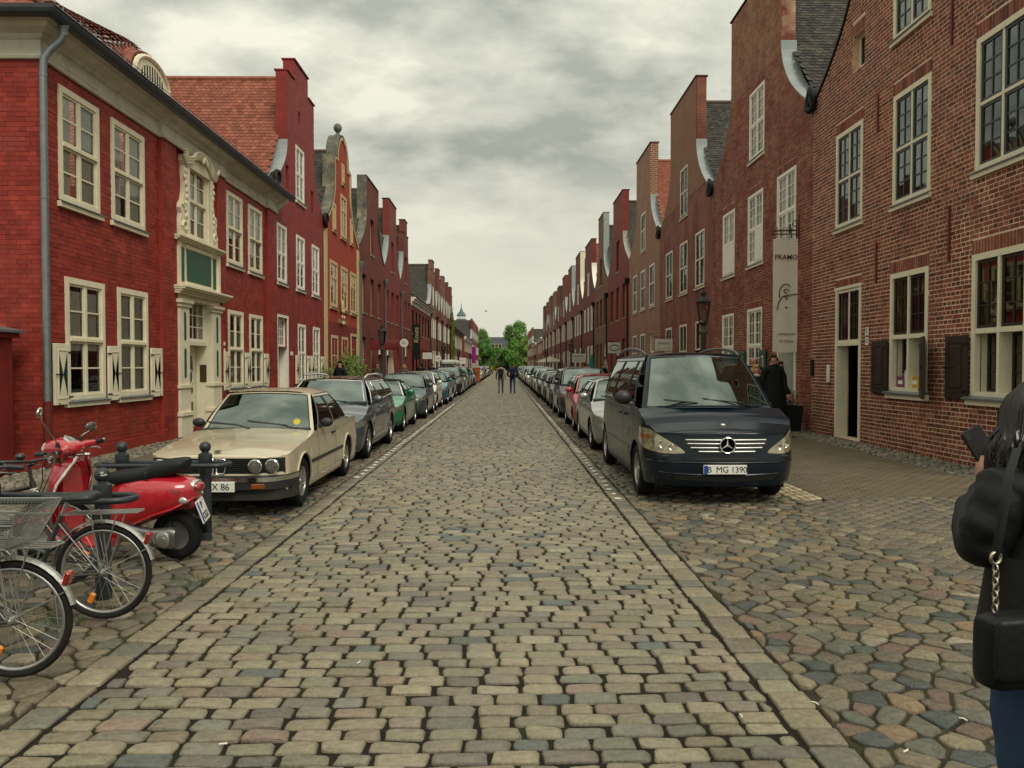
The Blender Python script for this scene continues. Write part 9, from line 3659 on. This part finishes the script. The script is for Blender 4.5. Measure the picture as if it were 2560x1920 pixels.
m_leaf = M('leaf', attr=True, rough=0.6)
rl = random.Random(9)
t = thing('planter', 'black square planter with dry plant beside the green shop door', 'planter', (7.0, 18.75, ground_z(7)))
MB().add([(-.19, -.19, 0), (.19, -.19, 0), (.19, .19, 0), (-.19, .19, 0), (-.24, -.24, .62), (.24, -.24, .62), (.24, .24, .62), (-.24, .24, .62), (-.20, -.20, .58), (.20, -.20, .58), (.20, .20, .58), (-.20, .20, .58)],
   [(0, 1, 5, 4), (1, 2, 6, 5), (2, 3, 7, 6), (3, 0, 4, 7), (4, 5, 9, 8), (5, 6, 10, 9), (6, 7, 11, 10), (7, 4, 8, 11), (8, 9, 10, 11)]).build('pot', m_signk, t)
b = MB()
leafy(b, (0, 0, .75), .16, .18, 160, .12, (0.16, 0.13, 0.05), rl)
b.build('foliage', m_leaf, t)
for k, (x, y, h) in enumerate(((-6.75, 29.9, 1.5), (-6.7, 30.9, 1.7), (-6.65, 32.1, 2.3), (-6.6, 33.3, 2.35), (-6.6, 34.6, 1.9))):
 t = thing('bamboo_tub', 'tub of %s bamboo on the pavement by the %s' % (('low', 'fuller low', 'tall', 'tallest', 'medium')[k], ('stepped red gable house', 'stepped red gable house', 'orange bell gable house', 'orange bell gable house', 'orange bell gable house')[k]), 'plant', (x, y, ground_z(x)), 0, 'bamboo tubs along the house fronts')
 MB().lathe([(.18, 0), (.24, .45), (.26, .46), (.24, .42), (0, .42)], n=14).build('tub', m_signk, t, smooth=50)
 st_ = MB()
 b = MB()
 for i in range(14):
  a = rl.uniform(0, 6.28)
  tip = Vector((math.cos(a) * rl.uniform(.1, .5), math.sin(a) * rl.uniform(.1, .5), h * rl.uniform(.75, 1.05)))
  st_.tube([(math.cos(a) * .1, math.sin(a) * .1, .4), tuple(tip)], .006, 4)
  for q in range(26):
   f = rl.uniform(.3, 1.0)
   p = Vector((math.cos(a) * .1, math.sin(a) * .1, .4)).lerp(tip, f)
   leafy(b, tuple(p), .10, .08, 1, .17, (0.13, 0.19, 0.045), rl, up=-.2)
 st_.build('stems', M('bamboo_stem', (0.16, 0.17, 0.06), 0.6), t)['kind'] = 'stuff'
 b.build('foliage', m_leaf, t)['kind'] = 'stuff'

# orange skip among the parked cars
t = thing('skip', 'orange steel skip standing in the parked row of the shuttered side', 'skip', (-3.35, 73.6, 0))
MB().add([(-.75, .3, .12), (.75, .3, .12), (.75, 2.6, .12), (-.75, 2.6, .12), (-.9, -.1, 1.5), (.9, -.1, 1.5), (.9, 3.0, 1.5), (-.9, 3.0, 1.5), (-.84, -.04, 1.5), (.84, -.04, 1.5), (.84, 2.94, 1.5), (-.84, 2.94, 1.5), (-.84, -.04, 1.1), (.84, -.04, 1.1), (.84, 2.94, 1.1), (-.84, 2.94, 1.1)],
   [(0, 1, 5, 4), (1, 2, 6, 5), (2, 3, 7, 6), (3, 0, 4, 7), (0, 3, 2, 1), (4, 5, 9, 8), (5, 6, 10, 9), (6, 7, 11, 10), (7, 4, 8, 11), (8, 9, 13, 12), (9, 10, 14, 13), (10, 11, 15, 14), (11, 8, 12, 15), (12, 13, 14, 15)]).build('skip_body', M('skip_orange', (0.42, 0.10, 0.015), 0.55, var=0.25, vscale=4), t)
for s in (-1, 1):
 for y in (.2, 1.4, 2.7):
  MB().bbox(s * .84 - .05, s * .84 + .05, y - .05, y + .05, .2, 1.55, .01).build('rib', MATS['skip_orange'], t)
MB().bbox(-.6, .6, .4, 2.5, 0, .12, .01).build('skid', m_blackp, t)


# trees closing the street
def tree(label, x, y, h, r, seed, col, n=2600, trunk=.22, low=.25, nc=22):
 rg = random.Random(seed)
 t = thing('street_tree', label, 'tree', (x, y, 0), 0, 'trees closing the end of the street')
 b = MB()
 b.tube([(0, 0, -.3), (.05, .03, h * .25), (.0, .1, h * .5), (.1, 0, h * .8)], [trunk, trunk * .8, trunk * .5, trunk * .12], 8)
 cl = []
 for i in range(nc):
  a, f = rg.uniform(0, 6.28), low + (.93 - low) * (i + rg.random()) / nc
  rr = r * math.sin(PI * min(1, .22 + (f - low) / (1 - low) * .70)) * rg.uniform(.35, .95)
  p = (rr * math.cos(a), rr * math.sin(a), h * f)
  b.tube([(0, .05, h * f * .62), (p[0] * .5, p[1] * .5, h * f * .82), p], [trunk * .35, trunk * .2, trunk * .05], 5)
  cl.append((p, r * rg.uniform(.28, .44)))
 b.build('trunk', M('bark', (0.07, 0.055, 0.04), 0.9, var=0.3, vscale=5), t, smooth=60)
 k = MB()
 for p, cr in cl:
  shade = rg.uniform(.75, 1.25)
  for i in range(n // len(cl)):
   d = Vector((rg.gauss(0, 1), rg.gauss(0, 1), rg.gauss(0, .8))).normalized() * cr * rg.uniform(.35, 1.05)
   q = Vector(p) + d
   s = rg.uniform(.16, .34)
   a1 = Vector((rg.gauss(0, 1), rg.gauss(0, 1), rg.gauss(0, 1))).normalized()
   a2 = a1.orthogonal().normalized()
   k.quad(tuple(q - a1 * s), tuple(q + a2 * s * .6), tuple(q + a1 * s), tuple(q - a2 * s * .6), 0, vcol(tuple(c_ * shade for c_ in col), .3, rg))
 k.build('crown', m_leaf, t)
 return t


tree('large spreading green tree behind the last houses of the van side', 3.9, 268, 17.6, 4.6, 1, (0.101, 0.216, 0.039), 9000, .4, .38, 34)
tree('green tree behind the last houses of the shuttered side', -8.6, 266, 14.6, 3.8, 2, (0.101, 0.203, 0.046), 6500, .35, .25, 26)
tree('low bushy tree across the end of the street before the van side', 4.6, 262, 9.4, 4.2, 3, (0.121, 0.257, 0.046), 7000, .22, .06, 28)
tree('low bushy tree across the end of the street before the shuttered side', -6.6, 262, 9.4, 3.4, 4, (0.088, 0.189, 0.039), 6000, .22, .06, 26)
tree('light green willow-like tree at the end of the van side', 7.6, 258, 11.5, 3.0, 5, (0.176, 0.284, 0.058), 5000, .22, .08, 22)
tree('small dark bush tree in the middle of the street end', -2.6, 268, 8.0, 4.0, 6, (0.081, 0.176, 0.036), 6000, .22, .05, 24)
tree('low dark green bush tree beside the middle of the street end', 1.4, 265, 8.6, 3.4, 7, (0.095, 0.203, 0.039), 5000, .22, .05, 22)
t = thing('manor_house', 'distant house with dark hipped roof and cream dormer between the trees', 'house', (-3.4, 300, 0))
MB().box(-14, 14, 0, 10, 0, 8.0).build('wall', M('cream_wall_far', (0.30, 0.25, 0.17), 0.8), t)
MB().add([(-14.5, -.5, 8.0), (14.5, -.5, 8.0), (14.5, 10.5, 8.0), (-14.5, 10.5, 8.0), (-10, 5, 13.0), (10, 5, 13.0)], [(0, 1, 5, 4), (1, 2, 5), (2, 3, 4, 5), (3, 0, 4)]).build('roof', M('grey_slate_roof', (0.06, 0.07, 0.075)), t)
MB().box(-2.2, 2.4, -.2, 3, 8.05, 10.3).build('dormer', MATS['cream_wall_far'], t)
for x in (-1.5, -.2, 1.1):
 MB().box(x, x + .8, -.26, -.205, 8.5, 9.9).build('window', m_dark, t)
for x in (-6, 4):
 MB().box(x, x + .9, 4.3, 5.3, 12, 14.2).build('chimney', m_brown, t)
# green-roofed lantern turret above the left row
t = thing('clock_turret', 'green copper lantern turret with spire above the far left roofs', 'tower', (-12.2, 216, 0))
MB().box(-3, 3, -3, 3, 0, 13.6).build('tower_base', m_redbrick, t)
m_cop = M('copper_green', (0.10, 0.17, 0.17), 0.6, var=0.2, vscale=1)
MB().lathe([(1.5, 13.6), (1.4, 14.6), (1.4, 14.8)], n=8).build('lantern_floor', m_cop, t)
for k in range(8):
 a = 2 * PI * (k + .5) / 8
 MB().tube([(.95 * math.cos(a), .95 * math.sin(a), 14.8), (.95 * math.cos(a), .95 * math.sin(a), 15.6)], .09, 6).build('column', m_white, t)
MB().lathe([(1.35, 15.6), (1.38, 15.7), (1.05, 16.3), (.85, 16.5), (.9, 16.56), (.55, 16.8), (.3, 17.4), (.15, 17.9), (.2, 18.0), (.08, 18.1), (.06, 18.5), (.17, 18.7), (.04, 18.9), (.03, 19.5), (0, 19.55)], n=8).build('spire', m_cop, t)
t = thing('flying_bird', 'small dark bird flying high over the far street', 'bird', (-2.0, 82, 7.5), .4)
loft([(-.18, 0, .01, .01), (-.08, 0, .05, .045), (.06, 0, .045, .04), (.14, .015, .025, .025), (.18, .01, .006, .006)], 8, 2).build('body', m_iron, t, smooth=60, fix=True)
for s in (-1, 1):
 MB().add([(-.06, 0, .02), (.07, 0, .02), (.05, s * .18, .07), (-.03, s * .34, .03), (-.07, s * .2, .05)], [(0, 1, 2, 4), (4, 2, 3)]).build('wing', m_iron, t)
# ---------------------------------------------------------------- lettering becomes plain mesh
_dg = bpy.context.evaluated_depsgraph_get()
for o in [o for o in COL.objects if o.type == 'FONT']:
 me = bpy.data.meshes.new_from_object(o.evaluated_get(_dg))
 me.name = 'lettering'
 n = bpy.data.objects.new('lettering', me)
 COL.objects.link(n)
 n.parent = o.parent
 n.location = o.location
 n.rotation_euler = o.rotation_euler
 bpy.data.objects.remove(o)
print('script seconds', round(time.time() - T0, 1), 'objects', len(COL.objects))
